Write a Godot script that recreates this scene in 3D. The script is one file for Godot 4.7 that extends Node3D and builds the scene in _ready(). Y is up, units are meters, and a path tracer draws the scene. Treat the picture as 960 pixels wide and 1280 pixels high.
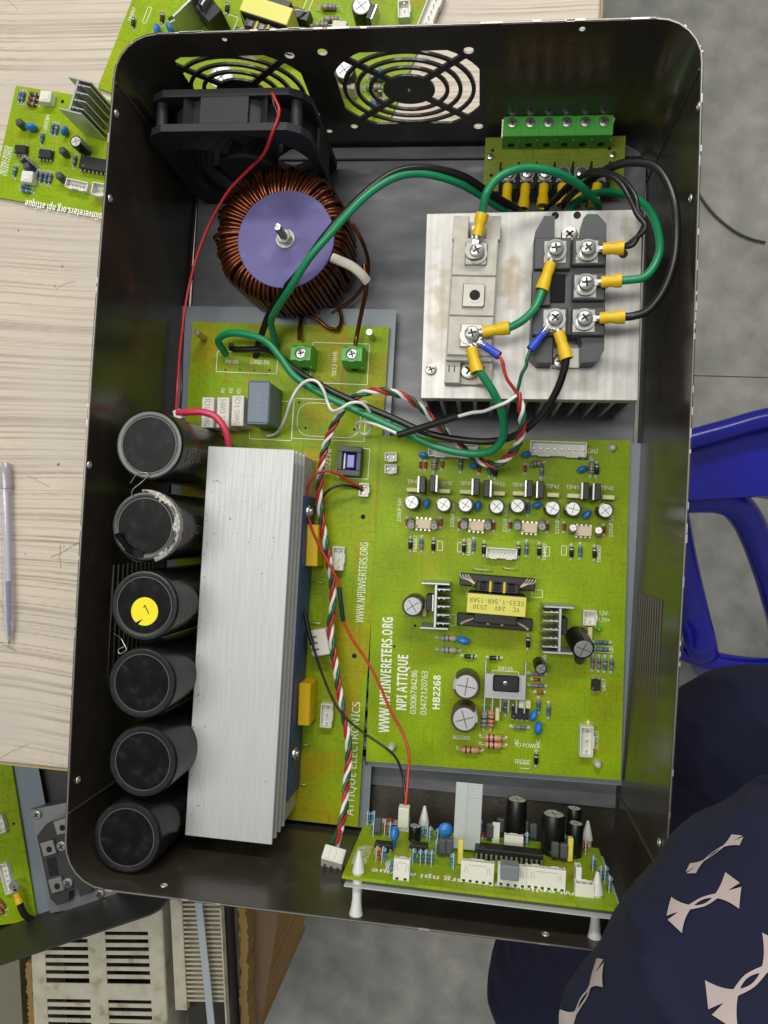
extends Node3D
# An opened inverter on a workbench, built object by object. Units are metres, y up.

class Geo:
	var s := SurfaceTool.new()
	var x := Transform3D.IDENTITY
	var crease := 0.6
	func _init():
		s.begin(Mesh.PRIMITIVE_TRIANGLES)
	func col(c: Color):
		s.set_color(c.srgb_to_linear())
		return self
	func at(p: Vector3, ry := 0.0):
		x = Transform3D(Basis(Vector3.UP, ry), p)
		return self
	func tri(a: Vector3, b: Vector3, c: Vector3, out: Vector3, g := -1):
		s.set_smooth_group(g)
		if (a - c).cross(a - b).dot(out) < 0.0:
			var t = b
			b = c
			c = t
		s.add_vertex(x * a)
		s.add_vertex(x * b)
		s.add_vertex(x * c)
	func quad(a: Vector3, b: Vector3, c: Vector3, d: Vector3, out: Vector3, g := -1):
		tri(a, b, c, out, g)
		tri(a, c, d, out, g)
	func box(c: Vector3, size: Vector3, ch := 0.0, b := Basis.IDENTITY):
		var h = size / 2.0
		var k = minf(ch, minf(h.x, minf(h.y, h.z)) * 0.9)
		for ax in 3:
			var u = (ax + 1) % 3
			var w = (ax + 2) % 3
			for sg in [-1.0, 1.0]:
				var p = []
				for q in [[-1, -1], [1, -1], [1, 1], [-1, 1]]:
					var v = Vector3()
					v[ax] = sg * h[ax]
					v[u] = q[0] * (h[u] - k)
					v[w] = q[1] * (h[w] - k)
					p.append(c + b * v)
				var n = Vector3()
				n[ax] = sg
				quad(p[0], p[1], p[2], p[3], b * n)
				if k > 0.0:
					for s2 in [-1.0, 1.0]:   # the bevel between faces ax and u
						var e = []
						for s3 in [-1.0, 1.0]:
							var v1 = Vector3()
							v1[ax] = sg * h[ax]
							v1[u] = s2 * (h[u] - k)
							v1[w] = s3 * (h[w] - k)
							var v2 = v1
							v2[ax] = sg * (h[ax] - k)
							v2[u] = s2 * h[u]
							e.append(c + b * v1)
							e.append(c + b * v2)
						n = Vector3()
						n[ax] = sg
						n[u] = s2
						quad(e[0], e[1], e[3], e[2], b * n)
		if k > 0.0:
			for i in [-1.0, 1.0]:
				for j in [-1.0, 1.0]:
					for l in [-1.0, 1.0]:
						var m = Vector3(i, j, l)
						tri(c + b * (m * (h - Vector3(0, k, k))), c + b * (m * (h - Vector3(k, 0, k))), c + b * (m * (h - Vector3(k, k, 0))), b * m)
		return self
	func lathe(prof: Array, n := 16, t := Transform3D.IDENTITY, a0 := 0.0, a1 := TAU):
		var g := 1
		for i in prof.size() - 1:
			var p: Vector2 = prof[i]
			var q: Vector2 = prof[i + 1]
			if i > 0:
				var before: Vector2 = p - prof[i - 1]
				if absf(before.angle_to(q - p)) > crease:
					g += 1
			var dirn := Vector2(q.y - p.y, p.x - q.x)
			for k in n:
				var a := a0 + (a1 - a0) * k / n
				var b := a0 + (a1 - a0) * (k + 1) / n
				var m := (a + b) / 2.0
				var out := t.basis * Vector3(dirn.x * cos(m), dirn.y, dirn.x * sin(m))
				var pa := t * Vector3(p.x * cos(a), p.y, p.x * sin(a))
				var pb := t * Vector3(p.x * cos(b), p.y, p.x * sin(b))
				var qa := t * Vector3(q.x * cos(a), q.y, q.x * sin(a))
				var qb := t * Vector3(q.x * cos(b), q.y, q.x * sin(b))
				if p.x > 1e-7:
					tri(pa, pb, qb if q.x > 1e-7 else qa, out, g)
				if q.x > 1e-7:
					tri(pa, qb, qa, out, g)
		return self
	func rod(a: Vector3, b: Vector3, r: float, n := 8, r2 := -1.0):
		if r2 < 0.0:
			r2 = r
		var l := (b - a).length()
		return lathe([Vector2(0, 0), Vector2(r, 0), Vector2(r2, l), Vector2(0, l)], n, Transform3D(up_basis(b - a), a))
	static func up_basis(d: Vector3) -> Basis:
		var y := d.normalized()
		var z := Vector3.RIGHT.cross(y) if absf(y.x) < 0.9 else Vector3.BACK.cross(y)
		z = z.normalized()
		return Basis(y.cross(z), y, z)
	func tube(pts: Array, r: float, n := 8, squash := 1.0):
		var t: Vector3 = (pts[1] - pts[0]).normalized()
		var u := up_basis(t).x
		var rings := []
		for i in pts.size():
			var d: Vector3 = (pts[mini(i + 1, pts.size() - 1)] - pts[maxi(i - 1, 0)]).normalized()
			u = (u - d * u.dot(d)).normalized()
			var w := d.cross(u)
			var ring := []
			for k in n:
				var a := TAU * k / n
				ring.append([pts[i] + (u * cos(a) + w * sin(a) * squash) * r, u * cos(a) + w * sin(a)])
			rings.append(ring)
		for i in pts.size() - 1:
			for k in n:
				var k2 := (k + 1) % n
				quad(rings[i][k][0], rings[i][k2][0], rings[i + 1][k2][0], rings[i + 1][k][0], rings[i][k][1] + rings[i][k2][1], 1)
		for e in [0, pts.size() - 1]:
			var o: Vector3 = pts[0] - pts[1] if e == 0 else pts[e] - pts[e - 1]
			for k in n:
				tri(pts[e], rings[e][k][0], rings[e][(k + 1) % n][0], o, 2)
		return self
	func prism(poly: Array, y0: float, y1: float, ch := 0.0):
		var pk := PackedVector2Array(poly)
		if Geometry2D.is_polygon_clockwise(pk):
			pk.reverse()
		var top := pk
		if ch > 0.0:
			var off = Geometry2D.offset_polygon(pk, -ch)
			if off.size() == 1 and off[0].size() == pk.size():
				top = off[0]
				if Geometry2D.is_polygon_clockwise(top):
					top.reverse()
				var best := 0
				for i in top.size():
					if top[i].distance_to(pk[0]) < top[best].distance_to(pk[0]):
						best = i
				var turned := PackedVector2Array()
				for i in top.size():
					turned.append(top[(best + i) % top.size()])
				top = turned
			else:
				ch = 0.0
		var idx := Geometry2D.triangulate_polygon(top)
		for i in range(0, idx.size(), 3):
			tri(v3(top[idx[i]], y1), v3(top[idx[i + 1]], y1), v3(top[idx[i + 2]], y1), Vector3.UP)
		idx = Geometry2D.triangulate_polygon(pk)
		for i in range(0, idx.size(), 3):
			tri(v3(pk[idx[i]], y0), v3(pk[idx[i + 1]], y0), v3(pk[idx[i + 2]], y0), Vector3.DOWN)
		var ccw := 1.0 if not Geometry2D.is_polygon_clockwise(pk) else -1.0
		for i in pk.size():
			var j := (i + 1) % pk.size()
			var e := pk[j] - pk[i]
			var o := Vector3(e.y, 0, -e.x) * ccw
			quad(v3(pk[i], y0), v3(pk[j], y0), v3(pk[j], y1 - ch), v3(pk[i], y1 - ch), o)
			if ch > 0.0:
				quad(v3(pk[i], y1 - ch), v3(pk[j], y1 - ch), v3(top[j], y1), v3(top[i], y1), o + Vector3.UP * o.length())
		return self
	static func v3(p: Vector2, y: float) -> Vector3:
		return Vector3(p.x, y, p.y)
	func ring(r0: float, r1: float, y0: float, y1: float, n := 24, t := Transform3D.IDENTITY):
		return lathe([Vector2(r0, y1), Vector2(r0, y0), Vector2(r1, y0), Vector2(r1, y1), Vector2(r0, y1)], n, t)
	func ellipsoid(c: Vector3, r: Vector3, n := 10, b := Basis.IDENTITY):
		var prof := []
		for i in n / 2 + 1:
			var a := -PI / 2 + PI * i / (n / 2)
			prof.append(Vector2(maxf(cos(a), 0.0) if i > 0 and i < n / 2 else 0.0, sin(a)))
		return lathe(prof, n, Transform3D(b * Basis.from_scale(r), c))
	func done() -> ArrayMesh:
		s.generate_normals()
		return s.commit()

var mats := {}
var shapes := {}
var taken := {}
var rng := RandomNumberGenerator.new()

func flat_at(x: float, y: float, z: float, ry: float) -> Transform3D:
	return Transform3D(Basis(Vector3.UP, ry), Vector3(x, y, z))

func mat(key: String, c := Color.WHITE, rough := 0.5, metal := 0.0, more := {}) -> StandardMaterial3D:
	if not mats.has(key):
		var m := StandardMaterial3D.new()
		m.resource_name = key
		m.albedo_color = c
		m.roughness = rough
		m.metallic = metal
		for k in more:
			m.set(k, more[k])
		mats[key] = m
	return mats[key]

func tinted(key: String, rough := 0.5, metal := 0.0) -> StandardMaterial3D:
	return mat(key, Color.WHITE, rough, metal, {"vertex_color_use_as_albedo": true})

func numbered(called: String) -> String:
	taken[called] = taken.get(called, -1) + 1
	return called if taken[called] == 0 else "%s_%03d" % [called, taken[called]]

func obj(called: String, shape, m: Material, parent: Node3D = self, p := Vector3.ZERO, ry := 0.0) -> MeshInstance3D:
	var o := MeshInstance3D.new()
	if parent == self:
		o.name = numbered(called)
	else:
		var k = parent.get_meta("n_" + called, 0)
		parent.set_meta("n_" + called, k + 1)
		o.name = called if k == 0 else "%s_%03d" % [called, k]
	o.mesh = shape.done() if shape is Geo else shape
	o.material_override = m
	parent.add_child(o, true)
	o.position = p
	o.rotation.y = ry
	return o

func tag(o: Node3D, label: String, category := "", group := "", kind := ""):
	o.set_meta("label", label)
	if category: o.set_meta("category", category)
	if group: o.set_meta("group", group)
	if kind: o.set_meta("kind", kind)
	return o

func thing(called: String, label: String, category: String, t := Transform3D.IDENTITY, group := "") -> Node3D:
	var o := Node3D.new()
	o.name = numbered(called)
	add_child(o, true)
	o.transform = t
	return tag(o, label, category, group)

func smooth(pts: Array, sub := 6) -> Array:   # a Catmull-Rom curve through the points
	var out := []
	for i in pts.size() - 1:
		var a: Vector3 = pts[maxi(i - 1, 0)]
		var b: Vector3 = pts[i]
		var c: Vector3 = pts[i + 1]
		var d: Vector3 = pts[mini(i + 2, pts.size() - 1)]
		for k in sub:
			out.append(b.cubic_interpolate(c, a, d, float(k) / sub))
	out.append(pts[-1])
	return out

func noise(f: float, seed_: int, oct := 4) -> FastNoiseLite:
	var n := FastNoiseLite.new()
	n.noise_type = FastNoiseLite.TYPE_SIMPLEX_SMOOTH
	n.frequency = f
	n.seed = seed_
	n.fractal_octaves = oct
	return n

func ntex(f: float, seed_: int, ramp: Array, size := 512, oct := 4, bump := 0.0) -> NoiseTexture2D:
	var t := NoiseTexture2D.new()
	t.width = size
	t.height = size
	t.seamless = true
	t.noise = noise(f, seed_, oct)
	if bump > 0.0:
		t.as_normal_map = true
		t.bump_strength = bump
	elif ramp:
		var g := Gradient.new()
		g.offsets = PackedFloat32Array(ramp.map(func(e): return e[0]))
		g.colors = PackedColorArray(ramp.map(func(e): return e[1]))
		t.color_ramp = g
	return t

func text(parent: Node3D, words: String, x: float, z: float, size: float, ry := 0.0, m: Material = null, y := 0.0001, font := "Droid Sans", called := "printed_text", wide := 1.0, bold := false) -> MeshInstance3D:
	var key := "t" + words + font + str(size) + str(bold)
	if not shapes.has(key):
		var t := TextMesh.new()
		var f := SystemFont.new()
		f.font_names = PackedStringArray([font])
		f.font_weight = 700 if bold else 400
		t.font = f
		t.text = words
		t.font_size = 32
		t.pixel_size = size / 23.0
		t.depth = 0.0
		t.curve_step = 2.0
		shapes[key] = t
	var o := obj(called, shapes[key], m if m else mat("silkscreen", Color("f3f4e6"), 0.55), parent)
	o.transform = Transform3D(Basis(Vector3.UP, ry) * Basis(Vector3.RIGHT, -PI / 2) * Basis.from_scale(Vector3(wide, 1, 1)), Vector3(x, y, z))
	return o

func lines(parent: Node3D, rects: Array, w := 0.0004, m: Material = null, called := "printed_outline"):
	# rectangles [x0, z0, x1, z1] drawn as thin printed strips, a fifth number rounds the corners
	for r in rects:
		var g := Geo.new()
		var pts := []
		var k: float = r[4] if r.size() > 4 else 0.0
		var n := 6 if k > 0 else 0
		for c in [[r[2] - k, r[1] + k, -PI / 2], [r[2] - k, r[3] - k, 0.0], [r[0] + k, r[3] - k, PI / 2], [r[0] + k, r[1] + k, PI]]:
			for i in n + 1:
				var a: float = c[2] + (PI / 2 * i / n if n else 0.0)
				pts.append(Vector2(c[0] + k * cos(a), c[1] + k * sin(a)))
		for i in pts.size():
			var a: Vector2 = pts[i]
			var b: Vector2 = pts[(i + 1) % pts.size()]
			var d := (b - a).normalized() * w / 2
			var e := d.orthogonal()
			a -= d
			b += d
			g.quad(Geo.v3(a + e, 0.00009), Geo.v3(b + e, 0.00009), Geo.v3(b - e, 0.00009), Geo.v3(a - e, 0.00009), Vector3.UP)
		obj(called, g, m if m else mat("silkscreen", Color("f3f4e6"), 0.55), parent)

func rect(x0: float, z0: float, x1: float, z1: float, k := 0.0) -> Array:
	return [minf(x0, x1), minf(z0, z1), maxf(x0, x1), maxf(z0, z1), k]

# ---- electronic parts: x, z on the board, y = 0 is the board's upper face ----

func elcap(p: Node3D, x: float, z: float, r: float, h: float, lean := Vector2.ZERO, turn := 0.0, body := Color("15151a"), stripe := Color("a9aa9c"), top := Color("c9ccce")) -> MeshInstance3D:
	var key := "elcap%.4f%.4f%s" % [r, h, body.to_html()]
	if not shapes.has(key):
		var g := Geo.new()
		var prof := [Vector2(0, 0), Vector2(r * 0.94, 0), Vector2(r, r * 0.12), Vector2(r, r * 0.3), Vector2(r * 0.95, r * 0.42), Vector2(r, r * 0.56), Vector2(r, h - r * 0.1), Vector2(r * 0.95, h), Vector2(r * 0.84, h), Vector2(r * 0.83, h - 0.0003)]
		g.col(body).lathe(prof, 18, Transform3D.IDENTITY, 0.5, TAU - 0.4)
		g.col(stripe).lathe(prof, 4, Transform3D.IDENTITY, -0.4, 0.5)
		shapes[key] = g.done()
		g = Geo.new()
		g.crease = 0.1
		g.lathe([Vector2(r * 0.84, h - 0.0003), Vector2(r * 0.8, h - 0.0001), Vector2(0, h - 0.0001)], 20)
		shapes[key + "top"] = g.done()
		g = Geo.new()
		for a in [0.0, PI / 2]:
			g.box(Vector3(0, h, 0), Vector3(r * 1.35, 0.0002, r * 0.07), 0.0, Basis(Vector3.UP, a))
		shapes[key + "score"] = g.done()
	var o := obj("capacitor", shapes[key], tinted("sleeve", 0.35), p)
	o.transform = Transform3D(Basis(Vector3(lean.y, 0, -lean.x).normalized(), lean.length()) if lean != Vector2.ZERO else Basis.IDENTITY, Vector3(x, 0, z)) * Transform3D(Basis(Vector3.UP, turn), Vector3.ZERO)
	var t := obj("top", shapes[key + "top"], mat("can_top" + top.to_html(), top, 0.5, 0.55), o)
	obj("score", shapes[key + "score"], mat("score", Color("6d7072"), 0.5, 0.5), o)
	return o

func axial(p: Node3D, called: String, x: float, z: float, l: float, r: float, ry: float, body: Color, bands: Array, span := 0.0, lift := 0.0) -> MeshInstance3D:
	var key := "ax%s%.4f%.4f%s%s%.4f" % [called, l, r, body.to_html(), str(bands), span]
	if not shapes.has(key):
		var g := Geo.new()
		var t := Transform3D(Basis(Vector3(0, 0, 1), -PI / 2), Vector3(-l / 2, r + 0.0004, 0))
		var bulge := 1.0 if called == "diode" else 1.12
		var n := bands.size()
		var cuts := [0.0, 0.16]
		for i in n:
			cuts.append(0.22 + 0.5 * i / maxi(n - 1, 1) if n > 1 else 0.72)
			cuts.append(cuts[-1] + 0.09 if n > 1 else 0.86)
		cuts.append(0.97 if cuts[-1] > 0.84 else 0.84)
		cuts.append(1.0)
		cuts.sort()
		for i in cuts.size() - 1:
			var a: float = cuts[i]
			var b: float = cuts[i + 1]
			var c := body
			for k in n:
				var s: float = 0.22 + 0.5 * k / maxi(n - 1, 1) if n > 1 else 0.72
				if absf(a - s) < 0.005:
					c = Color(bands[k])
			var wa := r * (bulge if a < 0.17 or a > 0.8 else 1.0)
			var wb := r * (bulge if b < 0.17 or b > 0.8 else 1.0)
			if i == 0: wa = r * 0.6
			if i == cuts.size() - 2: wb = r * 0.6
			g.col(c).lathe([Vector2(wa, a * l), Vector2(wb, b * l)], 9, t)
		g.col(body).lathe([Vector2(0, 0), Vector2(r * 0.6, 0)], 9, t).lathe([Vector2(r * 0.6, l), Vector2(0, l)], 9, t)
		g.col(Color("c8c8c2"))
		var e := (span if span > 0.0 else l * 1.45) / 2
		for s in [-1.0, 1.0]:
			g.rod(Vector3(s * l * 0.49, r + 0.0004, 0), Vector3(s * e, r + 0.0004, 0), 0.00032, 5)
			g.rod(Vector3(s * e, r + 0.0006, 0), Vector3(s * e, 0, 0), 0.00032, 5)
			g.lathe([Vector2(0.0011, 0.0001), Vector2(0.0004, 0.0006), Vector2(0, 0.0006)], 6, Transform3D(Basis.IDENTITY, Vector3(s * e, 0, 0)))
		shapes[key] = g.done()
	return obj(called, shapes[key], tinted("enamel", 0.35), p, Vector3(x, lift, z), ry)

const BLUE := Color("3f7fa8")
func resistor(p: Node3D, x: float, z: float, ry := 0.0, l := 0.0066, r := 0.00125):
	var k := rng.randi() % 3
	return axial(p, "resistor", x, z, l, r, ry, BLUE, [["7a3b1d", "1a1a1a", "1a1a1a", "8a3a22"], ["c23a22", "b5502a", "20242a", "8a3a22"], ["1c1c1c", "5a2b16", "c9a13a", "6b2f1d"]][k])

func diode(p: Node3D, x: float, z: float, ry := 0.0, l := 0.0062, r := 0.0014):
	return axial(p, "diode", x, z, l, r, ry, Color("1b1b1d"), ["b9bbb9"])

func glass_diode(p: Node3D, x: float, z: float, ry := 0.0):
	return axial(p, "diode", x, z, 0.0042, 0.001, ry, Color("a03a22"), ["201512"])

func disc_cap(p: Node3D, x: float, z: float, ry := 0.0, r := 0.0036, c := Color("2f78c9"), h := 0.0075):
	var key := "disc%.4f%s%.4f" % [r, c.to_html(), h]
	if not shapes.has(key):
		var g := Geo.new()
		g.ellipsoid(Vector3(0, h - r * 0.9, 0), Vector3(r, r, r * 0.56), 14)
		for s in [-1.0, 1.0]:
			g.rod(Vector3(s * 0.0016, 0, 0), Vector3(s * 0.0014, h - r * 1.4, 0), 0.0004, 5, 0.0008)
		shapes[key] = g.done()
	return obj("disc_capacitor", shapes[key], mat("dipped" + c.to_html(), c, 0.32), p, Vector3(x, 0, z), ry)

func film_cap(p: Node3D, x: float, z: float, ry := 0.0, size := Vector3(0.0074, 0.0065, 0.0028), c := Color("cfcb94")):
	var g := Geo.new()
	g.box(Vector3(0, size.y / 2 + 0.0005, 0), size, 0.0004)
	for s in [-1.0, 1.0]:
		g.rod(Vector3(s * size.x * 0.36, 0, 0), Vector3(s * size.x * 0.36, 0.001, 0), 0.0003, 5)
	return obj("film_capacitor", g, mat("film" + c.to_html(), c, 0.4), p, Vector3(x, 0, z), ry)

func power_transistor(p: Node3D, x: float, z: float, ry := 0.0, h := 0.0165) -> MeshInstance3D:
	# a TO-220 case on end: black body, metal tab on its -x side
	var key := "to220%.4f" % h
	if not shapes.has(key):
		var g := Geo.new()
		g.box(Vector3(0.0004, h * 0.66, 0), Vector3(0.0036, h * 0.62, 0.0102), 0.0004)
		shapes[key] = g.done()
		g = Geo.new()
		g.box(Vector3(-0.0021, h * 0.68, 0), Vector3(0.0013, h * 0.66, 0.0103), 0.0002)
		for k in [-1, 0, 1]:
			g.box(Vector3(0, h * 0.18, k * 0.0026), Vector3(0.0006, h * 0.36, 0.0009))
		shapes[key + "tab"] = g.done()
	var o := obj("power_transistor", shapes[key], mat("epoxy", Color("17171a"), 0.42), p, Vector3(x, 0, z), ry)
	obj("metal_tab", shapes[key + "tab"], mat("tinned", Color("c4c6c6"), 0.35, 0.9), o)
	return o

func chip(p: Node3D, x: float, z: float, w: float, d: float, pins: int, ry := 0.0, c := Color("18181b"), h := 0.0036) -> MeshInstance3D:
	var key := "chip%.4f%.4f%d%s" % [w, d, pins, c.to_html()]
	if not shapes.has(key):
		var g := Geo.new()
		g.box(Vector3(0, h / 2 + 0.0006, 0), Vector3(w, h, d), 0.0004)
		shapes[key] = g.done()
		g = Geo.new()
		var pitch := (w - 0.0016) / maxi(pins - 1, 1)
		for i in pins:
			var px := -(w - 0.0016) / 2 + pitch * i
			for s in [-1.0, 1.0]:
				g.box(Vector3(px, h * 0.62, s * (d / 2 + 0.0004)), Vector3(0.0013, 0.0004, 0.0011))
				g.box(Vector3(px, h * 0.31, s * (d / 2 + 0.0009)), Vector3(0.0011, h * 0.64, 0.0004))
		shapes[key + "pins"] = g.done()
		g = Geo.new()
		g.lathe([Vector2(0.0006, 0), Vector2(0, 0)], 10, Transform3D(Basis.IDENTITY, Vector3(-w * 0.38, h + 0.00068, d * 0.28)))
		shapes[key + "dot"] = g.done()
	var o := obj("chip", shapes[key], mat("case" + c.to_html(), c, 0.5), p, Vector3(x, 0, z), ry)
	obj("pins", shapes[key + "pins"], mat("tinned", Color("c4c6c6"), 0.35, 0.9), o)
	obj("pin_mark", shapes[key + "dot"], mat("dot", Color("6a6a66"), 0.6), o)
	return o

func header(p: Node3D, x: float, z: float, w: float, d: float, pins: int, ry := 0.0, h := 0.007, m: Material = null, keyed := false) -> MeshInstance3D:
	# a white wire header, open on top, with pins inside and one low wall
	var key := "hd%.4f%.4f%d%.4f" % [w, d, pins, h]
	if not shapes.has(key):
		var g := Geo.new()
		var t := 0.0008
		g.box(Vector3(0, 0.0012, 0), Vector3(w - 0.0002, 0.0024, d - 0.0002))
		g.box(Vector3(0, h / 2, -d / 2 + t / 2), Vector3(w, h, t), 0.00015)
		g.box(Vector3(0, h * 0.42, d / 2 - t / 2), Vector3(w, h * 0.84, t), 0.00015)
		for s in [-1.0, 1.0]:
			g.box(Vector3(s * (w / 2 - t / 2), h * 0.46, 0), Vector3(t, h * 0.92, d - 2 * t))
		for k in maxi(1, pins / 3):
			g.box(Vector3((k + 0.5) / maxi(1, pins / 3) * w - w / 2, h * 0.46, d / 2 + 0.0002), Vector3(w / maxi(1, pins / 3) * 0.4, h * 0.8, 0.0006))
		shapes[key] = g.done()
		g = Geo.new()
		var pitch := w / pins
		for i in pins:
			g.box(Vector3(-w / 2 + pitch * (i + 0.5), h * 0.45, 0.0002), Vector3(0.0007, h * 0.85, 0.0007))
		shapes[key + "pins"] = g.done()
	var o := obj("wire_header", shapes[key], m if m else mat("nylon", Color("dcdcd2"), 0.45), p, Vector3(x, 0, z), ry)
	obj("pins", shapes[key + "pins"], mat("tinned", Color("c4c6c6"), 0.35, 0.9), o)
	if keyed:   # wire slots along the foot and two key marks on the plain wall
		var g := Geo.new()
		for i in pins:
			g.box(Vector3(-w / 2 + w / pins * (i + 0.5), 0.0009, -d / 2 - 0.00005), Vector3(0.0015, 0.0011, 0.0003))
		obj("foot_slot", g, mat("slot", Color("3a3834"), 0.6, 0.4), o)
		g = Geo.new()
		for s in [-1.0, 1.0]:
			for e in [-1.0, 1.0]:
				g.box(Vector3(s * w * 0.34 + e * 0.0006, h * 0.62, -d / 2 - 0.00004), Vector3(0.0003, h * 0.32, 0.0002), 0.0, Basis(Vector3.BACK, e * 0.12))
		g.box(Vector3(0, h * 0.84, -d / 2 - 0.00004), Vector3(w * 0.55, 0.0003, 0.0002))
		obj("key_mark", g, mat("nylon_shade", Color("b5b3a6"), 0.5), o)
	return o

func screw_shape(r: float, h: float) -> Array:
	var key := "screw%.4f%.4f" % [r, h]
	if not shapes.has(key):
		var g := Geo.new()
		g.lathe([Vector2(r * 0.98, 0), Vector2(r, h * 0.5), Vector2(r * 0.9, h * 0.82), Vector2(r * 0.6, h), Vector2(0, h)], 20)
		shapes[key] = g.done()
		g = Geo.new()
		for a in [0.0, PI / 2]:
			g.box(Vector3(0, h - 0.00005, 0), Vector3(r * 1.15, 0.0003, r * 0.26), 0.0, Basis(Vector3.UP, a))
		shapes[key + "x"] = g.done()
	return [shapes[key], shapes[key + "x"]]

func screw(p: Node3D, pos: Vector3, r := 0.0025, h := 0.0016, ry := 0.4, called := "screw") -> MeshInstance3D:
	var s := screw_shape(r, h)
	var o := obj(called, s[0], mat("zinc", Color("b9bab6"), 0.3, 0.9), p, pos, ry)
	obj("cross_slot", s[1], mat("slot", Color("3a3834"), 0.6, 0.4), o)
	return o

func fin_sink(p: Node3D, x: float, z: float, ry: float, l: float, h: float, out: float, fins: int, back := 0.0) -> MeshInstance3D:
	# a small upright aluminium sink: spine along z, fins to +x, wider end plates
	var g := Geo.new()
	g.box(Vector3(0, h / 2, 0), Vector3(0.0016, h, l), 0.0002)
	for i in fins:
		var zz := -l / 2 + l * (i + 0.5) / fins
		g.box(Vector3(out / 2 + 0.0007, h / 2, zz), Vector3(out - 0.0002, h * 0.99, 0.0009), 0.0002)
		for k in 2:
			g.box(Vector3(0.002 + 0.003 * k, h * 0.5, zz + 0.0006), Vector3(0.0008, h * 0.985, 0.0006))
	for s in [-1.0, 1.0]:
		g.box(Vector3((out - back) / 2, h / 2, s * (l / 2 + 0.0007)), Vector3(out + back, h * 1.005, 0.0012), 0.0002)
	return obj("finned_heatsink", g, mat("cast", Color("c2c5c6"), 0.4, 0.85), p, Vector3(x, 0, z), ry)

func terminal(p: Node3D, x: float, z: float, w: float, d: float, h: float, ways := 1, ry := 0.0, square := false) -> MeshInstance3D:
	# green screw terminal: stepped body, screw holes on top, wire mouths in the +z face
	var g := Geo.new()
	var poly := [Vector2(-d / 2, 0), Vector2(d / 2, 0), Vector2(d / 2, h * 0.62), Vector2(d * 0.3, h), Vector2(-d * 0.28, h), Vector2(-d / 2, h * 0.72)]
	if square:
		poly = [Vector2(-d / 2, 0), Vector2(d / 2, 0), Vector2(d / 2, h - 0.0004), Vector2(d / 2 - 0.0004, h), Vector2(-d / 2 + 0.0004, h), Vector2(-d / 2, h - 0.0004)]
	var gx := Transform3D(Basis(Vector3(0, 0, 1), Vector3(0, 1, 0), Vector3(-1, 0, 0)), Vector3.ZERO)
	for i in ways:
		var cx := -w / 2 + w / ways * (i + 0.5)
		var ww := w / ways - 0.0001
		for q in poly.size():
			var a: Vector2 = poly[q]
			var b: Vector2 = poly[(q + 1) % poly.size()]
			g.quad(Vector3(cx - ww / 2, a.y, a.x), Vector3(cx + ww / 2, a.y, a.x), Vector3(cx + ww / 2, b.y, b.x), Vector3(cx - ww / 2, b.y, b.x), Vector3(0, -(b.x - a.x), b.y - a.y))
		for s in [-1.0, 1.0]:
			for q in range(1, poly.size() - 1):
				g.tri(Vector3(cx + s * ww / 2, poly[0].y, poly[0].x), Vector3(cx + s * ww / 2, poly[q].y, poly[q].x), Vector3(cx + s * ww / 2, poly[q + 1].y, poly[q + 1].x), Vector3(s, 0, 0))
		g.ring(w / ways * 0.3, w / ways * 0.38, h - 0.0002, h + 0.0005, 18, Transform3D(Basis.IDENTITY, Vector3(cx, 0, 0)))
		g.box(Vector3(cx + ww * 0.46, h * 0.45, d / 2 + 0.0003), Vector3(0.0007, h * 0.5, 0.0008))
	var o := obj("screw_terminal", g, mat("terminal_green", Color("4daa45"), 0.4), p, Vector3(x, 0, z), ry)
	for i in ways:
		var cx := -w / 2 + w / ways * (i + 0.5)
		screw(o, Vector3(cx, h - 0.0006, 0), w / ways * 0.29, 0.0011, 0.3 + i * 1.3)
		var m := Geo.new()
		m.lathe([Vector2(w / ways * 0.2, 0), Vector2(0, 0)], 14, Transform3D(Basis(Vector3.RIGHT, PI / 2), Vector3(cx, h * 0.3, d / 2 + 0.0002)))
		obj("wire_mouth", m, mat("hole", Color("101410"), 0.8), o)
	return o

func board(p: Node3D, w: float, d: float, tex: Texture2D, t := 0.0016, holes := []):
	var st := SurfaceTool.new()
	st.begin(Mesh.PRIMITIVE_TRIANGLES)
	var c := [Vector3(0, 0, 0), Vector3(w, 0, 0), Vector3(w, 0, d), Vector3(0, 0, d)]
	st.set_smooth_group(-1)
	for k in [0, 1, 2, 0, 2, 3]:
		st.set_uv(Vector2(c[k].x / w, c[k].z / d))
		st.add_vertex(c[k])
	for k in [0, 2, 1, 0, 3, 2]:
		st.set_uv(Vector2(c[k].x / w, c[k].z / d))
		st.add_vertex(c[k] - Vector3(0, t, 0))
	for i in 4:
		var a: Vector3 = c[i]
		var b: Vector3 = c[(i + 1) % 4]
		var dn := Vector3(0, -t, 0)
		for v in [a, b + dn, b, a, a + dn, b + dn]:
			st.set_uv(Vector2(clampf(v.x / w, 0.01, 0.99), clampf(v.z / d, 0.01, 0.99)))
			st.add_vertex(v)
	st.generate_normals()
	var m := StandardMaterial3D.new()
	m.albedo_texture = tex
	m.roughness = 0.42
	m.metallic_specular = 0.28
	var o := obj("circuit_board", st.commit(), m, p)
	for h in holes:
		var g := Geo.new()
		g.lathe([Vector2(h[2], 0), Vector2(0, 0)], 14, Transform3D(Basis.IDENTITY, Vector3(h[0], 0.00007, h[1])))
		obj("drill_hole", g, mat("hole", Color("101410"), 0.8), p)
	return o

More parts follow.
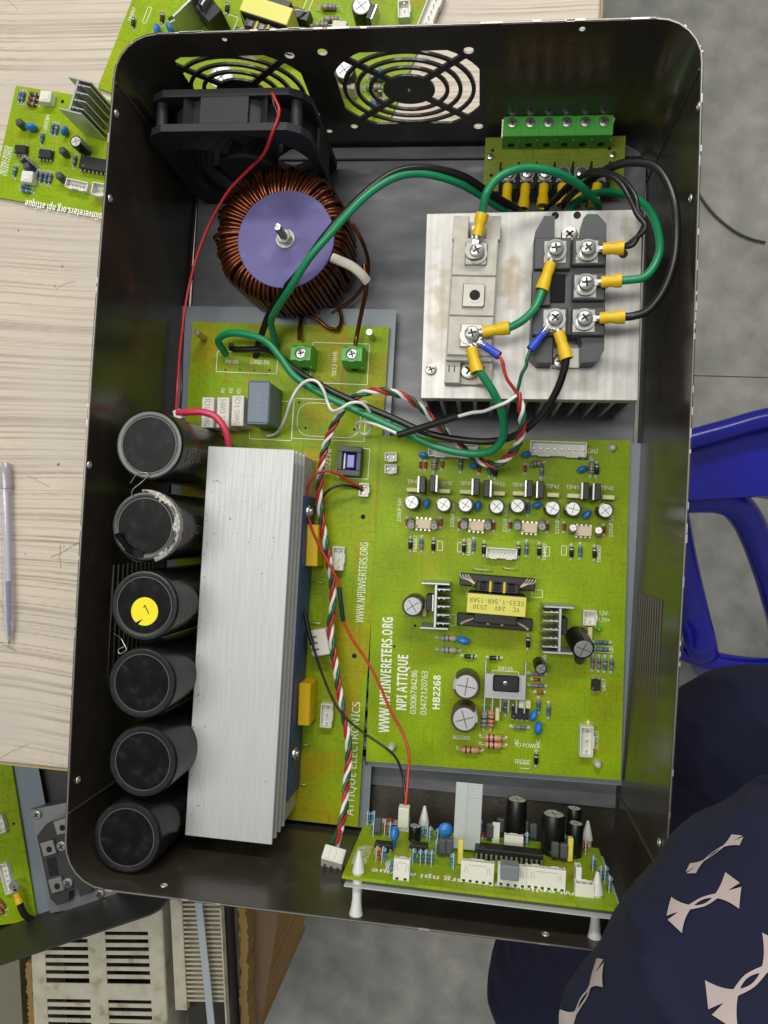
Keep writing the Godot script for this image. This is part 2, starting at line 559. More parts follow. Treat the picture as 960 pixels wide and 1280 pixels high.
func board_picture(seed_: int, w: int, h: int, yellow: float, traces: int, big := 3, lacquer := "88a516", bare := "a39318") -> ImageTexture:
	# laminate under green lacquer: wide copper areas show as ochre, gaps between them as brighter green
	var im := Image.create(w, h, false, Image.FORMAT_RGB8)
	var n := noise(0.006, seed_, 3)
	var f := noise(0.12, seed_ + 3, 2)
	var r := RandomNumberGenerator.new()
	r.seed = seed_
	var green := Color(lacquer)
	var ochre := Color(bare)
	var fields := []
	for i in big * 6:
		var s := Vector2(r.randf_range(0.05, 0.28) * w, r.randf_range(0.05, 0.28) * h)
		var o := Vector2(r.randf() * w - s.x / 2, r.randf() * h - s.y / 2)
		fields.append([Rect2(o, s), r.randf_range(0.35, 1.0)])
	for i in traces:
		var along := r.randf() < 0.5
		var lng := r.randf_range(0.06, 0.35)
		var s := Vector2(lng * w, r.randf_range(3, 7)) if along else Vector2(r.randf_range(3, 7), lng * h)
		fields.append([Rect2(Vector2(r.randf() * w, r.randf() * h), s), r.randf_range(0.5, 1.0)])
	var mask := Image.create(w, h, false, Image.FORMAT_RF)
	for q in fields:
		mask.fill_rect(Rect2i(q[0]), Color(q[1], 0, 0))
	mask.resize(w / 4, h / 4, Image.INTERPOLATE_LANCZOS)
	mask.resize(w, h, Image.INTERPOLATE_CUBIC)
	# thin gaps between tracks, solder pads
	var thin := Image.create(w, h, false, Image.FORMAT_RF)
	for i in traces * 5:
		var p := Vector2i(r.randi() % w, r.randi() % h)
		for k in 3:
			var run := r.randi_range(8, 60)
			var q := p + (Vector2i(run, 0) if (i + k) % 2 else Vector2i(0, run))
			thin.fill_rect(Rect2i(p, Vector2i(maxi(q.x - p.x, 1), maxi(q.y - p.y, 1))), Color(0.55, 0, 0))
			p = q
	for i in traces * 9:
		var p := Vector2i(r.randi() % w, r.randi() % h)
		thin.fill_rect(Rect2i(p, Vector2i(2, 2)), Color(1.0, 0, 0))
	for y in h:
		for x in w:
			var a := clampf(mask.get_pixel(x, y).r, 0.0, 1.0) * yellow * (0.75 + n.get_noise_2d(x, y))
			var c := green.lerp(ochre, clampf(a + yellow * 0.5 * n.get_noise_2d(y + 900, x), 0, 1))
			var k := (1.0 - 0.2 * thin.get_pixel(x, y).r) * 1.0 + 0.06 * f.get_noise_2d(x, y) + 0.1 * n.get_noise_2d(x + 500, y)
			im.set_pixel(x, y, Color(c.r * k, c.g * k, c.b * k))
	return ImageTexture.create_from_image(im)

func transformer(p: Node3D, x: float, z: float, ry := 0.0) -> Node3D:
	# ferrite transformer: two bobbin rails along x, taped core across the middle, windings between
	var o := Node3D.new()
	o.name = "transformer"
	p.add_child(o, true)
	o.position = Vector3(x, 0, z)
	o.rotation.y = ry
	var g := Geo.new()
	for s in [-1.0, 1.0]:
		g.box(Vector3(0, 0.004, s * 0.0125), Vector3(0.0465, 0.008, 0.0075), 0.0005)
		g.box(Vector3(0, 0.012, s * 0.0095), Vector3(0.026, 0.012, 0.006), 0.0005)
		for k in 8:
			g.box(Vector3(-0.021 + 0.006 * k, 0.0005, s * 0.0145), Vector3(0.0012, 0.001, 0.002))
	obj("bobbin", g, mat("bobbin", Color("1a1917"), 0.35), o)
	g = Geo.new()
	g.box(Vector3(0, 0.0105, 0), Vector3(0.0345, 0.021, 0.0115), 0.0004)
	obj("core", g, mat("ferrite", Color("3a3b3b"), 0.6), o)
	g = Geo.new()
	g.box(Vector3(0, 0.011, 0.0006), Vector3(0.0352, 0.0212, 0.0118), 0.0003)
	obj("tape", g, mat("tape", Color("d9d562"), 0.35), o)
	g = Geo.new()
	for k in [-1, 1]:
		g.box(Vector3(k * 0.0042, 0.0146, -0.0098), Vector3(0.0016, 0.0075, 0.0066), 0.0003)
		g.box(Vector3(k * 0.0042, 0.0096, 0.0128), Vector3(0.0018, 0.0172, 0.0004), 0.0001)
	obj("tape_strip", g, mat("yellow_tape", Color("d6bf16"), 0.4), o)
	g = Geo.new()
	for s in [-1.0, 1.0]:
		for k in 4:
			g.tube(smooth([Vector3(s * 0.0125, 0.013, -0.0095), Vector3(s * (0.0155 + k * 0.0008), 0.0125, -0.0125), Vector3(s * (0.0172 + k * 0.0016), 0.0088, -0.0142 + k * 0.0003), Vector3(s * (0.0185 + k * 0.0016), 0.0082, -0.0158)], 4), 0.00035, 5)
		for k in 2:
			g.tube(smooth([Vector3(s * 0.0125, 0.012, 0.0105), Vector3(s * (0.016 + k * 0.001), 0.0115, 0.0125), Vector3(s * (0.019 + k * 0.0012), 0.0085, 0.0145), Vector3(s * 0.0205, 0.0081, 0.0155)], 4), 0.00045, 5)
	obj("lead_wire", g, mat("pale_lead", Color("cfc0ae"), 0.5), o)
	g = Geo.new()
	for s in [-1.0, 1.0]:
		g.quad(Vector3(s * 0.0128, 0.0175, -0.0122), Vector3(s * 0.0176, 0.0205, -0.0056), Vector3(s * 0.0176, 0.012, -0.0056), Vector3(s * 0.0132, 0.0085, -0.0118), Vector3(s, 0.4, -1))
		g.quad(Vector3(s * 0.0128, 0.0172, -0.0122), Vector3(s * 0.0174, 0.0202, -0.0056), Vector3(s * 0.0174, 0.0118, -0.0056), Vector3(s * 0.0132, 0.0083, -0.0118), Vector3(-s, -0.4, 1))
	obj("tape_flap", g, mat("tape", Color("d9d562"), 0.35), o)
	g = Geo.new()
	for k in [-1, 0, 1]:
		g.box(Vector3(k * 0.0084, 0.0153, -0.0098), Vector3(0.006, 0.0062, 0.0064), 0.0014)
	obj("winding", g, mat("wound", Color("1e2026"), 0.16), o)
	return o

func _ready():
	rng.seed = 11
	# camera, room light, lamps
	var cam := Camera3D.new()
	cam.name = "camera"
	add_child(cam)
	cam.transform = Transform3D(Vector3(0.99046, -0.12651, -0.05467), Vector3(-0.05146, 0.02850, -0.99827), Vector3(0.12785, 0.99156, 0.02172), Vector3(0.05570, 0.49272, 0.03045))
	cam.fov = 68.711
	cam.near = 0.02
	cam.far = 20.0
	cam.current = true
	var env := Environment.new()
	env.background_mode = Environment.BG_COLOR
	env.background_color = Color(0.6, 0.605, 0.61)
	env.background_energy_multiplier = 1.0
	env.tonemap_mode = Environment.TONE_MAPPER_LINEAR
	env.tonemap_exposure = 1.05
	env.sdfgi_enabled = true
	env.ssao_enabled = true
	env.ssil_enabled = true
	var we := WorldEnvironment.new()
	we.name = "environment"
	we.environment = env
	add_child(we)
	ceiling_lamp(Vector3(0.08, 1.28, -1.2), Vector2(1.25, 0.14), 1.6)
	ceiling_lamp(Vector3(-0.4, 1.7, -0.2), Vector2(1.25, 0.3), 1.35)
	# the room
	build_setting()
	# the opened case and what is fixed in it
	build_chassis()
	build_fan()
	build_inductor()
	build_left_board()
	build_long_sink()
	build_big_capacitors()
	build_right_board()
	build_front_board()
	build_input_board()
	build_module_sink()
	build_wires()
	# what lies around it
	build_bench_things()
	build_below()
	build_chair()
	build_person()

func ceiling_lamp(p: Vector3, size: Vector2, energy: float):
	# a batten lamp on the ceiling, above the picture
	var l := AreaLight3D.new()
	l.name = "ceiling_lamp_light"
	l.area_size = size
	l.light_energy = energy
	l.light_color = Color(1.0, 0.985, 0.95)
	l.shadow_enabled = true
	l.area_range = 6.0
	l.area_attenuation = 2.0
	add_child(l, true)
	l.look_at_from_position(p, Vector3(0, 0.05, 0), Vector3.RIGHT if absf(p.x) < 0.0001 else Vector3.BACK)

func wood() -> StandardMaterial3D:
	var w := 1024
	var im := Image.create(w, w, false, Image.FORMAT_RGB8)
	var warp := noise(0.0035, 5, 2)
	var grain := noise(0.011, 9, 3)
	var fine := noise(0.08, 13, 2)
	var patch := noise(0.004, 17, 3)
	for y in w:
		for x in w:
			var yy := y + 12.0 * warp.get_noise_2d(x * 0.7, y * 0.3)
			var a := maxf(0.9 * grain.get_noise_2d(x * 0.05, yy * 12.0), grain.get_noise_2d(x * 0.09 + 700, yy * 21.0))
			var b := fine.get_noise_2d(x * 0.22, yy * 3.2)
			var p := patch.get_noise_2d(x, y * 1.4)
			var line := smoothstep(0.05, 0.5, a) * (0.62 + 0.8 * p)
			var c := Color("cbc0b1").lerp(Color("978b7e"), clampf(line * 0.85 + 0.18 * b, 0, 1))
			var k := 1.0 + 0.05 * p + 0.05 * b
			im.set_pixel(x, y, Color(c.r * k, c.g * k, c.b * k * (1.0 - 0.02 * p)))
	var r := RandomNumberGenerator.new()
	r.seed = 77
	for i in 46:   # scratches and ink marks
		var p := Vector2(r.randf() * w, r.randf() * w)
		var d := Vector2.from_angle(r.randf() * TAU)
		var tone := r.randf_range(0.62, 0.86)
		for k in r.randi_range(4, 70):
			p += d
			d = d.rotated(r.randf_range(-0.08, 0.08))
			var q := Vector2i(posmod(int(p.x), w), posmod(int(p.y), w))
			im.set_pixel(q.x, q.y, im.get_pixel(q.x, q.y) * tone)
	for i in 60:
		var p := Vector2i(r.randi() % w, r.randi() % w)
		var s := r.randi_range(1, 3)
		im.fill_rect(Rect2i(p, Vector2i(s, s)), im.get_pixelv(p) * r.randf_range(0.5, 0.8))
	return mat("laminate", Color.WHITE, 0.5, 0.0, {"albedo_texture": ImageTexture.create_from_image(im), "uv1_triplanar": true, "uv1_world_triplanar": true, "uv1_scale": Vector3(1.6, 1.6, 1.6)})

func build_setting():
	var m := mat("concrete", Color.WHITE, 0.45, 0.0, {"albedo_texture": ntex(0.006, 3, [[0.0, Color("84837e")], [0.4, Color("979690")], [0.62, Color("a09f98")], [1.0, Color("b3b0a7")]], 1024, 6), "uv1_triplanar": true, "uv1_world_triplanar": true, "uv1_scale": Vector3(2.3, 2.3, 2.3)})
	var g := Geo.new()
	var step := 1.2
	for i in range(-5, 6):
		for j in range(-5, 6):
			g.box(Vector3(i * step - 0.02, -0.76, j * step + 0.36), Vector3(step - 0.0014, 0.02, step - 0.0014), 0.0005)
	g.quad(Vector3(-6, -0.7535, -6), Vector3(6, -0.7535, -6), Vector3(6, -0.7535, 6), Vector3(-6, -0.7535, 6), Vector3.UP)
	var f := obj("floor", g, m)
	tag(f, "grey mottled concrete tile floor below the bench", "floor", "", "structure")
	# the bench
	var t := thing("workbench", "workbench with pale grained laminate top under the opened case", "workbench")
	g = Geo.new()
	g.box(Vector3(-0.55, -0.0188, -0.45), Vector3(1.334, 0.026, 1.3236), 0.0015)
	obj("bench_top", g, wood(), t)
	var edge := mat("edge_band", Color("a89468"), 0.6)
	g = Geo.new()
	g.box(Vector3(0.1178, -0.0188, -0.45), Vector3(0.0012, 0.024, 1.32))
	g.box(Vector3(-0.55, -0.0188, 0.2126), Vector3(1.33, 0.024, 0.0012))
	obj("edge_band", g, edge, t)
	for q in [Vector2(0.06, 0.14), Vector2(-1.1, 0.14), Vector2(0.06, -1.0), Vector2(-1.1, -1.0)]:
		g = Geo.new()
		g.box(Vector3(q.x, -0.39, q.y), Vector3(0.05, 0.722, 0.05), 0.002)
		obj("leg", g, mat("leg_paint", Color("3b3a36"), 0.5), t)

func black_paint() -> StandardMaterial3D:
	return mat("black_paint", Color.WHITE, 0.3, 0.0, {"albedo_texture": ntex(0.02, 21, [[0.0, Color("312d27")], [0.55, Color("37322b")], [0.8, Color("3d372f")], [1.0, Color("484136")]], 512, 5), "uv1_triplanar": true, "uv1_scale": Vector3(4, 4, 4), "roughness_texture": ntex(0.015, 23, [[0.0, Color(0.55, 0.55, 0.55)], [1.0, Color(1, 1, 1)]], 256), "normal_enabled": true, "normal_texture": ntex(0.25, 24, [], 256, 2, 1.0), "normal_scale": 0.06})

func wall_path(parent: Node3D, called: String, path: Array, t: float, y0: float, y1: float, m: Material):
	# a bent sheet standing along a path in plan, thickness to the right hand of its direction
	var g := Geo.new()
	var outer := []
	for i in path.size():
		var a: Vector2 = path[maxi(i - 1, 0)]
		var b: Vector2 = path[mini(i + 1, path.size() - 1)]
		outer.append(path[i] + (b - a).normalized().orthogonal() * t)
	for i in path.size() - 1:
		var a: Vector2 = path[i]
		var b: Vector2 = path[i + 1]
		var c: Vector2 = outer[i]
		var d: Vector2 = outer[i + 1]
		var o := Geo.v3(c - a, 0)
		g.quad(Geo.v3(a, y0), Geo.v3(b, y0), Geo.v3(b, y1), Geo.v3(a, y1), -o, 1)
		g.quad(Geo.v3(c, y0), Geo.v3(d, y0), Geo.v3(d, y1), Geo.v3(c, y1), o, 2)
		g.quad(Geo.v3(a, y1), Geo.v3(b, y1), Geo.v3(d, y1), Geo.v3(c, y1), Vector3.UP)
		g.quad(Geo.v3(a, y0), Geo.v3(b, y0), Geo.v3(d, y0), Geo.v3(c, y0), Vector3.DOWN)
	return obj(called, g, m, parent)

func side_path(s: float) -> Array:
	var r := 0.022
	var p := []
	for i in 7:
		var a := PI / 2 * i / 6
		p.append(Vector2(s * (0.15 - r + r * sin(a)), -0.225 + r - r * cos(a)))
	for i in range(1, 16):
		var k := i / 16.0
		p.append(Vector2(s * (0.15 + 0.0024 * sin(PI * k)), lerpf(-0.225 + r, 0.225 - r, k)))
	for i in 7:
		var a := PI / 2 * i / 6
		p.append(Vector2(s * (0.15 - r + r * cos(a)), 0.225 - r + r * sin(a)))
	if s > 0:
		return p
	p.reverse()
	return p

func build_chassis():
	var c := thing("inverter_case", "open black sheet metal inverter case with two fan grilles, wiring and boards inside", "case")
	var paint := black_paint()
	var sheet := mat("grey_sheet", Color.WHITE, 0.42, 0.3, {"albedo_texture": ntex(0.012, 31, [[0.0, Color("56585d")], [0.5, Color("66686d")], [1.0, Color("787a7e")]], 512, 5), "uv1_triplanar": true, "uv1_scale": Vector3(3, 3, 9)})
	var g := Geo.new()
	g.box(Vector3(0, 0.0008, 0.0), Vector3(0.2995, 0.0016, 0.4495), 0.0003)
	obj("floor_plate", g, paint, c)
	g = Geo.new()
	g.prism([Vector2(-0.148, -0.2145), Vector2(0.149, -0.2145), Vector2(0.149, 0.0), Vector2(0.149, 0.198), Vector2(-0.0, 0.198), Vector2(-0.148, 0.198)], 0.0017, 0.003)
	obj("mounting_plate", g, sheet, c)
	g = Geo.new()
	g.prism([Vector2(-0.145, -0.2236), Vector2(0.136, -0.2236), Vector2(0.145, -0.219), Vector2(0.1485, -0.2155), Vector2(-0.148, -0.2155)], 0.0017, 0.0044, 0.0006)
	obj("folded_flange", g, sheet, c)
	for s in [-1.0, 1.0]:
		wall_path(c, "side_wall", side_path(s), 0.0014, 0.0, 0.12, paint)
		# the sheet's lap seams near the corners
		for z in [-0.2, 0.1885]:
			g = Geo.new()
			g.box(Vector3(s * (0.1496 + 0.0002), 0.06, z), Vector3(0.0008, 0.119, 0.0008))
			obj("lap_seam", g, mat("seam", Color("4a463e"), 0.4), c)
		# long ventilation louvres, one slat each
		for k in 10:
			g = Geo.new()
			var y := 0.032 + 0.0058 * k
			g.box(Vector3(s * 0.1518, y, 0.112), Vector3(0.0011, 0.0007, 0.104), 0.0002, Basis(Vector3.BACK, s * 0.5))
			obj("louvre", g, mat("louvre", Color("4d493c"), 0.4), c)
	# end walls
	var n := CSGCombiner3D.new()
	n.name = "end_wall"
	c.add_child(n, true)
	csg_box(n, Vector3(0, 0.06, -0.2257), Vector3(0.2562, 0.12, 0.0014), paint)
	for x in [0.0017, -0.099]:
		var cut := CSGCombiner3D.new()
		cut.name = "opening"
		cut.operation = CSGShape3D.OPERATION_SUBTRACTION
		n.add_child(cut, true)
		cut.position = Vector3(x, 0.0652, -0.2257)
		cut.scale = Vector3(1, 0.92, 1)
		csg_disc(cut, 0.0, 0.0455, 0.006, paint)
		csg_box(cut, Vector3.ZERO, Vector3(0.0815, 0.0775, 0.02), paint, CSGShape3D.OPERATION_INTERSECTION)
		for r in [[0.0212, 0.0236], [0.0288, 0.0312], [0.0364, 0.0388]]:
			csg_ring(cut, r[0], r[1], paint)
		csg_disc(cut, 0.0, 0.0152, 0.02, paint, CSGShape3D.OPERATION_SUBTRACTION)
		for a in [-1, 1]:
			var b := csg_box(cut, Vector3.ZERO, Vector3(0.13, 0.0042, 0.02), paint, CSGShape3D.OPERATION_SUBTRACTION)
			b.rotation.z = a * PI / 4
		csg_disc(cut, 0.0, 0.0014, 0.006, paint)
	csg_box(n, Vector3(0.0903, 0.0165, -0.2257), Vector3(0.0678, 0.0325, 0.01), paint, CSGShape3D.OPERATION_SUBTRACTION)
	for h in [-0.1376, -0.102, -0.0607, -0.1001, -0.042, -0.1021, 0.0368, -0.1001, -0.037, -0.0274, 0.0418, -0.0253, -0.0921, -0.0886, -0.0542, -0.0221, -0.0589, -0.0418, 0.0937, -0.1145, 0.1389, -0.1033]:
		pass
	for h in [[-0.1376, 0.102, 0.0027], [-0.0607, 0.1001, 0.0027], [-0.042, 0.1021, 0.0028], [0.0368, 0.1001, 0.0028], [-0.037, 0.0274, 0.0023], [0.0418, 0.0253, 0.003], [-0.0542, 0.0221, 0.0018], [-0.0589, 0.0418, 0.0024], [0.0937, 0.1145, 0.0016], [-0.0925, 0.1148, 0.0014]]:
		var d := CSGCylinder3D.new()
		d.operation = CSGShape3D.OPERATION_SUBTRACTION
		d.radius = h[2]
		d.height = 0.01
		d.sides = 16
		d.rotation.x = PI / 2
		d.position = Vector3(h[0], h[1], -0.2257)
		n.add_child(d, true)
	g = Geo.new()
	g.box(Vector3(0, 0.06, 0.2257), Vector3(0.2562, 0.12, 0.0014))
	obj("end_wall", g, paint, c)
	# rivets and screws along the walls
	for v in [Vector3(-0.1852, 0, 0.1161), Vector3(-0.1384, 0, 0.1171), Vector3(0.0055, 0, 0.1212), Vector3(0.1737, 0, 0.1122)]:
		rivet(c, Vector3(-0.1502, v.z, v.x), Vector3.RIGHT)
	for v in [Vector3(-0.1818, 0, -0.1195), Vector3(-0.1399, 0, -0.1125), Vector3(0.1757, 0, -0.1098)]:
		rivet(c, Vector3(0.1502, -v.z, v.x), Vector3.LEFT)
	for v in [Vector3(-0.0997, 0, 0.1097), Vector3(0.0979, 0, 0.1122)]:
		rivet(c, Vector3(v.x, v.z, 0.2252), Vector3.FORWARD)
	# the sheet's cut edge, rubbed bare in places
	var cut_edge := mat("rubbed_edge", Color("8b8983"), 0.35, 0.5)
	for s in [-1.0, 1.0]:
		var in_ := side_path(s)
		for i in in_.size():
			in_[i] += Vector2(s, 0) * 0.0003
		wall_path(c, "rim_edge", in_, 0.00055, 0.1197, 0.1203, cut_edge)
	for z in [-0.2257, 0.2257]:
		g = Geo.new()
		g.box(Vector3(0, 0.12, z), Vector3(0.256, 0.0006, 0.00055))
		obj("rim_edge", g, cut_edge, c)
	# bare metal along the worn rim
	var path := side_path(1.0)
	var left := side_path(-1.0)
	g = Geo.new()
	var r := RandomNumberGenerator.new()
	r.seed = 4
	for p in [path, left]:
		for i in p.size() - 1:
			for k in 5:
				if r.randf() < (0.3 if p == path else 0.12) * (0.4 if i < 7 or i > p.size() - 8 else 1.0):
					var a: Vector2 = p[i].lerp(p[i + 1], k / 5.0)
					var b: Vector2 = p[i].lerp(p[i + 1], k / 5.0 + 0.2 * r.randf_range(0.2, 1.0))
					var off: Vector2 = (b - a).normalized().orthogonal() * (0.0007 + r.randf_range(0.0, 0.0005))
					g.box(Geo.v3((a + b) / 2 + off, 0.1201), Vector3((b - a).length(), 0.0006, r.randf_range(0.0004, 0.0008)), 0.0, Basis(Vector3.UP, -(b - a).angle()))
	for k in 15:
		var x := r.randf_range(-0.128, 0.125)
		g.box(Vector3(x, 0.1201, -0.2257 + r.randf_range(-0.0003, 0.0003)), Vector3(r.randf_range(0.002, 0.014), 0.0006, r.randf_range(0.0005, 0.0011)))
	for k in 5:
		g.box(Vector3(r.randf_range(-0.128, 0.1), 0.1201, 0.2257), Vector3(r.randf_range(0.002, 0.009), 0.0006, r.randf_range(0.0004, 0.0008)))
	obj("worn_edge", g, mat("rubbed_steel", Color("b2b1ab"), 0.4, 0.6), c)

func rivet(c: Node3D, p: Vector3, d: Vector3):
	var g := Geo.new()
	g.lathe([Vector2(0.0021, 0), Vector2(0.0019, 0.0005), Vector2(0.0009, 0.0009), Vector2(0.0008, 0.0004), Vector2(0, 0.0004)], 12, Transform3D(Geo.up_basis(d), p))
	obj("rivet", g, mat("bare_steel", Color("c9c9c4"), 0.35, 0.7), c)

func csg_box(p: Node3D, c: Vector3, s: Vector3, m: Material, op := CSGShape3D.OPERATION_UNION) -> CSGBox3D:
	var b := CSGBox3D.new()
	b.size = s
	b.position = c
	b.operation = op
	b.material = m
	p.add_child(b, true)
	return b

func csg_disc(p: Node3D, _r0: float, r: float, h: float, m: Material, op := CSGShape3D.OPERATION_UNION):
	var d := CSGCylinder3D.new()
	d.radius = r
	d.height = h
	d.sides = 48
	d.rotation.x = PI / 2
	d.operation = op
	d.material = m
	p.add_child(d, true)

func csg_ring(p: Node3D, r0: float, r1: float, m: Material):
	var k := CSGCombiner3D.new()
	k.operation = CSGShape3D.OPERATION_SUBTRACTION
	p.add_child(k, true)
	csg_disc(k, 0.0, r1, 0.02, m)
	csg_disc(k, 0.0, r0, 0.03, m, CSGShape3D.OPERATION_SUBTRACTION)

func build_fan():
	var t := thing("cooling_fan", "black square cooling fan standing in the upper left corner of the case", "fan", Transform3D(Basis.IDENTITY, Vector3(-0.0975, 0.0492, -0.1975)))
	var m := mat("fan_plastic", Color("1e1f22"), 0.6)
	var h := 0.0475
	var zt := Transform3D(Basis(Vector3.RIGHT, PI / 2), Vector3.ZERO)
	var g := Geo.new()
	for z in [-0.0098, 0.0098]:
		# square flange with a round bore
		var n := 48
		for k in n:
			var a := TAU * k / n
			var b := TAU * (k + 1) / n
			var pa := Vector2(cos(a), sin(a))
			var pb := Vector2(cos(b), sin(b))
			var oa := pa / maxf(absf(pa.x), absf(pa.y)) * h
			var ob := pb / maxf(absf(pb.x), absf(pb.y)) * h
			if oa.length() > 0.0615: oa = oa.normalized() * 0.0615
			if ob.length() > 0.0615: ob = ob.normalized() * 0.0615
			var q := 0.0441
			for s in [-1.0, 1.0]:
				var zz: float = z + s * 0.0021
				g.quad(Vector3(pa.x * q, pa.y * q, zz), Vector3(pb.x * q, pb.y * q, zz), Vector3(ob.x, ob.y, zz), Vector3(oa.x, oa.y, zz), Vector3(0, 0, s))
			var e := Vector3(oa.x + ob.x, oa.y + ob.y, 0)
			g.quad(Vector3(oa.x, oa.y, z - 0.0021), Vector3(ob.x, ob.y, z - 0.0021), Vector3(ob.x, ob.y, z + 0.0021), Vector3(oa.x, oa.y, z + 0.0021), e)
	g.ring(0.0441, 0.0466, -0.0118, 0.0118, 48, zt)
	for s in [-1.0, 1.0]:   # the solid middles of the sides and the corner posts
		for ax in 2:
			var c := Vector3(0, s * (h - 0.0012), 0) if ax == 0 else Vector3(s * (h - 0.0012), 0, 0)
			g.box(c, Vector3(0.028, 0.0022, 0.0154) if ax == 0 else Vector3(0.0022, 0.028, 0.0154), 0.0002)
		for s2 in [-1.0, 1.0]:
			g.rod(Vector3(s * 0.0395, s2 * 0.0395, -0.0078), Vector3(s * 0.0395, s2 * 0.0395, 0.0078), 0.0034, 10)
			g.box(Vector3(s * 0.021, s2 * (h - 0.0045), 0), Vector3(0.0012, 0.009, 0.0154), 0.0, Basis(Vector3.BACK, -s * s2 * 0.75))
	obj("frame", g, m, t)
	g = Geo.new()
	g.lathe([Vector2(0, -0.009), Vector2(0.0165, -0.009), Vector2(0.0178, -0.007), Vector2(0.0178, 0.0095), Vector2(0.0165, 0.0112), Vector2(0, 0.0112)], 28, zt)
	obj("hub", g, m, t)
	for k in 7:
		g = Geo.new()
		var a := TAU * k / 7
		var pr := []
		for i in 6:
			var r := lerpf(0.0175, 0.0425, i / 5.0)
			var sw := a + 0.32 * i / 5.0
			var w := lerpf(0.3, 0.5, i / 5.0)
			pr.append([Vector3(r * cos(sw - w), r * sin(sw - w), -0.0075), Vector3(r * cos(sw + w), r * sin(sw + w), 0.0085)])
		for i in 5:
			var mid: Vector3 = (pr[i][1] - pr[i][0]).cross(pr[i + 1][0] - pr[i][0])
			for s in [-1.0, 1.0]:
				var o: Vector3 = mid.normalized() * 0.0005 * s
				g.quad(pr[i][0] + o, pr[i][1] + o, pr[i + 1][1] + o, pr[i + 1][0] + o, mid * s, 3 if s > 0 else 4)
		obj("blade", g, m, t)
	for a in [0.5, 2.6, 4.7]:
		g = Geo.new()
		g.box(Vector3(0.031, 0, -0.0095), Vector3(0.03, 0.003, 0.003), 0.0004)
		var o := obj("strut", g, m, t)
		o.rotation.z = a

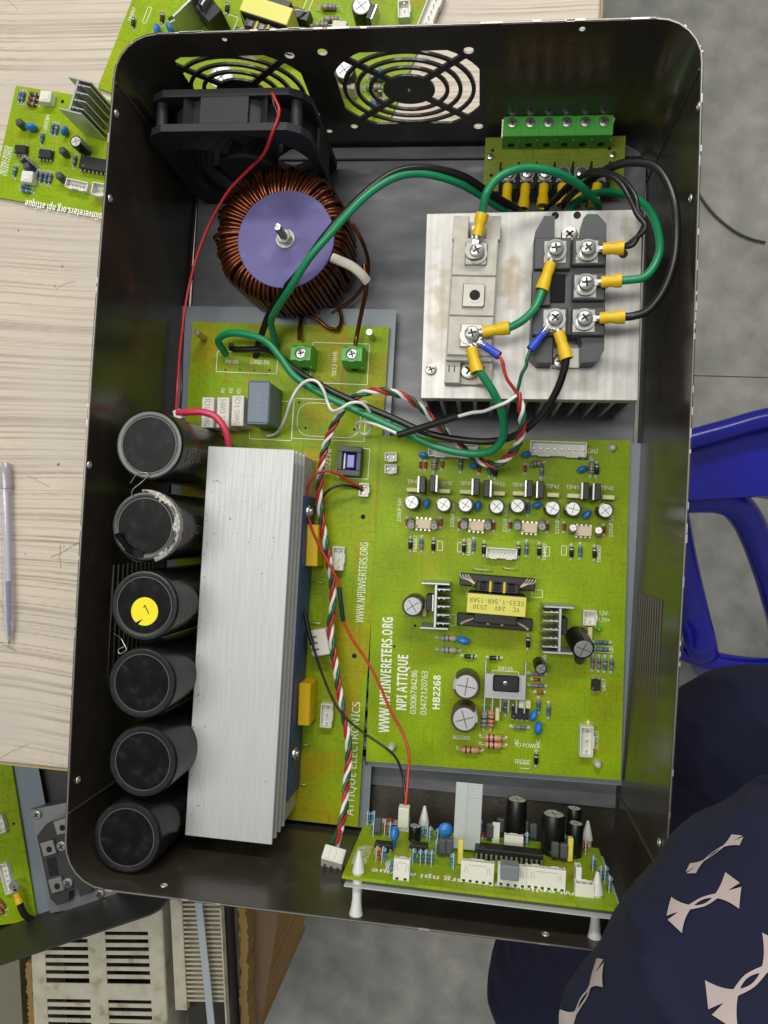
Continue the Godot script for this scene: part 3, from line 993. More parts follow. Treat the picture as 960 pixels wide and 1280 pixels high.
func build_inductor():
	var at := Vector3(-0.0752, 0.034, -0.1468)
	var t := thing("toroid_coil", "large copper wound toroid coil with lilac disc on top", "coil", Transform3D(Basis.IDENTITY, Vector3(at.x, 0.003, at.z)))
	# many separate turns of copper wire around the ring core
	var g := Geo.new()
	g.lathe([Vector2(0.0175, 0.012), Vector2(0.019, 0.007), Vector2(0.034, 0.005), Vector2(0.0385, 0.01), Vector2(0.0385, 0.044), Vector2(0.034, 0.0485), Vector2(0.019, 0.047), Vector2(0.0175, 0.042), Vector2(0.0175, 0.012)], 40)
	obj("core", g, mat("core_tape", Color("3a1f14"), 0.5), t)
	var wire := mat("enamelled_copper", Color("6e3b22"), 0.24, 0.8)
	var n := 78
	for k in n:
		if not shapes.has("turn"):
			g = Geo.new()
			var pts := []
			for q in [[0.0172, 0.01], [0.0165, 0.026], [0.0172, 0.044], [0.02, 0.0492], [0.028, 0.0512], [0.035, 0.0505], [0.0396, 0.047], [0.0408, 0.0405], [0.041, 0.026], [0.0408, 0.0115], [0.0396, 0.0062], [0.035, 0.003], [0.026, 0.003], [0.0195, 0.005], [0.0172, 0.01]]:
				pts.append(Vector3(q[0], q[1], 0))
			g.tube(smooth(pts, 3), 0.00135, 6)
			shapes["turn"] = g.done()
		var o := obj("turn", shapes["turn"], wire, t)
		o.rotation.y = TAU * k / n + rng.randf_range(-0.012, 0.012)
		o.scale = Vector3.ONE * rng.randf_range(0.975, 1.03)
	g = Geo.new()
	var edge := []
	edge = [Vector2(0, 0.0528), Vector2(0.0293, 0.0528), Vector2(0.0299, 0.0531), Vector2(0.0299, 0.0538), Vector2(0.0295, 0.0542), Vector2(0, 0.0542)]
	g.lathe(edge, 48)
	var top := Vector3(-0.0693, 0.057, -0.1404)
	var dx := Vector3(top.x - at.x, 0, top.z - at.z)
	obj("disc", g, mat("lilac_disc", Color.WHITE, 0.5, 0.0, {"albedo_texture": ntex(0.01, 41, [[0.0, Color("4d477f")], [0.35, Color("57518c")], [0.7, Color("5d5792")], [1.0, Color("6f699f")]], 256, 5), "uv1_triplanar": true, "uv1_scale": Vector3(12, 12, 12)}), t, dx)
	g = Geo.new()
	g.ring(0.0026, 0.0058, 0.0542, 0.055, 20)
	obj("washer", g, mat("zinc", Color("b9bab6"), 0.3, 0.9), t, dx)
	g = Geo.new()
	g.lathe([Vector2(0, 0.055), Vector2(0.0047, 0.055), Vector2(0.0047, 0.0585), Vector2(0.0042, 0.059), Vector2(0, 0.059)], 6)
	obj("nut", g, mat("zinc", Color("b9bab6"), 0.3, 0.9), t, dx)
	g = Geo.new()
	var pr := [Vector2(0, 0.05)]
	for k in 18:
		pr.append(Vector2(0.0023, 0.05 + 0.0013 * k))
		pr.append(Vector2(0.0019, 0.0506 + 0.0013 * k))
	pr.append(Vector2(0, 0.0732))
	g.lathe(pr, 12)
	obj("bolt", g, mat("zinc", Color("b9bab6"), 0.3, 0.9), t, dx)
	# its two ends run down to the board's terminals
	g = Geo.new()
	var inv := -t.position
	var way := func(a): return a.map(func(p): return p + inv)
	g.tube(smooth(way.call([Vector3(-0.0227, 0.045, -0.13), Vector3(-0.0209, 0.042, -0.1162), Vector3(-0.0251, 0.03, -0.1049), Vector3(-0.0284, 0.022, -0.0943), Vector3(-0.0296, 0.021, -0.0857)])), 0.0014, 8)
	g.tube(smooth(way.call([Vector3(-0.0607, 0.012, -0.116), Vector3(-0.0668, 0.014, -0.1078), Vector3(-0.0674, 0.018, -0.0982), Vector3(-0.0672, 0.019, -0.089)])), 0.0014, 8)
	g.tube(smooth(way.call([Vector3(-0.062, 0.02, -0.1051), Vector3(-0.0547, 0.021, -0.1018), Vector3(-0.0483, 0.02, -0.097), Vector3(-0.0424, 0.018, -0.0971), Vector3(-0.0409, 0.014, -0.1041), Vector3(-0.0433, 0.012, -0.1125)])), 0.0013, 8)
	g.tube(smooth(way.call([Vector3(-0.0305, 0.05, -0.1526), Vector3(-0.025, 0.045, -0.1448), Vector3(-0.0229, 0.03, -0.138), Vector3(-0.0249, 0.02, -0.1286), Vector3(-0.0351, 0.012, -0.118), Vector3(-0.0484, 0.01, -0.1093)])), 0.0012, 8)
	obj("tail_wire", g, wire, t)
	g = Geo.new()
	g.tube(smooth(way.call([Vector3(-0.0404, 0.056, -0.1298), Vector3(-0.0353, 0.0565, -0.1277), Vector3(-0.0281, 0.055, -0.1249), Vector3(-0.0227, 0.051, -0.1215), Vector3(-0.0199, 0.046, -0.1189)])), 0.0029, 8, 0.5)
	obj("sleeve", g, mat("woven_sleeve", Color("ddd6c8"), 0.85), t)

func grey_film() -> StandardMaterial3D:
	return mat("insulating_film", Color("7d8790"), 0.32)

func copper_marks(p: Node3D, list: Array):
	pass

func build_left_board():
	var s := obj("insulating_sheet", Geo.new().at(Vector3(-0.0805, 0.0105, 0.0555)).box(Vector3(0.002, 0, 0), Vector3(0.146, 0.0005, 0.336), 0.0), grey_film())
	tag(s, "grey plastic insulating sheet under the long left board", "plastic sheet")
	var t := thing("power_board", "long yellow green power board under the big capacitors and the long heatsink", "circuit board", flat_at(-0.1423, 0.014, -0.1011, -0.0079))
	board(t, 0.1331, 0.3223, board_picture(7, 320, 768, 1.0, 26), 0.0016, [[0.1238, 0.1239, 0.0016], [0.1238, 0.2137, 0.0016], [0.0766, 0.0514, 0.0008], [0.082, 0.0681, 0.0008], [0.0772, 0.0683, 0.0008], [0.1145, 0.0676, 0.0009], [0.025, 0.0316, 0.0006], [0.0349, 0.0312, 0.0006], [0.0448, 0.0314, 0.0006], [0.0552, 0.031, 0.0007]])
	lines(t, [rect(0.0186, 0.0194, 0.0602, 0.0332), rect(0.0831, 0.0115, 0.121, 0.0381), rect(0.0732, 0.0489, 0.1213, 0.0752), rect(0.0761, 0.0514, 0.118, 0.0732, 0.0085), rect(0.0445, 0.0511, 0.0729, 0.0769), rect(0.1052, 0.0796, 0.1254, 0.0994)], 0.00042)
	var white := mat("silkscreen", Color("f3f4e6"), 0.55)
	fit(text(t, "PV-IN", 0.0291, 0.0263, 0.0024), 0.0085)
	fit(text(t, "LINE-IN", 0.0483, 0.0259, 0.0026), 0.0125)
	fit(text(t, "9HH COIL", 0.0985, 0.0253, 0.0028, -PI / 2), 0.0165)
	fit(text(t, "PB2278", 0.0981, 0.0893, 0.0042, PI / 2), 0.016)
	fit(text(t, "WWW.NPIINVERTERS.ORG", 0.126, 0.1661, 0.0049, PI / 2, null, 0.0001, "Droid Sans", "printed_text", 0.93), 0.0556)
	fit(text(t, "ATTIQUE ELECTRONICS", 0.1273, 0.2791, 0.005, PI / 2, null, 0.0001, "Droid Sans", "printed_text", 0.93), 0.078)
	for q in [[0.0243, 0.0455], [0.0298, 0.0453], [0.0354, 0.0456]]:
		text(t, "R5", q[0], q[1], 0.002, PI / 2)
	# hex studs at the top corners
	for q in [[0.0091, 0.0111], [0.1227, 0.0077]]:
		var g := Geo.new()
		g.rod(Vector3(q[0], 0, q[1]), Vector3(q[0], 0.0155, q[1]), 0.0021, 12)
		obj("stud", g, mat("zinc", Color("b9bab6"), 0.3, 0.9), t)
	# three white cement resistors on end
	var k := 0
	for q in [[0.0218, 0.0635], [0.0319, 0.0631], [0.0416, 0.0616]]:
		var g := Geo.new()
		g.box(Vector3(0, 0.0095, 0), Vector3(0.0081, 0.019, 0.0196), 0.0005)
		var o := obj("cement_resistor", g, mat("cement", Color("dedcd2"), 0.75), t, Vector3(q[0], 0, q[1]), 0.03)
		text(o, ["5W0.1ΩJ", "5W0.1ΩJ", "5W0.1ΩJ"][k], 0.0, 0.0, 0.0034, PI / 2 if k != 1 else -PI / 2, mat("print_grey", Color("a19e99"), 0.7), 0.0191)
		k += 1
	# big grey film capacitor
	var gx := Geo.new()
	gx.box(Vector3(0, 0.0145, 0), Vector3(0.0142, 0.029, 0.0262), 0.0008)
	gx.box(Vector3(-0.0002, 0.0275, -0.0132), Vector3(0.0132, 0.003, 0.0012), 0.0004)
	gx.box(Vector3(-0.0002, 0.0275, 0.0132), Vector3(0.0132, 0.003, 0.0012), 0.0004)
	var q2 = [0.0581, 0.0572]
	var fc := obj("film_capacitor", gx, mat("slate_plastic", Color("62707f"), 0.42), t, Vector3(q2[0], 0, q2[1]), 0.02)
	text(fc, "475J 400V", 0.0, 0.0, 0.002, PI / 2, mat("print_slate", Color("8494a2"), 0.6), 0.02905)
	# coil terminals
	for q in [[0.0805, 0.0227], [0.1133, 0.0221]]:
		terminal(t, q[0], q[1] + 0.001, 0.0128, 0.0135, 0.0195)
	# current sensor: black square frame round a blue bobbin
	var g := Geo.new()
	var ct = [0.1139, 0.089]
	for s2 in [-1.0, 1.0]:
		g.box(Vector3(0, 0.0045, s2 * 0.0076), Vector3(0.0152, 0.009, 0.0036), 0.0004)
		g.box(Vector3(s2 * 0.0061, 0.0045, 0), Vector3(0.003, 0.009, 0.0118), 0.0004)
	var cs := obj("current_sensor", g, mat("lamination", Color("4b4d4e"), 0.5), t, Vector3(ct[0], 0, ct[1]), -0.01)
	g = Geo.new()
	g.box(Vector3(0.0008, 0.004, 0), Vector3(0.0066, 0.0072, 0.0102), 0.0012)
	obj("bobbin", g, mat("cobalt_tape", Color("1d2f9e"), 0.2), cs)
	g = Geo.new()
	g.box(Vector3(-0.0034, 0.0036, 0), Vector3(0.0012, 0.0064, 0.0104), 0.0003)
	obj("winding", g, mat("nylon", Color("dcdcd2"), 0.45), cs)
	g = Geo.new()
	g.box(Vector3(0, 0.0006, 0), Vector3(0.0114, 0.001, 0.0116))
	obj("well", g, mat("bobbin", Color("1a1917"), 0.35), cs)
	# small white headers
	var j = [0.1239, 0.1067]
	header(t, j[0], j[1], 0.0085, 0.0062, 2, PI / 2, 0.0055)
	j = [0.1101, 0.1516]
	header(t, j[0], j[1], 0.0152, 0.0075, 3, PI / 2, 0.006)
	j = [0.109, 0.2522]
	header(t, j[0], j[1], 0.0152, 0.0075, 3, PI / 2, 0.006)
	# yellow box capacitors
	for q in [[0.0958, 0.144], [0.0973, 0.243]]:
		g = Geo.new()
		g.box(Vector3(0, 0.01, 0), Vector3(0.0075, 0.02, 0.0262), 0.0006)
		obj("box_capacitor", g, mat("yellow_case", Color("dcb612"), 0.35), t, Vector3(q[0], 0, q[1]), 0.03)
	# wire jumpers
	for q in [[0.0939, 0.1679, 0.1003, 0.168], [0.093, 0.194, 0.101, 0.1944], [0.0918, 0.2728, 0.0982, 0.2732], [0.093, 0.2985, 0.0978, 0.2985], [0.0903, 0.129, 0.0951, 0.1293]]:
		g = Geo.new()
		g.tube(smooth([Vector3(q[0], 0, q[1]), Vector3(q[0], 0.0012, q[1]), Vector3((q[0] + q[2]) / 2, 0.0016, (q[1] + q[3]) / 2), Vector3(q[2], 0.0012, q[3]), Vector3(q[2], 0, q[3])], 3), 0.0003, 5)
		obj("jumper", g, mat("tinned", Color("c4c6c6"), 0.35, 0.9), t)

func aluminium(key: String, a: String, b: String, sc: Vector3) -> StandardMaterial3D:
	return mat(key, Color.WHITE, 0.55, 0.15, {"albedo_texture": ntex(0.02, 51, [[0.0, Color(a)], [0.5, Color(b)], [1.0, Color(b).lightened(0.08)]], 512, 6), "uv1_triplanar": true, "uv1_scale": sc, "roughness_texture": ntex(0.02, 53, [[0.0, Color(0.7, 0.7, 0.7)], [1.0, Color(1, 1, 1)]], 512, 4)})

func build_long_sink():
	var t := thing("long_heatsink", "long bright aluminium heatsink with stacked plates lying beside the capacitors", "heatsink", Transform3D(Basis(Vector3.UP, 0.0), Vector3(-0.0774, 0, 0.1006)))
	var m := aluminium("brushed_aluminium", "b6b7b8", "bfc0c1", Vector3(60, 60, 2.2))
	for k in 4:
		var g := Geo.new()
		g.box(Vector3(0, 0.0742 - 0.0088 * k, 0), Vector3(0.0514, 0.0019, 0.2244), 0.0003)
		obj("fin", g, m, t)
	var g := Geo.new()
	g.box(Vector3(-0.006, 0.0585, 0), Vector3(0.006, 0.0292, 0.2238), 0.0003)
	obj("spine", g, m, t)
	g = Geo.new()
	g.box(Vector3(0.0225, 0.0315, 0), Vector3(0.004, 0.033, 0.2236), 0.0003)
	g.box(Vector3(-0.006, 0.03, 0), Vector3(0.006, 0.028, 0.2238), 0.0003)
	obj("mounting_foot", g, m, t)
	g = Geo.new()
	g.box(Vector3(0.0258, 0.0305, 0.0055), Vector3(0.0012, 0.029, 0.186), 0.0003)
	obj("thermal_pad", g, mat("blue_pad", Color("31457f"), 0.5), t)
	for z in [-0.078, 0.072]:
		g = Geo.new()
		g.lathe([Vector2(0, 0), Vector2(0.0042, 0), Vector2(0.004, 0.0012), Vector2(0.0026, 0.0016), Vector2(0.0022, 0.0028), Vector2(0, 0.003)], 14, Transform3D(Geo.up_basis(Vector3.RIGHT), Vector3(0.0264, 0.036, z)))
		obj("pad_screw", g, mat("zinc", Color("b9bab6"), 0.3, 0.9), t)
	g = Geo.new()   # small dark nicks along its edges
	for k in 40:
		var nx := -0.0247 + absf(rng.randfn(0.0, 0.0035)) if k < 30 else rng.randf_range(-0.024, 0.024)
		g.box(Vector3(nx, 0.07517, rng.randf_range(-0.108, 0.108)), Vector3(rng.randf_range(0.0003, 0.001), 0.0001, rng.randf_range(0.0003, 0.0012)), 0.0, Basis(Vector3.UP, rng.randf() * 3.0))
	tag(obj("nick_mark", g, mat("nick", Color("77797a"), 0.6, 0.2), t), "small dark nicks along the edge of the plate", "", "", "stuff")
	# scratches left by handling
	for s in [[-0.0951, 0.0031, -0.0744, 0.0049], [-0.0953, 0.024, -0.0869, 0.0203], [-0.0869, 0.0203, -0.0764, 0.0189], [-0.0742, 0.0252, -0.0611, 0.0131], [-0.0611, 0.0131, -0.0603, 0.0043], [-0.0621, 0.0521, -0.0558, 0.0243], [-0.0929, 0.194, -0.0984, 0.1749]]:
		var a := Vector2(s[0] + 0.0774, s[1] - 0.1006)
		var b := Vector2(s[2] + 0.0774, s[3] - 0.1006)
		g = Geo.new()
		g.box(Geo.v3((a + b) / 2, 0.07518), Vector3(a.distance_to(b), 0.00008, 0.00018), 0.0, Basis(Vector3.UP, -(b - a).angle()))
		obj("scratch", g, mat("scratch", Color("a9abac"), 0.5, 0.5), t)

func build_big_capacitors():
	var names := ["big black can capacitor at the top of the row, red wire plug behind it", "big black can capacitor with torn sleeve showing pale metal edge", "big black can capacitor with yellow round sticker on top", "plain big black capacitor directly below the one with yellow sticker", "big black capacitor second from the bottom of the row", "big black capacitor at the bottom corner of the case"]
	var spots := [-0.1254, -0.008, -0.1249, 0.0365, -0.1225, 0.0794, -0.1212, 0.1212, -0.118, 0.1631, -0.1244, 0.2045]
	var sleeve := mat("can_sleeve", Color.WHITE, 0.26, 0.0, {"albedo_texture": ntex(0.03, 61, [[0.0, Color("131315")], [0.6, Color("19191b")], [0.85, Color("222224")], [1.0, Color("333335")]], 256, 5), "uv1_triplanar": true, "uv1_scale": Vector3(14, 14, 14)})
	for i in 6:
		var t := thing("can_capacitor", names[i], "capacitor", Transform3D(Basis(Vector3.UP, 0.4 * i), Vector3(spots[i * 2], 0.0142, spots[i * 2 + 1])), "row of big capacitors along the left wall")
		var h := 0.0908
		var r := 0.0194
		if not shapes.has("can"):
			var g := Geo.new()
			g.lathe([Vector2(0, 0), Vector2(r * 0.95, 0), Vector2(r, 0.001), Vector2(r, 0.01), Vector2(r * 0.965, 0.0122), Vector2(r, 0.0145), Vector2(r, h - 0.0022), Vector2(r * 0.985, h - 0.0008), Vector2(r * 0.95, h - 0.0001), Vector2(r * 0.9, h), Vector2(r * 0.82, h - 0.0002), Vector2(r * 0.8, h - 0.0009)], 48)
			shapes["can"] = g.done()
			g = Geo.new()
			g.lathe([Vector2(r * 0.8, h - 0.0008), Vector2(r * 0.78, h - 0.0005), Vector2(0, h - 0.0005)], 48)
			shapes["can_top"] = g.done()
			g = Geo.new()
			g.ring(r * 0.785, r * 0.81, h - 0.0009, h - 0.00022, 48)
			shapes["can_ring"] = g.done()
		obj("sleeve", shapes["can"], sleeve, t)
		obj("top_disc", shapes["can_top"], mat("can_disc", Color.WHITE, 0.33, 0.0, {"albedo_texture": ntex(0.02, 63, [[0.0, Color("0f0f10")], [0.55, Color("141415")], [0.8, Color("1c1c1d")], [1.0, Color("2d2d2e")]], 256, 5), "uv1_triplanar": true, "uv1_scale": Vector3(18, 18, 18), "metallic_specular": 0.22}), t)
		obj("crimp_ring", shapes["can_ring"], mat("ring_line", Color("525254"), 0.35), t)
		if i < 3:   # gold type print around the can
			for w in 2:
				var o := text(t, "8200", 0, 0, [0.0062, 0.005, 0.004][i], 0, mat("gold_print", Color("6b6240"), 0.45), 0.0, "Droid Sans", "gold_print")
				var a: float = [-0.25, -0.1, -0.25][i] - 0.4 * i + w * 0.0
				if w == 1: a += 0.06
				var d := Vector3(cos(-a), 0, sin(-a)) if false else Vector3(cos(a), 0, -sin(a))
				var up := Vector3.UP
				o.transform = Transform3D(Basis(Vector3(0, -1, 0), d.cross(Vector3(0, -1, 0)), d), d * (r + 0.0002) + Vector3(0, h - [0.016, 0.014, 0.012][i] - w * 0.016, 0))
		if i == 1:
			var g := Geo.new()
			var rr := RandomNumberGenerator.new()
			rr.seed = 5
			var n := 34
			for k in n:
				var a := -0.9 + 2.9 * k / n - 0.4
				var b := -0.9 + 2.9 * (k + 1) / n - 0.4
				var w := clampf(0.0013 + 0.0013 * sin(k * 0.55 + 4.0) + rr.randf_range(-0.0009, 0.0009), 0.0002, 0.004)
				var lo := h - 0.0046 - rr.randf_range(0.0, 0.0018)
				for e in [[r + 0.0004, lo, r + 0.0007, h + 0.0002], [r + 0.0007, h + 0.0002, r - w, h + 0.0006]]:
					g.quad(Vector3(e[0] * cos(a), e[1], e[0] * sin(a)), Vector3(e[0] * cos(b), e[1], e[0] * sin(b)), Vector3(e[2] * cos(b), e[3], e[2] * sin(b)), Vector3(e[2] * cos(a), e[3], e[2] * sin(a)), Vector3(cos(a), 0.3 if e[0] == r + 0.0004 else 3.0, sin(a)))
			for k in 5:
				var a := 2.6 + 0.1 * k - 0.4
				g.quad(Vector3((r + 0.0012) * cos(a), h - 0.008 + 0.001 * k, (r + 0.0012) * sin(a)), Vector3((r + 0.002) * cos(a + 0.1), h - 0.007, (r + 0.002) * sin(a + 0.1)), Vector3((r - 0.0015) * cos(a + 0.1), h + 0.0008, (r - 0.0015) * sin(a + 0.1)), Vector3((r - 0.002) * cos(a), h + 0.0006, (r - 0.002) * sin(a)), Vector3(cos(a), 1, sin(a)))
			obj("torn_edge", g, mat("pale_metal", Color.WHITE, 0.45, 0.3, {"albedo_texture": ntex(0.05, 65, [[0.0, Color("55534e")], [0.45, Color("8f8d85")], [1.0, Color("c9c8c0")]], 256, 4), "uv1_triplanar": true, "uv1_scale": Vector3(30, 30, 30)}), t)
			g = Geo.new()   # a lifted lip of black sleeve
			for k in 8:
				var a := 2.35 + 1.3 * k / 8 - 0.4
				var b := 2.35 + 1.3 * (k + 1) / 8 - 0.4
				g.quad(Vector3(r * 1.0 * cos(a), h - 0.001, r * sin(a)), Vector3(r * cos(b), h - 0.001, r * sin(b)), Vector3((r - 0.006) * cos(b), h + 0.002 + 0.001 * sin(k), (r - 0.006) * sin(b)), Vector3((r - 0.006) * cos(a), h + 0.002 + 0.001 * sin(k - 1.0), (r - 0.006) * sin(a)), Vector3(0, 1, 0), 1)
			obj("torn_lip", g, sleeve, t)
		if i == 2:
			var g := Geo.new()
			var pts := [Vector2(0, 0)]
			for k in 30:
				var a := TAU * k / 30 + 2.2
				pts.append(Vector2(cos(a), sin(a)) * 0.0077)
			pts[0] = Vector2(0.3, 0.1) * 0.005 + Vector2(cos(2.1), sin(2.1)) * 0.004
			g.prism(pts, h - 0.0004, h - 0.0002)
			var o := obj("sticker", g, mat("sticker_yellow", Color("f0e010"), 0.55), t, Vector3(-0.002, 0.0, 0.0025), -0.8)
			var w := text(o, "1", 0.0012, -0.001, 0.005, 0.5, mat("print_dark", Color("6d6410"), 0.7), h - 0.0001)
	# bent snips of clear tape and wire between the cans
	var g := Geo.new()
	g.tube(smooth([Vector3(-0.1341, 0.106, 0.0135), Vector3(-0.1299, 0.107, 0.0081), Vector3(-0.1244, 0.107, 0.0079), Vector3(-0.1265, 0.106, 0.0114), Vector3(-0.1325, 0.106, 0.0169), Vector3(-0.133, 0.1055, 0.0204)]), 0.00022, 5)
	var w := obj("wire_snip", g, mat("tinned", Color("c4c6c6"), 0.35, 0.9))
	tag(w, "thin bent wire clipping lying across the two uppermost big capacitors", "wire")
	g = Geo.new()
	g.tube(smooth([Vector3(-0.1414, 0.1, 0.0966), Vector3(-0.1356, 0.104, 0.0978), Vector3(-0.1331, 0.105, 0.1001), Vector3(-0.1308, 0.1055, 0.1038), Vector3(-0.1344, 0.1052, 0.1062), Vector3(-0.1356, 0.105, 0.1042), Vector3(-0.1319, 0.1052, 0.1022)]), 0.00025, 5)
	w = obj("wire_snip", g, mat("tinned", Color("c4c6c6"), 0.35, 0.9))
	tag(w, "thin looped wire clipping just under the capacitor with yellow sticker", "wire")

func build_right_board():
	var s := obj("insulating_sheet", Geo.new().at(Vector3(0.0669, 0.0105, 0.0765), 0.019).box(Vector3(0.0035, 0, 0), Vector3(0.1685, 0.0005, 0.212), 0.0), grey_film())
	tag(s, "bluish grey plastic insulating sheet edging the driver board on the right", "plastic sheet")
	var t := thing("driver_board", "bright green driver board with four rows of small parts and a yellow transformer", "circuit board", flat_at(-0.0128, 0.014, -0.0292, 0.0189))
	board(t, 0.1582, 0.2092, board_picture(19, 512, 672, 0.36, 30), 0.0016, [[0.0285, 0.1212, 0.0009], [0.0156, 0.1351, 0.0008]])
	for q in [[0.0164, 0.1987], [0.1438, 0.1998], [0.1472, 0.0049]]:
		var g := Geo.new()
		g.lathe([Vector2(0.0026, 0), Vector2(0.0026, 0.002), Vector2(0.0016, 0.0046), Vector2(0, 0.0054)], 12)
		obj("standoff", g, mat("clear_nylon", Color("c3c6bb"), 0.35), t, Vector3(q[0], 0, q[1]))
	# printed words
	fit(text(t, "WWW.NPIINVERETERS.ORG", 0.0109, 0.1533, 0.0068, PI / 2, null, 0.0001, "Droid Sans", "printed_text", 1.0, true), 0.0735)
	fit(text(t, "NPI ATTIQUE", 0.0216, 0.1577, 0.0066, PI / 2, null, 0.0001, "Droid Sans", "printed_text", 0.94, true), 0.0372)
	fit(text(t, "03006784286", 0.0292, 0.1633, 0.0036, PI / 2, null, 0.0001, "Droid Sans", "printed_text", 1.05), 0.0262)
	fit(text(t, "03472120763", 0.0358, 0.1634, 0.0036, PI / 2, null, 0.0001, "Droid Sans", "printed_text", 1.05), 0.0262)
	fit(text(t, "HB2268", 0.0437, 0.1627, 0.0046, PI / 2, null, 0.0001, "Droid Sans", "printed_text", 1.15, true), 0.0186)
	for q in [["TIP41", 0.0242, 0.0292], ["TIP42", 0.0453, 0.0296], ["TIP41", 0.058, 0.0293], ["TIP42", 0.0784, 0.0295], ["TIP41", 0.0906, 0.0294], ["TIP42", 0.1119, 0.0298], ["TIP41", 0.1241, 0.03], ["TIP42", 0.145, 0.0299]]:
		text(t, q[0], q[1], q[2], 0.0023)
	for q in [["GH2", 0.1357, 0.0071, 0.0026, 0.0], ["12V-", 0.1453, 0.1075, 0.0024, 0.0], ["12V+", 0.1454, 0.1117, 0.0024, 0.0], ["+", 0.1376, 0.175, 0.0042, 0.0], ["AC/OUT", 0.1432, 0.1856, 0.0022, PI / 2], ["DIODE", 0.0984, 0.2022, 0.0022, 0.0], ["TO POWER", 0.1011, 0.1921, 0.0018, 0.0], ["AC", 0.0946, 0.1901, 0.002, PI / 2], ["AC", 0.1079, 0.1896, 0.002, PI / 2], ["220UF 50V", 0.0159, 0.0475, 0.0022, PI / 2], ["220UF 50V", 0.05, 0.0499, 0.0022, PI / 2], ["220UF 50V", 0.0833, 0.0519, 0.0022, PI / 2], ["220UF 50V", 0.1155, 0.0518, 0.0022, PI / 2], ["220UF 50V", 0.1481, 0.0526, 0.0022, PI / 2], ["NL5000", 0.0603, 0.19, 0.0018, 0.0], ["BR135", 0.0863, 0.1452, 0.002, 0.0], ["U817", 0.1465, 0.1515, 0.002, PI / 2], ["1N4007", 0.0269, 0.0691, 0.0016, PI / 2], ["1N4007", 0.0613, 0.0699, 0.0016, PI / 2], ["1N4007", 0.1082, 0.0711, 0.0016, PI / 2], ["1N4007", 0.1414, 0.0708, 0.0016, PI / 2], ["C945", 0.1102, 0.1384, 0.0016, PI / 2]]:
		text(t, q[0], q[1], q[2], q[3], q[4])
	lines(t, [rect(0.0409, 0.0666, 0.0442, 0.0726), rect(0.0537, 0.0671, 0.0564, 0.0731), rect(0.1011, 0.0949, 0.1076, 0.0996), rect(0.0506, 0.1129, 0.0544, 0.1198), rect(0.1184, 0.0667, 0.1215, 0.0725), rect(0.1081, 0.0676, 0.1112, 0.0735), rect(0.1372, 0.1279, 0.1512, 0.1316), rect(0.095, 0.2034, 0.1045, 0.2062, 0.0018), rect(0.0779, 0.1467, 0.0946, 0.1587), rect(0.0603, 0.0983, 0.0664, 0.101)], 0.0003)
	# four driver cells, each the same set of parts
	for q in [[0.0246, 0.0428], [0.0446, 0.0436], [0.0581, 0.0435], [0.0773, 0.0439], [0.09, 0.043], [0.1112, 0.0438], [0.1234, 0.0439], [0.1426, 0.0442]]:
		elcap(t, q[0], q[1], 0.00485, 0.0118, Vector2.ZERO, 2.6 + rng.randf_range(-0.4, 0.4), Color("1f1d1d"), Color("b9a860"), Color("dcdedf"))
	for q in [[0.0244, 0.058, 0.0238, 0.0544], [0.0388, 0.058, 0.0385, 0.0544], [0.0575, 0.0569, 0.0578, 0.0532], [0.0722, 0.0569, 0.0726, 0.0532], [0.0905, 0.0562, 0.0906, 0.0529], [0.1056, 0.0557, 0.1057, 0.0526], [0.1242, 0.055, 0.124, 0.0575], [0.1394, 0.056, 0.1405, 0.0589]]:
		elcap(t, q[2], q[3], 0.0024, 0.0082, Vector2(q[0] - q[2], q[1] - q[3]) / 0.009, 0.3, Color("8f8f88"), Color("5a5a56"), Color("d5d6d4"))
	for q in [[0.0334, 0.043, 1.3], [0.0658, 0.0435, 1.4], [0.1024, 0.0419, 0.3], [0.1326, 0.0468, 0.9], [0.0305, 0.0124, 0.0], [0.0627, 0.018, 0.5], [0.0946, 0.0104, 0.2], [0.1289, 0.0188, 0.4]]:
		disc_cap(t, q[0], q[1], q[2])
	for q in [[0.0309, 0.0318, 0.0], [0.0379, 0.0311, PI], [0.0642, 0.0324, 0.0], [0.0711, 0.0332, PI], [0.0964, 0.0325, 0.0], [0.1032, 0.033, 0.0], [0.1299, 0.033, 0.0], [0.1366, 0.0333, 0.0]]:
		power_transistor(t, q[0], q[1], q[2])
	for q in [[0.0243, 0.0348], [0.0446, 0.035], [0.0577, 0.0351], [0.0787, 0.0355], [0.0906, 0.0352], [0.1117, 0.0355], [0.1238, 0.0357], [0.145, 0.036]]:
		film_cap(t, q[0], q[1], -0.02)
	for q in [[0.0317, 0.0562], [0.0652, 0.0563], [0.0981, 0.0564], [0.1312, 0.0572]]:
		chip(t, q[0], q[1], 0.0098, 0.0062, 4, -0.04, Color("cdbf9f"))
	for q in [[0.021, 0.0555], [0.0426, 0.0548], [0.0543, 0.0559], [0.076, 0.0559], [0.0864, 0.0551], [0.1092, 0.0555], [0.1195, 0.0551], [0.1436, 0.0558], [0.0283, 0.0185], [0.0316, 0.0185], [0.0657, 0.0199], [0.0945, 0.0192], [0.0423, 0.0179]]:
		glass_diode(t, q[0], q[1], PI / 2)
	for q in [[0.0238, 0.0693], [0.0385, 0.0697], [0.0578, 0.07], [0.0704, 0.0705], [0.0919, 0.0705], [0.1047, 0.0702], [0.1244, 0.0704], [0.1384, 0.0704], [0.0759, 0.0217], [0.1382, 0.0186], [0.0996, 0.1277], [0.1067, 0.1996]]:
		diode(t, q[0], q[1], PI / 2)
	for q in [[0.0633, 0.1385], [0.0791, 0.1386]]:
		diode(t, q[0], q[1], 0.0)
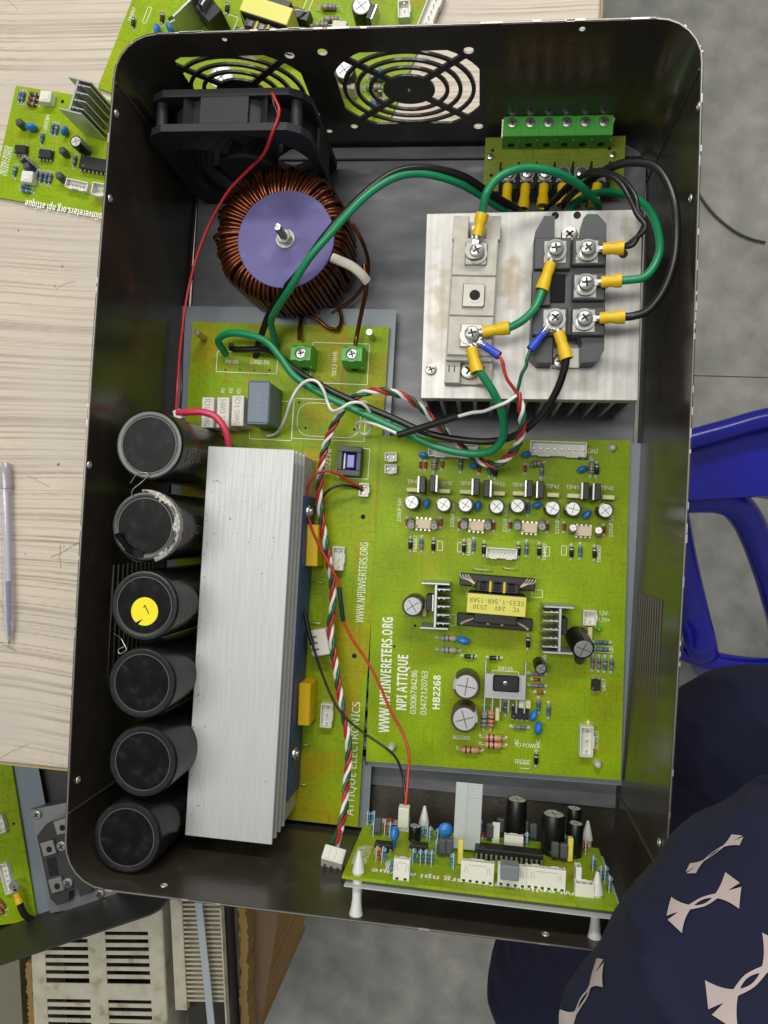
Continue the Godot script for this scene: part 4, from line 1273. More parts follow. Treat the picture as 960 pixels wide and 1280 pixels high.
	for q in [[0.0308, 0.069], [0.0638, 0.0688], [0.0968, 0.0693], [0.1297, 0.0697], [0.054, 0.0176], [0.0723, 0.0202], [0.1047, 0.0199], [0.097, 0.0438], [0.1392, 0.1382], [0.143, 0.1384], [0.1466, 0.1387], [0.1505, 0.1387], [0.1072, 0.1664], [0.1134, 0.1692], [0.087, 0.1692]]:
		resistor(t, q[0], q[1], PI / 2)
	for q in [[0.1443, 0.1253], [0.1445, 0.1297], [0.0963, 0.1807], [0.1059, 0.1469], [0.1061, 0.1543], [0.129, 0.0113]]:
		resistor(t, q[0], q[1], 0.0, 0.0076)
	for q in [[0.1057, 0.1506], [0.1079, 0.1584]]:
		glass_diode(t, q[0], q[1], 0.0)
	for q in [[0.0374, 0.0175, 1.5], [0.1011, 0.016, 0.2], [0.135, 0.0176, 1.5]]:
		axial(t, "resistor", q[0], q[1], 0.0075, 0.0021, q[2], Color("8b8a80"), ["5b3a22", "2a2a2a", "8a7a4a"])
	for q in [[0.0501, 0.1277], [0.0504, 0.1352]]:
		axial(t, "resistor", q[0], q[1], 0.0106, 0.002, 0.0, Color("8fa6ad"), ["a8442c", "7a3324", "b9902f"])
	for q in [[0.08, 0.1881], [0.0801, 0.1926], [0.066, 0.1966]]:
		axial(t, "resistor", q[0], q[1], 0.0112, 0.0022, 0.0, Color("c89378"), ["5a241a", "3a1a14", "b0804f"])
	axial(t, "resistor", 0.0783, 0.1762, 0.0105, 0.0021, PI / 2, Color("c89378"), ["8a2018", "1c1413", "b0804f"])
	axial(t, "resistor", 0.0739, 0.1765, 0.0105, 0.0019, PI / 2, Color("9aa2a6"), ["3a3a3a", "1c1c1c", "b9b9b0"])
	film_cap(t, 0.082, 0.1725, PI / 2, Vector3(0.0078, 0.0068, 0.0026))
	film_cap(t, 0.0345, 0.1102, PI / 2, Vector3(0.0085, 0.006, 0.0028))
	film_cap(t, 0.1365, 0.12, PI / 2, Vector3(0.0085, 0.006, 0.0028))
	film_cap(t, 0.1353, 0.1315, PI / 2, Vector3(0.008, 0.006, 0.0028))
	film_cap(t, 0.0985, 0.1654, 0.0, Vector3(0.0074, 0.006, 0.0048))
	disc_cap(t, 0.0593, 0.1285, -0.2, 0.0046)
	disc_cap(t, 0.1041, 0.1723, 1.2, 0.004)
	disc_cap(t, 0.1072, 0.1799, 1.4, 0.0044)
	# reservoir capacitors
	elcap(t, 0.0281, 0.1069, 0.0066, 0.0195, Vector2.ZERO, 0.6, Color("232326"), Color("55565a"), Color("b5b7b8"))
	elcap(t, 0.1288, 0.1219, 0.0068, 0.018, Vector2(0.14, 0.34), 1.2, Color("1b1a19"), Color("4c4b46"), Color("c2c4c6"))
	elcap(t, 0.0624, 0.1541, 0.0083, 0.0185, Vector2.ZERO, 3.0, Color("4a3a35"), Color("b7b5ac"), Color("bfc1c2"))
	elcap(t, 0.0619, 0.1739, 0.0083, 0.0185, Vector2.ZERO, 0.3, Color("4a3a35"), Color("b7b5ac"), Color("bfc1c2"))
	elcap(t, 0.1064, 0.1396, 0.0036, 0.0095, Vector2(0.1, 0.3), 1.0, Color("1b1b1b"), Color("6d6d66"), Color("c8cacc"))
	# finned sinks with their transistors
	fin_sink(t, 0.0424, 0.1056, 0.0, 0.0255, 0.0255, 0.0082, 5, 0.009)
	power_transistor(t, 0.0384, 0.1043, PI, 0.02)
	fin_sink(t, 0.1162, 0.1162, PI, 0.0255, 0.0255, 0.0095, 5, 0.008)
	power_transistor(t, 0.119, 0.1146, 0.0, 0.02)
	# the sink that lies flat, with its switching transistor
	var o := Node3D.new()
	o.name = "flat_heatsink"
	t.add_child(o, true)
	var fp = [0.086, 0.1547]
	o.position = Vector3(fp[0], 0.008, fp[1])
	var g := Geo.new()
	g.box(Vector3(0, 0, 0), Vector3(0.0255, 0.0015, 0.0155), 0.0003)
	for k in 6:
		g.box(Vector3(-0.0122 + 0.00488 * k, -0.001, 0.0118 if k % 5 else 0.0), Vector3(0.0011, 0.0026, 0.0082 if k % 5 else 0.0315), 0.0002)
	obj("plate", g, mat("cast", Color("c2c5c6"), 0.4, 0.85), o)
	g = Geo.new()
	g.box(Vector3(0.0004, 0.0028, -0.0025), Vector3(0.0158, 0.0044, 0.0098), 0.0008)
	obj("transistor", g, mat("epoxy", Color("17171a"), 0.42), o)
	screw(o, Vector3(0, 0.0048, -0.003), 0.0014, 0.0006)
	g = Geo.new()
	for x in [-0.0122, 0.0122]:
		g.box(Vector3(x, -0.0045, -0.004), Vector3(0.0012, 0.0075, 0.002))
	obj("foot", g, mat("cast", Color("c2c5c6"), 0.4, 0.85), o)
	var tr := transformer(t, 0.0788, 0.103, -0.035)
	var dark := mat("print_brown", Color("6f6c2c"), 0.7)
	text(tr, "EE33-1.5KR-15KR", 0.0, -0.0016, 0.0026, PI, dark, 0.02175, "Droid Sans Mono")
	text(tr, "YC  24V  2530", 0.0, 0.0024, 0.0026, PI, dark, 0.02175, "Droid Sans Mono")
	# headers and chips
	header(t, 0.0095, 0.014, 0.0078, 0.0056, 2, 0.0, 0.0055)
	header(t, 0.0097, 0.0217, 0.0078, 0.0056, 2, 0.0, 0.0055)
	header(t, 0.114, 0.0066, 0.0345, 0.0092, 8, -0.02, 0.0065)
	header(t, 0.0488, 0.009, 0.031, 0.0086, 8, -0.02, 0.0065)
	header(t, 0.0814, 0.0728, 0.0192, 0.0066, 8, -0.02, 0.0055)
	header(t, 0.1361, 0.1102, 0.0092, 0.0082, 2, PI / 2, 0.0065)
	header(t, 0.1363, 0.1855, 0.0185, 0.0082, 3, PI / 2, 0.0068)
	chip(t, 0.0959, 0.1714, 0.0104, 0.0076, 4, -0.02)
	chip(t, 0.1412, 0.1512, 0.0052, 0.007, 2, 0.0)
	g = Geo.new()
	g.lathe([Vector2(0.0026, 0), Vector2(0.0026, 0.005), Vector2(0.0024, 0.0053), Vector2(0, 0.0053)], 14)
	g.box(Vector3(0, 0.0025, -0.0012), Vector3(0.0046, 0.005, 0.0022))
	obj("small_transistor", g, mat("epoxy", Color("17171a"), 0.42), t, Vector3(Vector3(0.1306, 0.004, 0.1365).x, 0, Vector3(0.1306, 0.004, 0.1365).z))
	g = Geo.new()
	g.lathe([Vector2(0.0019, 0), Vector2(0.0019, 0.0008), Vector2(0.0015, 0.0009), Vector2(0.0015, 0.0038), Vector2(0.001, 0.005), Vector2(0, 0.0053)], 14)
	obj("indicator_lens", g, mat("green_lens", Color("4fae2c"), 0.15), t, Vector3(Vector3(0.1422, 0.003, 0.1172).x, 0, Vector3(0.1422, 0.003, 0.1172).z))
	for q in [[0.0643, 0.0834, 0.0754, 0.084], [0.0833, 0.0821, 0.0913, 0.0828]]:
		g = Geo.new()
		g.tube(smooth([Vector3(q[0], 0, q[1]), Vector3(q[0], 0.001, q[1]), Vector3(q[2], 0.001, q[3]), Vector3(q[2], 0, q[3])], 3), 0.0003, 5)
		obj("jumper", g, mat("tinned", Color("c4c6c6"), 0.35, 0.9), t)

func build_front_board():
	var t := thing("control_board", "small control board standing on edge along the bottom wall on white spacers", "circuit board", Transform3D(Vector3(0.9999, 0.012, 0), Vector3(0, 0, -1), Vector3(-0.012, 0.9999, 0), Vector3(0.064, 0.0845, 0.205)))
	# its origin is the board's middle; the lower edge is -z, the rim edge +z
	var w := 0.1345
	var d := 0.0695
	var b := Node3D.new()
	b.name = "panel"
	t.add_child(b, true)
	b.position = Vector3(-w / 2, 0, -d / 2)
	board(b, w, d, board_picture(29, 512, 256, 0.45, 24))
	var film := Geo.new()
	film.box(Vector3(0.002, -0.0042, 0.0015), Vector3(w + 0.001, 0.0005, d + 0.001))
	obj("backing_film", film, mat("milky_film", Color("b9bebd"), 0.3), t)
	fit(text(t, "www.npiinvereters.org npi attique", 0.0012, 0.0254, 0.0046, PI, null, 0.0001, "Droid Sans", "printed_text", 1.02, true), 0.108)
	fit(text(t, "03472120763", -0.0597, 0.008, 0.0042, PI / 2), 0.022)
	fit(text(t, "03006784286", -0.0629, 0.0098, 0.0042, PI / 2), 0.022)
	# nylon spacers, through the board to the wall
	for q in [[-0.0597, 0.0313], [0.0581, 0.024], [-0.0326, -0.0392], [0.062, -0.0431]]:
		var g := Geo.new()
		g.lathe([Vector2(0.0036, -0.0205), Vector2(0.0028, -0.017), Vector2(0.0023, -0.012), Vector2(0.0026, -0.005), Vector2(0.0026, -0.0016), Vector2(0.0026, 0), Vector2(0.0032, 0.0012), Vector2(0.0022, 0.006), Vector2(0.0008, 0.0115), Vector2(0, 0.012)], 14)
		obj("spacer", g, mat("clear_nylon2", Color("d3d6d2"), 0.35), t, Vector3(q[0], 0, q[1]))
	chip(t, -0.051, 0.0004, 0.0098, 0.0064, 4)
	chip(t, -0.0324, -0.0036, 0.0098, 0.0064, 4)
	chip(t, 0.016, -0.0058, 0.036, 0.009, 14, 0.0, Color("141416"), 0.0055)
	# white headers, their long walls to the rim
	header(t, -0.0378, 0.0296, 0.0082, 0.0065, 2, PI, 0.0105, null, true)
	header(t, -0.0004, 0.0228, 0.0165, 0.007, 5, PI, 0.0105, null, true)
	header(t, 0.0168, 0.0219, 0.0142, 0.007, 4, PI, 0.0105, null, true)
	header(t, 0.0334, 0.0211, 0.0192, 0.007, 6, PI, 0.0105, null, true)
	header(t, -0.0437, -0.0305, 0.0065, 0.0055, 2, PI, 0.0075)
	header(t, 0.0192, -0.0241, 0.0105, 0.006, 3, PI, 0.007)
	header(t, 0.0519, 0.0235, 0.0092, 0.0075, 3, PI, 0.0062)
	header(t, 0.0093, -0.0274, 0.0042, 0.003, 1, PI, 0.0115)
	header(t, 0.0497, 0.0154, 0.0028, 0.009, 1, PI, 0.011)
	var g := Geo.new()
	g.box(Vector3(0, 0.0055, 0), Vector3(0.0088, 0.007, 0.0074), 0.0004)
	obj("plug", g, mat("grey_plug", Color("747980"), 0.5), t, Vector3(Vector3(0.0152, 0.01, 0.03).x, 0.005, Vector3(0.0152, 0.01, 0.03).z + 0.001))
	# capacitors standing off the board
	for q in [[-0.0081, -0.0166, 0.0042, 0.0135], [-0.036, -0.0176, 0.0035, 0.008], [0.0207, -0.0357, 0.0058, 0.0225], [0.0403, -0.0213, 0.0064, 0.0215], [0.0533, -0.0368, 0.004, 0.0205], [0.0524, -0.0204, 0.004, 0.018]]:
		elcap(t, q[0], q[1], q[2], q[3], Vector2.ZERO, 1.2 + rng.randf() * 3.0, Color("121214"), Color("8b9096"), Color("c4c6c8"))
	for q in [[-0.0188, -0.0155, 0.1], [-0.0457, -0.0026, 1.4]]:
		disc_cap(t, q[0], q[1], q[2], 0.0042, Color("2f78c9"), 0.012)
	for q in [[-0.057, -0.0174], [-0.0195, 0.0011], [-0.0157, 0.0001], [0.012, -0.0367], [0.0306, -0.0339], [0.0408, -0.0111], [0.0454, -0.0104], [0.0258, -0.0371], [0.006, -0.0271]]:
		g = Geo.new()
		g.box(Vector3(0, 0.0062, 0), Vector3(0.0042, 0.0078, 0.0034), 0.0006)
		for k in [-1, 0, 1]:
			g.box(Vector3(k * 0.0012, 0.0012, 0), Vector3(0.0005, 0.0026, 0.0005))
		obj("small_transistor", g, mat("grey_epoxy", Color("4a4c52"), 0.5), t, Vector3(q[0], 0, q[1]))
	for q in [[-0.0095, 0.0063], [0.0489, -0.0123]]:
		g = Geo.new()
		g.box(Vector3(0, 0.0068, 0), Vector3(0.0028, 0.0125, 0.0042), 0.0004)
		obj("box_capacitor", g, mat("pale_yellow", Color("d9cf5e"), 0.4), t, Vector3(q[0], 0, q[1]))
	# upright blue resistors
	for q in [[-0.065, -0.0329], [-0.0623, -0.0337], [-0.0598, -0.0178], [-0.0505, -0.0204], [-0.0491, 0.014], [-0.036, -0.0176], [-0.033, -0.0196], [-0.03, -0.0216], [-0.0272, -0.0201], [-0.023, -0.019], [-0.0224, -0.0032], [-0.0335, 0.0118], [-0.0302, 0.0118], [-0.0273, 0.0111], [-0.0243, 0.0112], [-0.0134, 0.0121], [0.0266, -0.0272], [0.0481, -0.0298], [0.0605, -0.0047], [0.0622, 0.0069], [0.0651, 0.0061], [0.0653, 0.0174], [0.0005, -0.0382]]:
		upright_resistor(t, q[0], q[1], BLUE)
	for q in [[-0.0523, 0.0139], [0.0591, -0.0264], [-0.0533, -0.0207]]:
		upright_resistor(t, q[0], q[1], Color("b0573d"))
	for k in 4:
		axial(t, "resistor", Vector3(-0.0418, 0, 0.0206).x + 0.0, Vector3(-0.041, 0, 0.0204).z + 0.0022 * k - 0.003, 0.0062, 0.0011, 0.0, BLUE, ["7a3b1d", "1a1a1a", "8a3a22"])
		axial(t, "diode", Vector3(-0.0525, 0, -0.0353).x, Vector3(-0.0525, 0, -0.0353).z + 0.002 * k - 0.004, 0.0046, 0.001, 0.0, Color("a03a22"), ["201512"], 0.013)
		axial(t, "diode", Vector3(0.0038, 0, -0.0333).x - 0.004 + 0.0022 * k, Vector3(0.0038, 0, -0.0333).z, 0.0042, 0.0009, PI / 2, Color("a8442c"), ["2a1512"])
	lines(t, [rect(-0.0476, 0.0116, -0.0437, 0.0183)], 0.0004)
	# clear plastic strip standing behind the board
	var st := thing("plastic_strip", "clear ribbed plastic strip sticking up behind the control board", "plastic strip", Transform3D.IDENTITY)
	g = Geo.new()
	var a := Vector3(-0.0068, 0.002, -0.0121)
	var o: Vector3 = t.transform * a
	g.box(Vector3(0, 0, -0.016), Vector3(0.0145, 0.0008, 0.036), 0.0002)
	g.box(Vector3(-0.001, 0.0006, -0.016), Vector3(0.0008, 0.0006, 0.036), 0.0002)
	for k in 5:
		g.box(Vector3(0.003, 0.0005, -0.0335 + 0.0016 * k), Vector3(0.008, 0.0003, 0.0005))
	var clear := mat("clear_strip", Color(0.85, 0.88, 0.88, 0.55), 0.12, 0.0, {"transparency": BaseMaterial3D.TRANSPARENCY_ALPHA})
	var m := obj("strip", g, clear, st)
	st.position = o + Vector3(0, 0.004, -0.002)

func upright_resistor(p: Node3D, x: float, z: float, c: Color):
	var key := "up" + c.to_html()
	if not shapes.has(key):
		var g := Geo.new()
		var r := 0.0013
		g.col(c).lathe([Vector2(0, 0.001), Vector2(r, 0.0014), Vector2(r * 1.1, 0.0022), Vector2(r * 0.92, 0.003)], 9)
		g.col(Color("5b2f1d")).lathe([Vector2(r * 0.92, 0.003), Vector2(r * 0.92, 0.0036)], 9)
		g.col(c).lathe([Vector2(r * 0.92, 0.0036), Vector2(r * 0.92, 0.0048)], 9)
		g.col(Color("1d1d1d")).lathe([Vector2(r * 0.92, 0.0048), Vector2(r * 0.92, 0.0054)], 9)
		g.col(c.lightened(0.25)).lathe([Vector2(r * 0.92, 0.0054), Vector2(r * 1.1, 0.006), Vector2(r, 0.0068), Vector2(0, 0.0072)], 9)
		g.col(Color("c8c8c2")).tube(smooth([Vector3(0, 0.0071, 0), Vector3(0.0002, 0.0078, 0.0006), Vector3(0.0002, 0.0074, 0.0018), Vector3(0.0002, 0, 0.0022)], 4), 0.0003, 5)
		g.rod(Vector3(0, 0, 0), Vector3(0, 0.0012, 0), 0.0003, 5)
		shapes[key] = g.done()
	return obj("resistor", shapes[key], tinted("enamel", 0.35), p, Vector3(x, 0, z), rng.randf_range(-0.5, 0.5))

func build_input_board():
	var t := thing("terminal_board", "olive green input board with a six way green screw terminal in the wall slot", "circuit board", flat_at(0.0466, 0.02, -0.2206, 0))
	board(t, 0.0862, 0.0345, board_picture(37, 256, 128, 0.5, 8, 1, "75852c", "877d36"), 0.0016, [[0.0049, 0.0083, 0.0011], [0.0047, 0.0242, 0.0012], [0.0768, 0.008, 0.0011]])  # darker olive lacquer, partly toned down to stand in for shade here
	terminal(t, 0.0433, -0.0008, 0.0655, 0.0165, 0.0155, 6, 0.0, true)
	for q in [[0.0036, 0.0126], [0.0789, 0.0121]]:
		screw(t, Vector3(q[0], 0, q[1]), 0.0021, 0.0015)
	# barrier strip: black dividers between the plated posts
	var g := Geo.new()
	g.box(Vector3(0.0433, 0.0015, 0.0285), Vector3(0.0668, 0.003, 0.0125), 0.0003)
	obj("barrier_base", g, mat("bobbin", Color("1a1917"), 0.35), t)
	for k in 7:
		g = Geo.new()
		g.box(Vector3(0.0433 - 0.033 + 0.011 * k, 0.0052, 0.0275), Vector3(0.0013, 0.0084, 0.0145), 0.0003)
		obj("divider", g, mat("bobbin", Color("1a1917"), 0.35), t)
	for k in 6:
		var x := 0.0433 - 0.0275 + 0.011 * k
		g = Geo.new()
		g.box(Vector3(x, 0.0034, 0.0262), Vector3(0.0085, 0.0008, 0.0085), 0.0002)
		var o := obj("post", g, mat("tinned", Color("c4c6c6"), 0.35, 0.9), t)
		screw(o, Vector3(x, 0.0062, 0.0262), 0.0033, 0.002, 0.4 + k)

func terminal_spot(k: int) -> Vector3:
	return Vector3(0.0466 + 0.0433 - 0.0275 + 0.011 * k, 0.0252, -0.2206 + 0.0262)

func plate_picture() -> ImageTexture:
	# brushed aluminium with old flux stains and pen marks where they sit on the plate
	var n := 512
	var im := Image.create(n, n, false, Image.FORMAT_RGB8)
	var streak := noise(0.02, 101, 4)
	var blot := noise(0.018, 103, 4)
	var stains := []
	for q in [[-0.05, -0.0032, 0.007, 0.024, 0.55], [-0.0099, -0.0143, 0.009, 0.016, 0.7], [-0.0069, -0.0165, 0.013, 0.011, 0.35], [0.0552, -0.0359, 0.008, 0.016, 0.5], [-0.0506, 0.022, 0.006, 0.012, 0.3], [0.0176, 0.0442, 0.04, 0.006, 0.25]]:
		stains.append(q)
	for y in n:
		for x in n:
			var lx := (x / float(n) - 0.5) / 8.0
			var lz := (y / float(n) - 0.5) / 8.0
			var s := streak.get_noise_2d(x * 2.6, y * 0.12)
			var b := blot.get_noise_2d(x, y)
			var c := Color("b7b6b3") * (1.0 + 0.1 * s + 0.05 * b)
			var d := 0.0
			for q in stains:
				var e := Vector2((lx - q[0]) / q[2], (lz - q[1]) / q[3]).length()
				d = maxf(d, q[4] * smoothstep(1.2, 0.2, e + 0.9 * b))
			c = c.lerp(Color("8a7658"), clampf(d, 0, 1) * 0.6)
			im.set_pixel(x, y, Color(c.r, c.g, c.b))
	return ImageTexture.create_from_image(im)

func build_module_sink():
	var t := thing("module_heatsink", "finned aluminium heatsink carrying the pale and the dark power modules", "heatsink", flat_at(0.0771, 0.07, -0.0987, 0.021))
	var m := mat("stained_aluminium", Color.WHITE, 0.42, 0.7, {"albedo_texture": ntex(0.008, 71, [[0.0, Color("8f8d88")], [0.3, Color("aeadaa")], [0.5, Color("bcbcba")], [0.72, Color("c4c4c2")], [1.0, Color("d2d2d0")]], 512, 6), "uv1_triplanar": true, "uv1_scale": Vector3(16, 9, 9), "roughness_texture": ntex(0.03, 73, [[0.0, Color(0.6, 0.6, 0.6)], [1.0, Color(1, 1, 1)]], 512, 5), "normal_enabled": true, "normal_texture": ntex(0.09, 74, [], 512, 4, 2.0), "normal_scale": 0.12})
	var g := Geo.new()
	g.box(Vector3(0, -0.004, 0), Vector3(0.1195, 0.008, 0.1062), 0.0004)
	obj("plate", g, mat("scuffed_plate", Color.WHITE, 0.42, 0.55, {"albedo_texture": plate_picture(), "uv1_triplanar": true, "uv1_scale": Vector3(8, 8, 8), "uv1_offset": Vector3(0.5, 0.5, 0.5)}), t)
	for k in 13:
		g = Geo.new()
		g.box(Vector3(-0.0582 + 0.0097 * k, -0.0375, 0.0), Vector3(0.0022, 0.059, 0.1055), 0.0003)
		obj("fin", g, m, t)
	# screws and empty holes in the plate
	for q in [[-0.0542, 0.0368], [0.0403, -0.0125]]:
		screw(t, Vector3(q[0], 0, q[1]), 0.0032, 0.0016)
	for q in [[0.0124, -0.0504, 0.0021], [0.0244, -0.0504, 0.0021], [0.0498, -0.0284, 0.0026]]:
		g = Geo.new()
		g.lathe([Vector2(q[2], 0), Vector2(0, 0)], 16, Transform3D(Basis.IDENTITY, Vector3(q[0], 0.0001, q[1])))
		obj("hole", g, mat("hole", Color("101410"), 0.8), t)
	# brown flux stains
	g = Geo.new()
	# the pale module: stepped block with a mounting ear at each end
	var pale := mat("pale_moulding", Color.WHITE, 0.5, 0.0, {"albedo_texture": ntex(0.02, 75, [[0.0, Color("a9a69b")], [0.5, Color("b9b6ab")], [1.0, Color("c3c0b6")]], 256, 5), "uv1_triplanar": true, "uv1_scale": Vector3(20, 20, 20)})
	var o := Node3D.new()
	o.name = "thyristor_module"
	t.add_child(o, true)
	o.position = Vector3(Vector3(-0.0319, 0.014, 0.0013).x, 0, Vector3(-0.0319, 0.014, 0.0013).z)
	o.rotation.y = -0.0275
	var mx := 0.0122
	for b in [[-0.0305, 0.0185, 0.0135], [-0.0085, 0.0215, 0.0142], [0.0142, 0.0215, 0.0142]]:
		pass
	for b in [[-0.0343, -0.0135, 0.0140], [-0.0131, 0.0086, 0.0140], [0.009, 0.0305, 0.0140]]:
		g = Geo.new()
		g.box(Vector3(0, b[2] / 2, (b[0] + b[1]) / 2), Vector3(mx * 2, b[2], b[1] - b[0]), 0.0005)
		obj("block", g, pale, o)
	g = Geo.new()
	g.box(Vector3(0, 0.006, 0), Vector3(mx * 2 + 0.0012, 0.012, 0.066), 0.0005)
	obj("body", g, pale, o)
	for s in [-1.0, 1.0]:
		g = Geo.new()
		var z0 := 0.0302 if s > 0 else -0.0472
		var z1 := 0.0447 if s > 0 else -0.0341
		g.prism([Vector2(-mx - 0.0008, z0), Vector2(-0.0045, z0), Vector2(-0.0045, z1), Vector2(-mx - 0.0008, z1)], 0, 0.0085 if s > 0 else 0.0125, 0.0003)
		g.prism([Vector2(mx + 0.0008, z0), Vector2(0.0052, z0), Vector2(0.0052, z1), Vector2(mx + 0.0008, z1)], 0, 0.0085 if s > 0 else 0.0125, 0.0003)
		g.box(Vector3(0.0004, 0.0022, (z0 + z1) / 2), Vector3(0.0098, 0.0044, absf(z1 - z0) - 0.0004), 0.0002)
		obj("mounting_ear", g, pale, o)
	g = Geo.new()
	for q in [[-0.0108, 0.0085], [-0.0078, 0.0085], [0.0083, 0.0085]]:
		g.box(Vector3(q[0], q[1] + 0.0001, 0.0368), Vector3(0.0005, 0.0002, 0.0036))
	obj("slit", g, mat("hole", Color("101410"), 0.8), o)
	screw(o, Vector3(0.0006, 0.0044, 0.0368), 0.0052, 0.0022, 0.9, "mounting_screw")
	screw(o, Vector3(0.0006, 0.0044, -0.0405), 0.005, 0.002, 0.2, "mounting_screw")
	for z in [-0.0252, -0.0022, 0.0198]:
		g = Geo.new()
		g.prism([Vector2(-0.0058, -0.0064), Vector2(0.0052, -0.0064), Vector2(0.0062, -0.0054), Vector2(0.0062, 0.0054), Vector2(0.0052, 0.0064), Vector2(-0.0058, 0.0064)], 0.0138, 0.0156, 0.0004)
		var tab := obj("contact", g, mat("nickel", Color("b3b1aa"), 0.32, 0.9), o, Vector3(0.0004, 0, z))
		if z > -0.01 and z < 0.01:
			g = Geo.new()
			g.lathe([Vector2(0.0029, 0.0157), Vector2(0, 0.0157)], 18)
			obj("thread_hole", g, mat("hole", Color("101410"), 0.8), tab, Vector3(0.0008, 0, 0))
			g = Geo.new()
			g.ring(0.0029, 0.0042, 0.0154, 0.0158, 20)
			obj("hole_rim", g, mat("nickel_bright", Color("cfcdc8"), 0.25, 0.9), tab, Vector3(0.0008, 0, 0))
		else:
			g = Geo.new()
			g.ring(0.002, 0.0056, 0.0158, 0.0168, 22)
			obj("washer", g, mat("zinc", Color("b9bab6"), 0.3, 0.9), tab, Vector3(0.0006, 0, 0.0006))
			screw(tab, Vector3(0.0006, 0.0175, 0.0), 0.0042, 0.0036, 0.55 if z < 0 else 0.3, "terminal_screw")
	# the dark three phase module
	var dark := mat("dark_moulding", Color("45464a"), 0.45)
	o = Node3D.new()
	o.name = "rectifier_module"
	t.add_child(o, true)
	var pts := []
	for q in [0.0008, -0.0357, 0.0053, -0.0444, 0.011, -0.0443, 0.0113, -0.032, 0.0128, -0.0311, 0.0238, -0.0309, 0.0254, -0.0353, 0.0262, -0.0431, 0.028, -0.045, 0.0335, -0.0449, 0.0384, -0.0394, 0.0389, 0.0288, 0.0347, 0.0348, 0.0273, 0.0353, 0.0269, 0.0228, 0.0248, 0.0202, 0.0117, 0.0202, 0.0117, 0.0354, 0.0041, 0.0354, 0, 0.0315]:
		pts.append(q)
	var poly := []
	for i in range(0, pts.size(), 2):
		poly.append(Vector2(pts[i], pts[i + 1]))
	g = Geo.new()
	g.prism(poly, 0.0, 0.014, 0.0008)
	obj("body", g, dark, o)
	g = Geo.new()
	for q in [rect(0.0002, -0.0311, 0.0196, -0.0139), rect(0.0204, -0.0307, 0.038, -0.0159), rect(0.0209, -0.0118, 0.038, 0.0029), rect(0.021, 0.0067, 0.0383, 0.0217), rect(0.0005, 0.0066, 0.0189, 0.0217), rect(-0.0005, -0.0129, 0.0097, 0.0058)]:
		g.box(Vector3((q[0] + q[2]) / 2, 0.0158, (q[1] + q[3]) / 2), Vector3(q[2] - q[0], 0.0044, q[3] - q[1]), 0.0006)
	obj("raised_block", g, dark, o)
	g = Geo.new()
	var wr := rect(0.0099, -0.0122, 0.0175, 0.003)
	g.box(Vector3((wr[0] + wr[2]) / 2, 0.0143, (wr[1] + wr[3]) / 2), Vector3(wr[2] - wr[0], 0.0012, wr[3] - wr[1]), 0.0003)
	obj("resin_window", g, mat("resin", Color("141415"), 0.06), o)
	g = Geo.new()
	for q in [Vector3(0.0118, 0.0005, -0.0067), Vector3(0.0212, 0.0005, 0.0354)]:
		pass
	g.box(Vector3(Vector3(0.0207, 0.001, 0.0332).x, 0.0012, Vector3(0.0206, 0.001, 0.0301).z), Vector3(0.0155, 0.0024, 0.0115), 0.0003)
	obj("base_plate", g, mat("nickel", Color("b3b1aa"), 0.32, 0.9), o)
	screw(o, Vector3(0.0197, 0.006, -0.0368), 0.0046, 0.0022, 0.75, "mounting_screw")
	screw(o, Vector3(0.0171, 0.0024, 0.0322), 0.0042, 0.002, 0.2, "mounting_screw")
	var k := 0
	for v in [Vector3(0.0279, 0.021, -0.0232), Vector3(0.0275, 0.021, -0.0047), Vector3(0.0272, 0.021, 0.0138), Vector3(0.0113, 0.021, -0.0233), Vector3(0.0119, 0.021, 0.0137)]:
		g = Geo.new()
		g.box(Vector3(0.0, 0.0181, 0.0003), Vector3(0.0118, 0.0006, 0.0122), 0.0002)
		var tab := obj("contact", g, mat("nickel", Color("b3b1aa"), 0.32, 0.9), o, Vector3(v.x, 0, v.z))
		g = Geo.new()
		g.ring(0.002, 0.0058, 0.0196, 0.0206, 24)
		obj("washer", g, mat("zinc_bright", Color("d4d4d0"), 0.22, 0.9), tab)
		screw(tab, Vector3(0, 0.0206, 0), 0.0042, 0.0038, [0.7, 0.1, 0.6, 0.15, 0.8][k], "terminal_screw")
		k += 1

func wire_mat(c: String) -> StandardMaterial3D:
	return mat("pvc" + c, Color(c), 0.33)

const YELLOW := "e0b90c"

func lug(parent: Node3D, ring_at: Vector3, tip: Vector3, c := YELLOW, fat := 0.0035):
	# crimp lug: flat ring, tongue and a coloured barrel; tip is where the wire enters
	var d := (tip - ring_at).normalized()
	var l := (tip - ring_at).length()
	var g := Geo.new()
	g.ring(0.0022, 0.0046, -0.0004, 0.0004, 22, Transform3D(Basis.IDENTITY, ring_at))
	var mid := ring_at + d * 0.0055
	g.box(mid, Vector3(0.0032, 0.0008, 0.0052), 0.0, Geo.up_basis(d) * Basis(Vector3.RIGHT, PI / 2))
	g.rod(ring_at + d * 0.006, ring_at + d * (l * 0.42 + 0.002), 0.0021, 10)
	obj("lug_ring", g, mat("zinc", Color("b9bab6"), 0.3, 0.9), parent)
	g = Geo.new()
	var b := ring_at + d * minf(0.0075, l * 0.42)
	var bl := (tip - b).length()
	var f := fat
	g.lathe([Vector2(f * 0.55, 0), Vector2(f * 0.86, 0.0002), Vector2(f * 0.88, bl * 0.3), Vector2(f * 0.8, bl * 0.42), Vector2(f * 0.88, bl * 0.55), Vector2(f * 1.0, bl * 0.7), Vector2(f * 1.04, bl), Vector2(f * 0.86, bl), Vector2(f * 0.8, bl * 0.9)], 16, Transform3D(Geo.up_basis(d), b))
	obj("lug_barrel", g, mat("vinyl" + c, Color(c), 0.4), parent)

